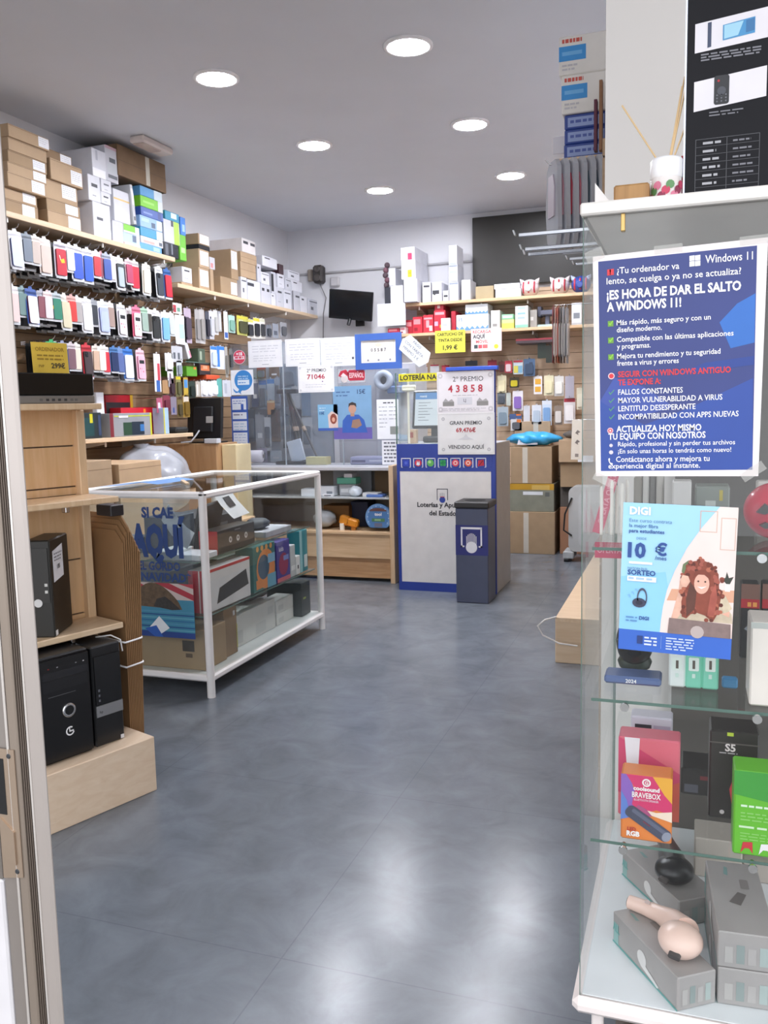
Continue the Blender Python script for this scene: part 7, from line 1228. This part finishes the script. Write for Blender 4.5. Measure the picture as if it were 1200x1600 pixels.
# things on the cabinet shelves
def cab(px0, px1, pyt, z0, Y, dep, label, body, draw=None, name='gadget_box', face='-Y', **k):
    zt = at(px0, pyt, Y=Y).z; zc = (z0 + zt) / 2; return pack(name, label, 'box', (x_at(px0, Y, zc), Y, z0), (x_at(px1, Y, zc), Y + dep, zt), face, body, draw, **k)
e1 = .0005
def brave(b, F, w, h):
    b.fp(F, [(0, h), (0, h * .35), (w * .25, h * .4), (w * .3, h * .7), (w * .15, h)], C('#8a62b4', .35), .0006); b.fp(F, [(0, h * .75), (w * .12, h * .6), (w * .2, h * .35), (0, h * .3)], C('#5f7fc4', .35), .0009); b.fp(F, [(w * .1, h), (w * .7, h), (w, h * .7), (w, h * .45), (w * .7, h * .5), (w * .4, h * .42), (w * .22, h * .55), (w * .28, h * .8)], C('#d2386a', .35), .0007); b.fp(F, [(w * .62, h), (w, h), (w, h * .62), (w * .85, h * .74)], C('#e8a83c', .35), .001)
    b.fp(F, [(w * .35, h * .5), (w * .55, h * .42), (w, h * .34), (w, h * .5), (w * .7, h * .46)], C('#f0d9c4', .35), .0009); b.fp(F, [(w * .2, h * .45), (w * .42, h * .38), (w * .62, h * .4), (w * .5, h * .5), (w * .35, h * .55)], C('#a8507a', .35), .001)
    wv = C('#f2ece8', .4); b.fd(F, w * .5, h * .9, w * .085, wv, .0014, 20, rin=w * .055); b.ft(F, 'G', w * .5, h * .875, h * .05, wv, e=.0015, bold=.03); b.ft(F, 'coolsound', w * .5, h * .775, h * .06, wv, maxw=w * .68, bold=.04, e=.0015); b.ft(F, 'BRAVEBOX', w * .5, h * .665, h * .08, wv, maxw=w * .56, bold=.02, e=.0015); b.ft(F, 'BLUETOOTH SPEAKER', w * .5, h * .615, h * .03, C('#e3c4d0'), maxw=w * .48, e=.0015)
    a = math.radians(-33); F2 = Frame(F.p(w * .05, h * .4), F.r * math.cos(a) + F.u * math.sin(a), F.u * math.cos(a) - F.r * math.sin(a)); L = w * 1.0
    b.fp(F2, [(x + L * .5, y) for x, y in rounded(L, h * .19, h * .07)], C('#474a5c', .35), .0018); b.fp(F2, [(x + L * .5, y + h * .1) for x, y in rounded(L * .8, h * .06, h * .02)], C('#5f6377', .35), .0021); b.ft(F2, 'ooooo', L * .48, h * .07, h * .03, C('#8d2f44'), e=.0023, maxw=L * .3); b.fd(F2, L * .93, h * .095, h * .06, C('#8d91a0', .3), .0022, 16, ry=h * .08)
    b.ft(F, 'LED', w * .22, h * .15, h * .05, C('#b8402a'), e=.0026, bold=.05); b.ft(F, 'RGB', w * .25, h * .07, h * .07, wv, maxw=w * .26, e=.0026, bold=.05)
cab(970, 1050, 1208, zA + e1, 1.585, .055, 'colourful speaker box reading coolsound BRAVEBOX at the front of the glass shelf', C('#e0813c', .35), brave)
def pinkb(b, F, w, h): b.fp(F, [(0, h * .3), (w, h * .2), (w, h * .6), (0, h)], C('#c8456a', .35), .0006); b.fp(F, [(w * .5, 0), (w, 0), (w, h * .5), (w * .7, h * .4)], C('#c85a4a', .35), .0009); b.fp(F, [(w * .1, h), (w * .35, h), (w * .3, h * .1), (w * .2, h * .1)], C('#e3dfe3', .35), .001); b.fq(F, w * .15, h * .1, w * .4, h * .2, C('#f0d9e0'), .0014)
cab(966, 1062, 1150, zA + e1, 1.68, .06, 'pink and orange speaker box behind the coolsound box', C('#d86a7a', .35), pinkb)
cab(985, 1050, 1118, zA + e1, 1.80, .05, 'white and pale violet box behind the pink speaker box', C('#d3cfd9', .35), bands((.1, .5, .5, .9, '#22252e'), (.55, .4, .95, .9, '#b4a9bd')))
def blk(b, F, w, h):
    b.ft(F, 'S5', w * .42, h * .78, h * .08, C('#e6dcda'), e=.0012, bold=.03); b.lines(F, w * .2, w * .65, h * .75, h * .012, 1, .01, C('#b9b3b3'), 5, .001, .01); b.fp(F, [(w * .5, h * .1), (w * .42, h * .35), (w * .52, h * .52), (w * .5, h * .66), (w * .55, h * .72), (w * .62, h * .7), (w * .6, h * .5), (w * .7, h * .35), (w * .64, h * .1)], C('#d64a52', .35), .001); b.fd(F, w * .28, h * .08, w * .05, C('#dad5d3'), .001, 12); b.fq(F, 0, h * .86, w, h * .875, C('#5a5450'), .001); b.fq(F, w * .35, h * .95, w * .48, h * .99, C('#b4c83a'), .001)
cab(1108, 1185, 1140, zA + e1, 1.72, .08, 'tall black box with a red figure and white lettering S5 behind the green box', C('#2b2725', .35), blk)
def grn(b, F, w, h):
    b.fp(F, [(0, h * .72), (w, h * .6), (w, h), (0, h)], C('#3f9a3a', .35), .0006); b.lines(F, w * .1, w * .5, h * .58, h * .025, 1, .01, C('#d9efcf'), 3, .001, .01); b.lines(F, w * .1, w * .8, h * .5, h * .015, 3, h * .04, C('#8fcf6a'), 4, .001, .012); b.lines(F, w * .08, w * .55, h * .33, h * .025, 1, .01, C('#cfeabf'), 5, .001, .02); b.lines(F, w * .1, w * .8, h * .26, h * .012, 3, h * .035, C('#8fcf6a'), 6, .001, .012)
    for x, c in ((.2, '#c8323c'), (.45, '#e9e4e4'), (.68, '#2a2c30'), (.9, '#c8323c')): b.fp(F, [(w * (x - .09), h * .03), (w * (x - .06), h * .16), (w * (x + .07), h * .17), (w * (x + .08), h * .03), (w * (x + .03), h * .09), (w * (x - .03), h * .09)], C(c, .4), .001)
cab(1146, 1262, 1203, zA + e1, 1.585, .07, 'bright green box with small coloured icons at the right end of the glass shelf', C('#66b82f', .35), grn)
cab(1064, 1118, 1240, zA + e1, 1.95, .1, 'low black box deep on the glass shelf behind the colourful boxes', C('#232222', .35), bands((.1, .1, .5, .4, '#5a5c66'), (.55, .6, .8, .75, '#7d2f34')))
mb = MB().lathe((x_at(996, 1.95, .7), 1.95, zA + e1), [(.024, 0), (.02, .01), (.006, .035), (.003, .05)], C('#b82030', .3), 16); obj('red_cone', mb, None, 'small red cone shaped ornament at the back of the glass shelf behind the pink box', 'ornament')
# shelf above
cab(1172, 1290, 972, zB + e1, 1.6, .1, 'large plain white box at the right end of the middle glass shelf', C('#ece2d8', .4), bands((0, .93, 1, 1, '#b9bcb6')))
for k, (a, c_) in enumerate(((1045, '#e3eae6'), (1071, '#7fd0b4'), (1097, '#7fd0b4'))):
    def mint(b, F, w, h, k=k): b.fp(F, [(w * .15 + x + w * .35, y + h * .5) for x, y in rounded(w * .62, h * .38, w * .08)], C('#e4efe6', .4), .0008); b.fq(F, w * .42, h * .56, w * .58, h * .8, C('#5a5048', .4), .0012); b.fq(F, w * .4, h * .3, w * .6, h * .42, C('#cfe6da', .4), .0008)
    pk = cab(a, a + 26, 1020, zB + e1, 1.67, .03, f'{("pale", "mint green", "mint green")[k]} small box, {("left", "middle", "right")[k]} of three under the light blue poster', C(c_, .4), mint)
mb = MB(); hx = x_at(992, 1.78, .96); mb.blob((hx, 1.78, zB + .055), (.037, .05, .052), C('#1a1b1c', .2), 22, 14); mb.lathe((hx, 1.78, zB + .002), [(.03, 0), (.034, .012), (.03, .02)], C('#2f3a34', .4), 18); obj('black_helmet', mb, None, 'small glossy black dome shaped gadget on the middle glass shelf below the light blue poster', 'gadget')
mb = MB().box((hx - .05, 1.66, zB + e1), (hx + .055, 1.72, zB + .016), C('#5d6f9a', .3), .004); mb.ft(Frame((hx - .05, 1.6595, zB), (1, 0, 0)), '2024', .05, .005, .007, WHITE, e=.0005); obj('blue_tray', mb, None, 'flat blue grey tray in front of the black dome shaped gadget', 'tray')
cab(1128, 1153, 1075, zB + e1, 1.75, .02, 'small bright blue card on the middle glass shelf', C('#4f9fd8', .4))
def rb_(b, F, w, h): b.fq(F, 0, h * .8, w, h, C('#7d5a4f', .4), .0006); b.fq(F, 0, h * .68, w, h * .8, C('#b02a35', .4), .0008); b.lines(F, w * .35, w * .9, h * .7, h * .06, 1, .01, C('#e39a4a'), 4, .001, .012); b.fp(F, [(w * .2, h * .4), (w * .5, h * .48), (w * .9, h * .44), (w * .5, h * .36)], C('#8d9097'), .001)
cab(1157, 1186, 912, zB + e1, 1.9, .05, 'black and red boxed gadget behind the light blue poster edge, left of two', C('#25262a', .35), rb_); cab(1190, 1222, 912, zB + e1, 1.9, .05, 'black and red boxed gadget above the big plain white box, right of two', C('#2a2a2e', .35), rb_)
# upper shelf
rx = x_at(1212, 1.72, 1.26); mb = MB().blob((rx, 1.72, zC + .0535), (.055, .05, .052), C('#d0304a', .25), 26, 18); F = Frame((rx, 1.664, zC + .052), (1, 0, 0))
for s in (-1, 1): mb.slab(F, [(s * .022 - .014, .004), (s * .022, .02), (s * .022 + .014, .008), (s * .022, .0)], -.012, .001, BLACK)
mb.slab(F, [(-.03, -.02), (-.02, -.014), (-.008, -.02), (-.02, -.026)], -.02, .0, BLACK); obj('red_ball', mb, None, 'red ball shaped speaker with black eye marks on the upper glass shelf', 'speaker')
cab(1182, 1240, 752, zC + e1, 1.86, .04, 'tall pale box behind the red ball shaped speaker', C('#c9c4bc', .4), bands((.3, .5, .6, .55, '#9d9890')))
for k in range(6):
    x = x_at(940 + 8 * k, 1.72 + .02 * (k % 2), 1.25); mb = MB().lathe((x, 1.72 + .02 * (k % 2), zC + e1), [(.0035, 0), (.0035, .09 + .006 * (k % 3)), (.002, .095 + .006 * (k % 3))], C('#e9e4da', .4), 10); obj('white_stick', mb, None, 'slim white stick standing in a row beside the light blue poster', 'stick', 'white sticks on the upper glass shelf')
for k, (a, b_, c) in enumerate(((990, 1003, '#8f8a80'), (1004, 1014, '#c9c6c0'), (1015, 1024, '#6f6c68'), (1025, 1036, '#b9b4ac'))):
    cab(a, b_, 745 - k, zC + e1, 1.95, .1, f'{("taupe", "pale", "dark grey", "beige")[k]} slim upright case, {ORD[k]} in the row of cases between the two posters', C(c, .45), name='slim_case')
cab(1050, 1080, 752, zC + e1, 1.9, .06, 'white small box between the two cabinet posters', C('#d6d3cf', .4)); cab(1086, 1140, 760, zC + e1, 1.95, .08, 'grey green gadget box between the two cabinet posters', C('#8d948c', .35), bands((.3, .3, .6, .6, '#c9cfc9'), (.7, .6, .8, .9, '#c9b84a')))
pt = C('#c8566e', .4); b = MB().slab(Frame((KX0 + .012, 1.66, zC - .035), (1, 0, 0)), [(0, 0), (.055, 0), (.055, .03), (0, .03)], 0, .0012, pt); b.ft(Frame((KX0 + .012, 1.6585, zC - .035), (1, 0, 0)), 'OFERTA', .027, .01, .011, C('#e3a4b0'), e=.0004, maxw=.045); obj('promo_strip', b, None, 'level pink promotional strip under the upper glass shelf of the cabinet', 'strip')
a = math.radians(75); F = Frame((KX0 + .02, 1.72, zC + .001), (math.cos(a), 0, math.sin(a)), (-math.sin(a), 0, math.cos(a))); b = MB().slab(F, [(0, 0), (.15, 0), (.15, .02), (0, .02)], 0, .001, pt); b.ft(Frame(F.p(0, 0, .001), F.r, F.u), 'OFERTA OFERTA', .075, .005, .01, C('#e3a4b0'), e=.0004, maxw=.14); obj('promo_strip', b, None, 'slanted pink promotional strip on the upper glass shelf of the cabinet', 'strip')
# boxes with giant earbuds on the cabinet floor
FLZ = KB + .0025; bg_, bg2 = C('#a5a09d', .45), C('#9a9693', .45)
def ebox(label, A, ang, L, W, z0, h, k=0):
    """long box: A = front left bottom corner, ang = direction of its short front edge"""
    T = Matrix.Translation((A[0], A[1], z0)) @ Matrix.Rotation(ang, 4, 'Z'); R = T.to_3x3(); mb = MB(T).box((0, 0, 0), (W, L, h), bg_, .002)
    mb.T = None; F = Frame(T @ Vector((0, L, 0)), -(R @ Vector((0, 1, 0))), (0, 0, 1)); tl = C('#5fa39d', .4)
    mb.fq(F, .004, .003, .022, h * .7, C('#8fb4af', .4), .0005); mb.ft(F, 'ALL', .014, h * .42, h * .25, tl, e=.0008, maxw=.026); mb.fq(F, .0, .0, L, .004, tl, .0006)
    mb.fd(F, L * .48, h * .45, h * .24, C('#dcd9d6', .4), .0008, 16); mb.fp(F, [(L * .46, h * .2), (L * .52, h * .35), (L * .74, h * .12), (L * .72, h * .04)], C('#dcd9d6', .4), .0009)
    F = Frame(T @ Vector((0, 0, 0)), R @ Vector((1, 0, 0)), (0, 0, 1))
    for j in range(4): mb.fq(F, W * (.12 + .2 * j), h * .15, W * (.26 + .2 * j), h * (.6 + .07 * (j % 2)), C(('#b4b0ac', '#8f9a97', '#b0aba8', '#a8b4b0')[j], .45), .0005)
    F = Frame(T @ Vector((0, 0, h)), R @ Vector((1, 0, 0)), R @ Vector((0, 1, 0))); mb.fp(F, [(W * .3, L * .4), (W * .5, L * .55), (W * .65, L * .52), (W * .5, L * .36)], C('#6d6765', .4), .0006); mb.fp(F, [(W * .3, L * .8), (W * .34, L * .92), (W * .4, L * .9), (W * .38, L * .78)], C('#7fa09c', .4), .0006); mb.fp(F, [(W * .66 + x, L * .6 + y) for x, y in rounded(W * .16, L * .14, .004)], C('#8a8481', .4), .0006)
    return obj('earphone_box', mb, None, label, 'box', 'grey earphone boxes')
A = at(1058, 1581, Z=FLZ); ebox('grey printed box under the beige giant earbud at the front of the cabinet floor', A, math.radians(35), .225, .082, FLZ, .066)
D = at(972, 1366, Z=FLZ); an = math.radians(35); A2 = (D.x + math.sin(an) * .225, D.y - math.cos(an) * .225)
ebox('grey printed box under the black giant earbud behind the front box', A2, an, .225, .1, FLZ, .06)
A3 = at(1124, 1604, Z=FLZ); A3 = (x_at(1122, 1.6, .41), 1.6)
ebox('grey printed box, lower of two stacked at the right of the cabinet floor', A3, math.radians(4), .26, .1, FLZ, .072); ebox('grey printed box, upper of two stacked at the right of the cabinet floor', (A3[0] - .001, 1.602), math.radians(4), .26, .1, FLZ + .0725, .07)
for k, (n_, py) in enumerate((('lower', 0), ('upper', 1))):
    Yb = 2.05; x0 = x_at(1085, Yb, .4); pack('pale_box', f'{n_} of two pale cardboard boxes stacked at the back of the cabinet floor', 'box', (x0, Yb, FLZ + .048 * k), (x0 + .105, Yb + .1, FLZ + .0475 + .048 * k), '-Y', C('#bdb3a8', .5))
pack('pale_box', 'pale cardboard box at the back right of the cabinet floor', 'box', (x0 + .107, 2.06, FLZ), (x0 + .21, 2.16, FLZ + .05), '-Y', C('#b4aaa0', .5))
def earbud(label, col, pts, radii, head, hr, tilt, dark=False):
    t = thing('giant_earbud', label, 'speaker', (head[0], head[1], head[2] - hr[2])); m = C(col, .28)
    me = MB(); me.tube(pts, radii, m, 18); Rz = Matrix.Translation(head) @ Matrix.Rotation(tilt, 4, 'Z'); me.T = Rz
    me.blob((0, 0, 0), hr, m, 28, 18, lambda d: 1 + .16 * max(0, d.y) ** 2 - .05 * max(0, -d.y)); obj('shell', me, t)
    b = MB(Rz); b.slab(Frame(Vector((-hr[0] * .8, -hr[1] * .62, -hr[2] * .42)), (.75, -.6, -.1), (-.2, -.3, 1)), [(x + .008, y) for x, y in rounded(.022, .011, .005)], -.008, .003, C('#4a4442', .6)); obj('sound_grille', b, t, 'dark oval grille')
    p0, p1 = Vector(pts[0]), Vector(pts[1]); d = (p0 - p1).normalized(); b = MB(); b.lathe(p0, [(radii[0] * .96, 0), (radii[0] * .8, .002), (radii[0] * .5, .0025)], C('#5a5553', .4), 18, axis=d); obj('stem_end', b, t)
    b = MB(); q = p0.lerp(Vector(pts[2]), .6) + Vector((0, -.35 * radii[1], radii[1] * .93)); b.slab(Frame(q, (1, -.6, 0), (.3, .5, .9)), [(x, y) for x, y in rounded(.012, .008, .003)], -.002, .0008, C('#b9a39c' if not dark else '#3a3a3e', .3)); obj('button', b, t)
zt = FLZ + .068
P = [at(983, 1409, Z=zt + .014), at(1005, 1417, Z=zt + .014), at(1030, 1428, Z=zt + .016), at(1052, 1440, Z=zt + .02), at(1070, 1458, Z=zt + .026)]
hd = at(1064, 1470, Z=zt + .03)
earbud('giant beige earbud shaped speaker lying on the front grey box in the cabinet', '#ecccbd', P, [.0138, .015, .0172, .024, .03], hd, (.041, .041, .03), math.radians(25))
zt = FLZ + .06; hd = at(1054, 1360, Z=zt + .029)
P = [at(1028, 1285, Z=zt + .014), at(1034, 1300, Z=zt + .016), at(1042, 1320, Z=zt + .02), at(1049, 1340, Z=zt + .026), hd]
earbud('giant glossy black earbud shaped speaker lying on the rear grey box in the cabinet', '#1c1d20', P, [.0138, .016, .02, .028, .032], hd, (.042, .04, .028), math.radians(10), True)

# ------------------------------------------------------------------ on top of the cabinet
ZT = KT + .0005
t = thing('reed_diffuser', 'white capped reed diffuser jar with flowery label and sticks on the cabinet top', 'diffuser', (-.045, 1.65, ZT)); c = (-.045, 1.65)
mb = MB().lathe((c[0], c[1], ZT), [(.024, 0), (.026, .004), (.026, .05)], C('#e3dcd8', .2), 26); F = None
obj('jar', mb, t); b = MB()
for k in range(9):
    a = -1.57 + (k - 4) * .28; px_, py_ = c[0] + .0263 * math.cos(a), c[1] + .0263 * math.sin(a); r_ = Vector((-math.sin(a), math.cos(a), 0)); b.fd(Frame((px_, py_, ZT + .018 + .009 * (k % 3)), r_), 0, 0, .0075, C(('#c43a5a', '#5f8f5a', '#d87a94', '#8d2a4a')[k % 4], .4), .0003, 10)
obj('flower_label', b, t, 'pink and green flower label'); obj('cap', MB().lathe((c[0], c[1], ZT + .05), [(.026, 0), (.0275, .002), (.0275, .03), (.025, .034), (.012, .034), (.012, .02)], WHITE, 26), t)
for (px, py) in ((972, 165), (1070, 120), (1076, 116), (1066, 135), (1101, 118)): q_ = at(px, py, Y=1.66); obj('reed_stick', MB().tube([(c[0] + (px - 1040) * .0001, c[1], ZT + .07), q_], .0017, C('#d9b98a', .6), 6), t)
pack('wood_block', 'small wood block beside the reed diffuser on top of the cabinet', 'block', (-.132, 1.62, ZT), (-.072, 1.67, ZT + .042), '-Y', wood('#b98d55', '#8f6638', axis=2))
pack('red_card', 'folded red card standing behind the reed diffuser', 'card', (-.022, 1.72, ZT), (-.002, 1.724, ZT + .105), '-Y', C('#c4222f', .4), c=.0005)
mb = MB().slab(Frame((-.165, 1.66, ZT), (1, 0, 0)), [(0, 0), (.035, 0), (.03, .012), (0, .052)], 0, .03, C('#e6e1dd', .5)); obj('white_wedge', mb, None, 'white wedge shaped stand at the left end of the cabinet top', 'stand')
def tvb(b, F, w, h):
    wv, k = C('#e3dfe4', .4), C('#202126', .4); Z = lambda py: (at(1120, py, Y=1.645).z - F.o.z)
    x0, x1 = .014, .128
    b.fp(F, [(x0, Z(79)), (x1, Z(70)), (x1, Z(23)), (x0, Z(33))], wv, .0006); b.fp(F, [(x0 + .02, Z(73)), (x0 + .026, Z(72)), (x0 + .026, Z(33)), (x0 + .02, Z(34))], C('#3a4560', .4), .001)
    b.fp(F, [(.058, Z(65)), (.108, Z(60)), (.108, Z(35)), (.058, Z(41))], C('#3f8fc4', .35), .001); b.fp(F, [(.06, Z(63)), (.082, Z(60)), (.09, Z(39)), (.06, Z(42))], C('#9fd0e6', .35), .0013); b.fp(F, [(.094, Z(58)), (.107, Z(56)), (.107, Z(37)), (.094, Z(39))], C('#2f6fa4', .35), .0013)
    b.lines(F, x0 + .01, x1 - .008, Z(84), .0025, 3, .0045, C('#7d7d84'), 3, .001, .012)
    b.fp(F, [(x0, Z(171)), (x1, Z(160)), (x1, Z(113)), (x0, Z(124))], wv, .0006); b.fp(F, [(.058 + x, Z(164) + y) for x, y in rounded(.024, .047, .004)], k, .001); b.fd(F, .053, Z(127), .002, C('#b02a35'), .0014, 10); b.fd(F, .058, Z(143), .007, C('#4a4c54'), .0014, 14)
    for i in range(3):
        for j in range(3): b.fd(F, .051 + .007 * i, Z(159) + .005 * j, .0014, C('#6a6c74'), .0014, 8)
    b.lines(F, x0 + .025, x1 - .03, Z(176), .0022, 2, .005, C('#77777e'), 5, .001, .012)
    g_ = C('#5a5b60', .4); y0, y1 = Z(297), Z(215); b.frame(F, .018, y0, .12, y1, .0008, g_, .0008); b.fq(F, .068, y0, .0688, y1, g_, .0008)
    for i in range(1, 7): yy = y1 - (y1 - y0) * i / 6.5; b.fq(F, .018, yy, .12, yy + .0006, g_, .0008); b.lines(F, .03, .06, yy + .004, .004, 1, .01, C('#a9a9ae'), i, .001, .012); b.lines(F, .078, .112, yy + .004, .003, 1, .01, C('#77777e'), i + 9, .001, .008)
o = pack('television_box', 'tall black carton printed with a screen and a remote control on top of the cabinet', 'box', (-.016, 1.645, ZT), (.152, 1.78, ZT + .46), '-Y', C('#1c1c20', .6, spec=.2), tvb, c=.002)
b = MB().box((-.0175, 1.6435, ZT), (-.0145, 1.6465, ZT + .46), C('#c9cfe0', .15, .6)); obj('shiny_edge', b, o, 'shiny silver corner edge')
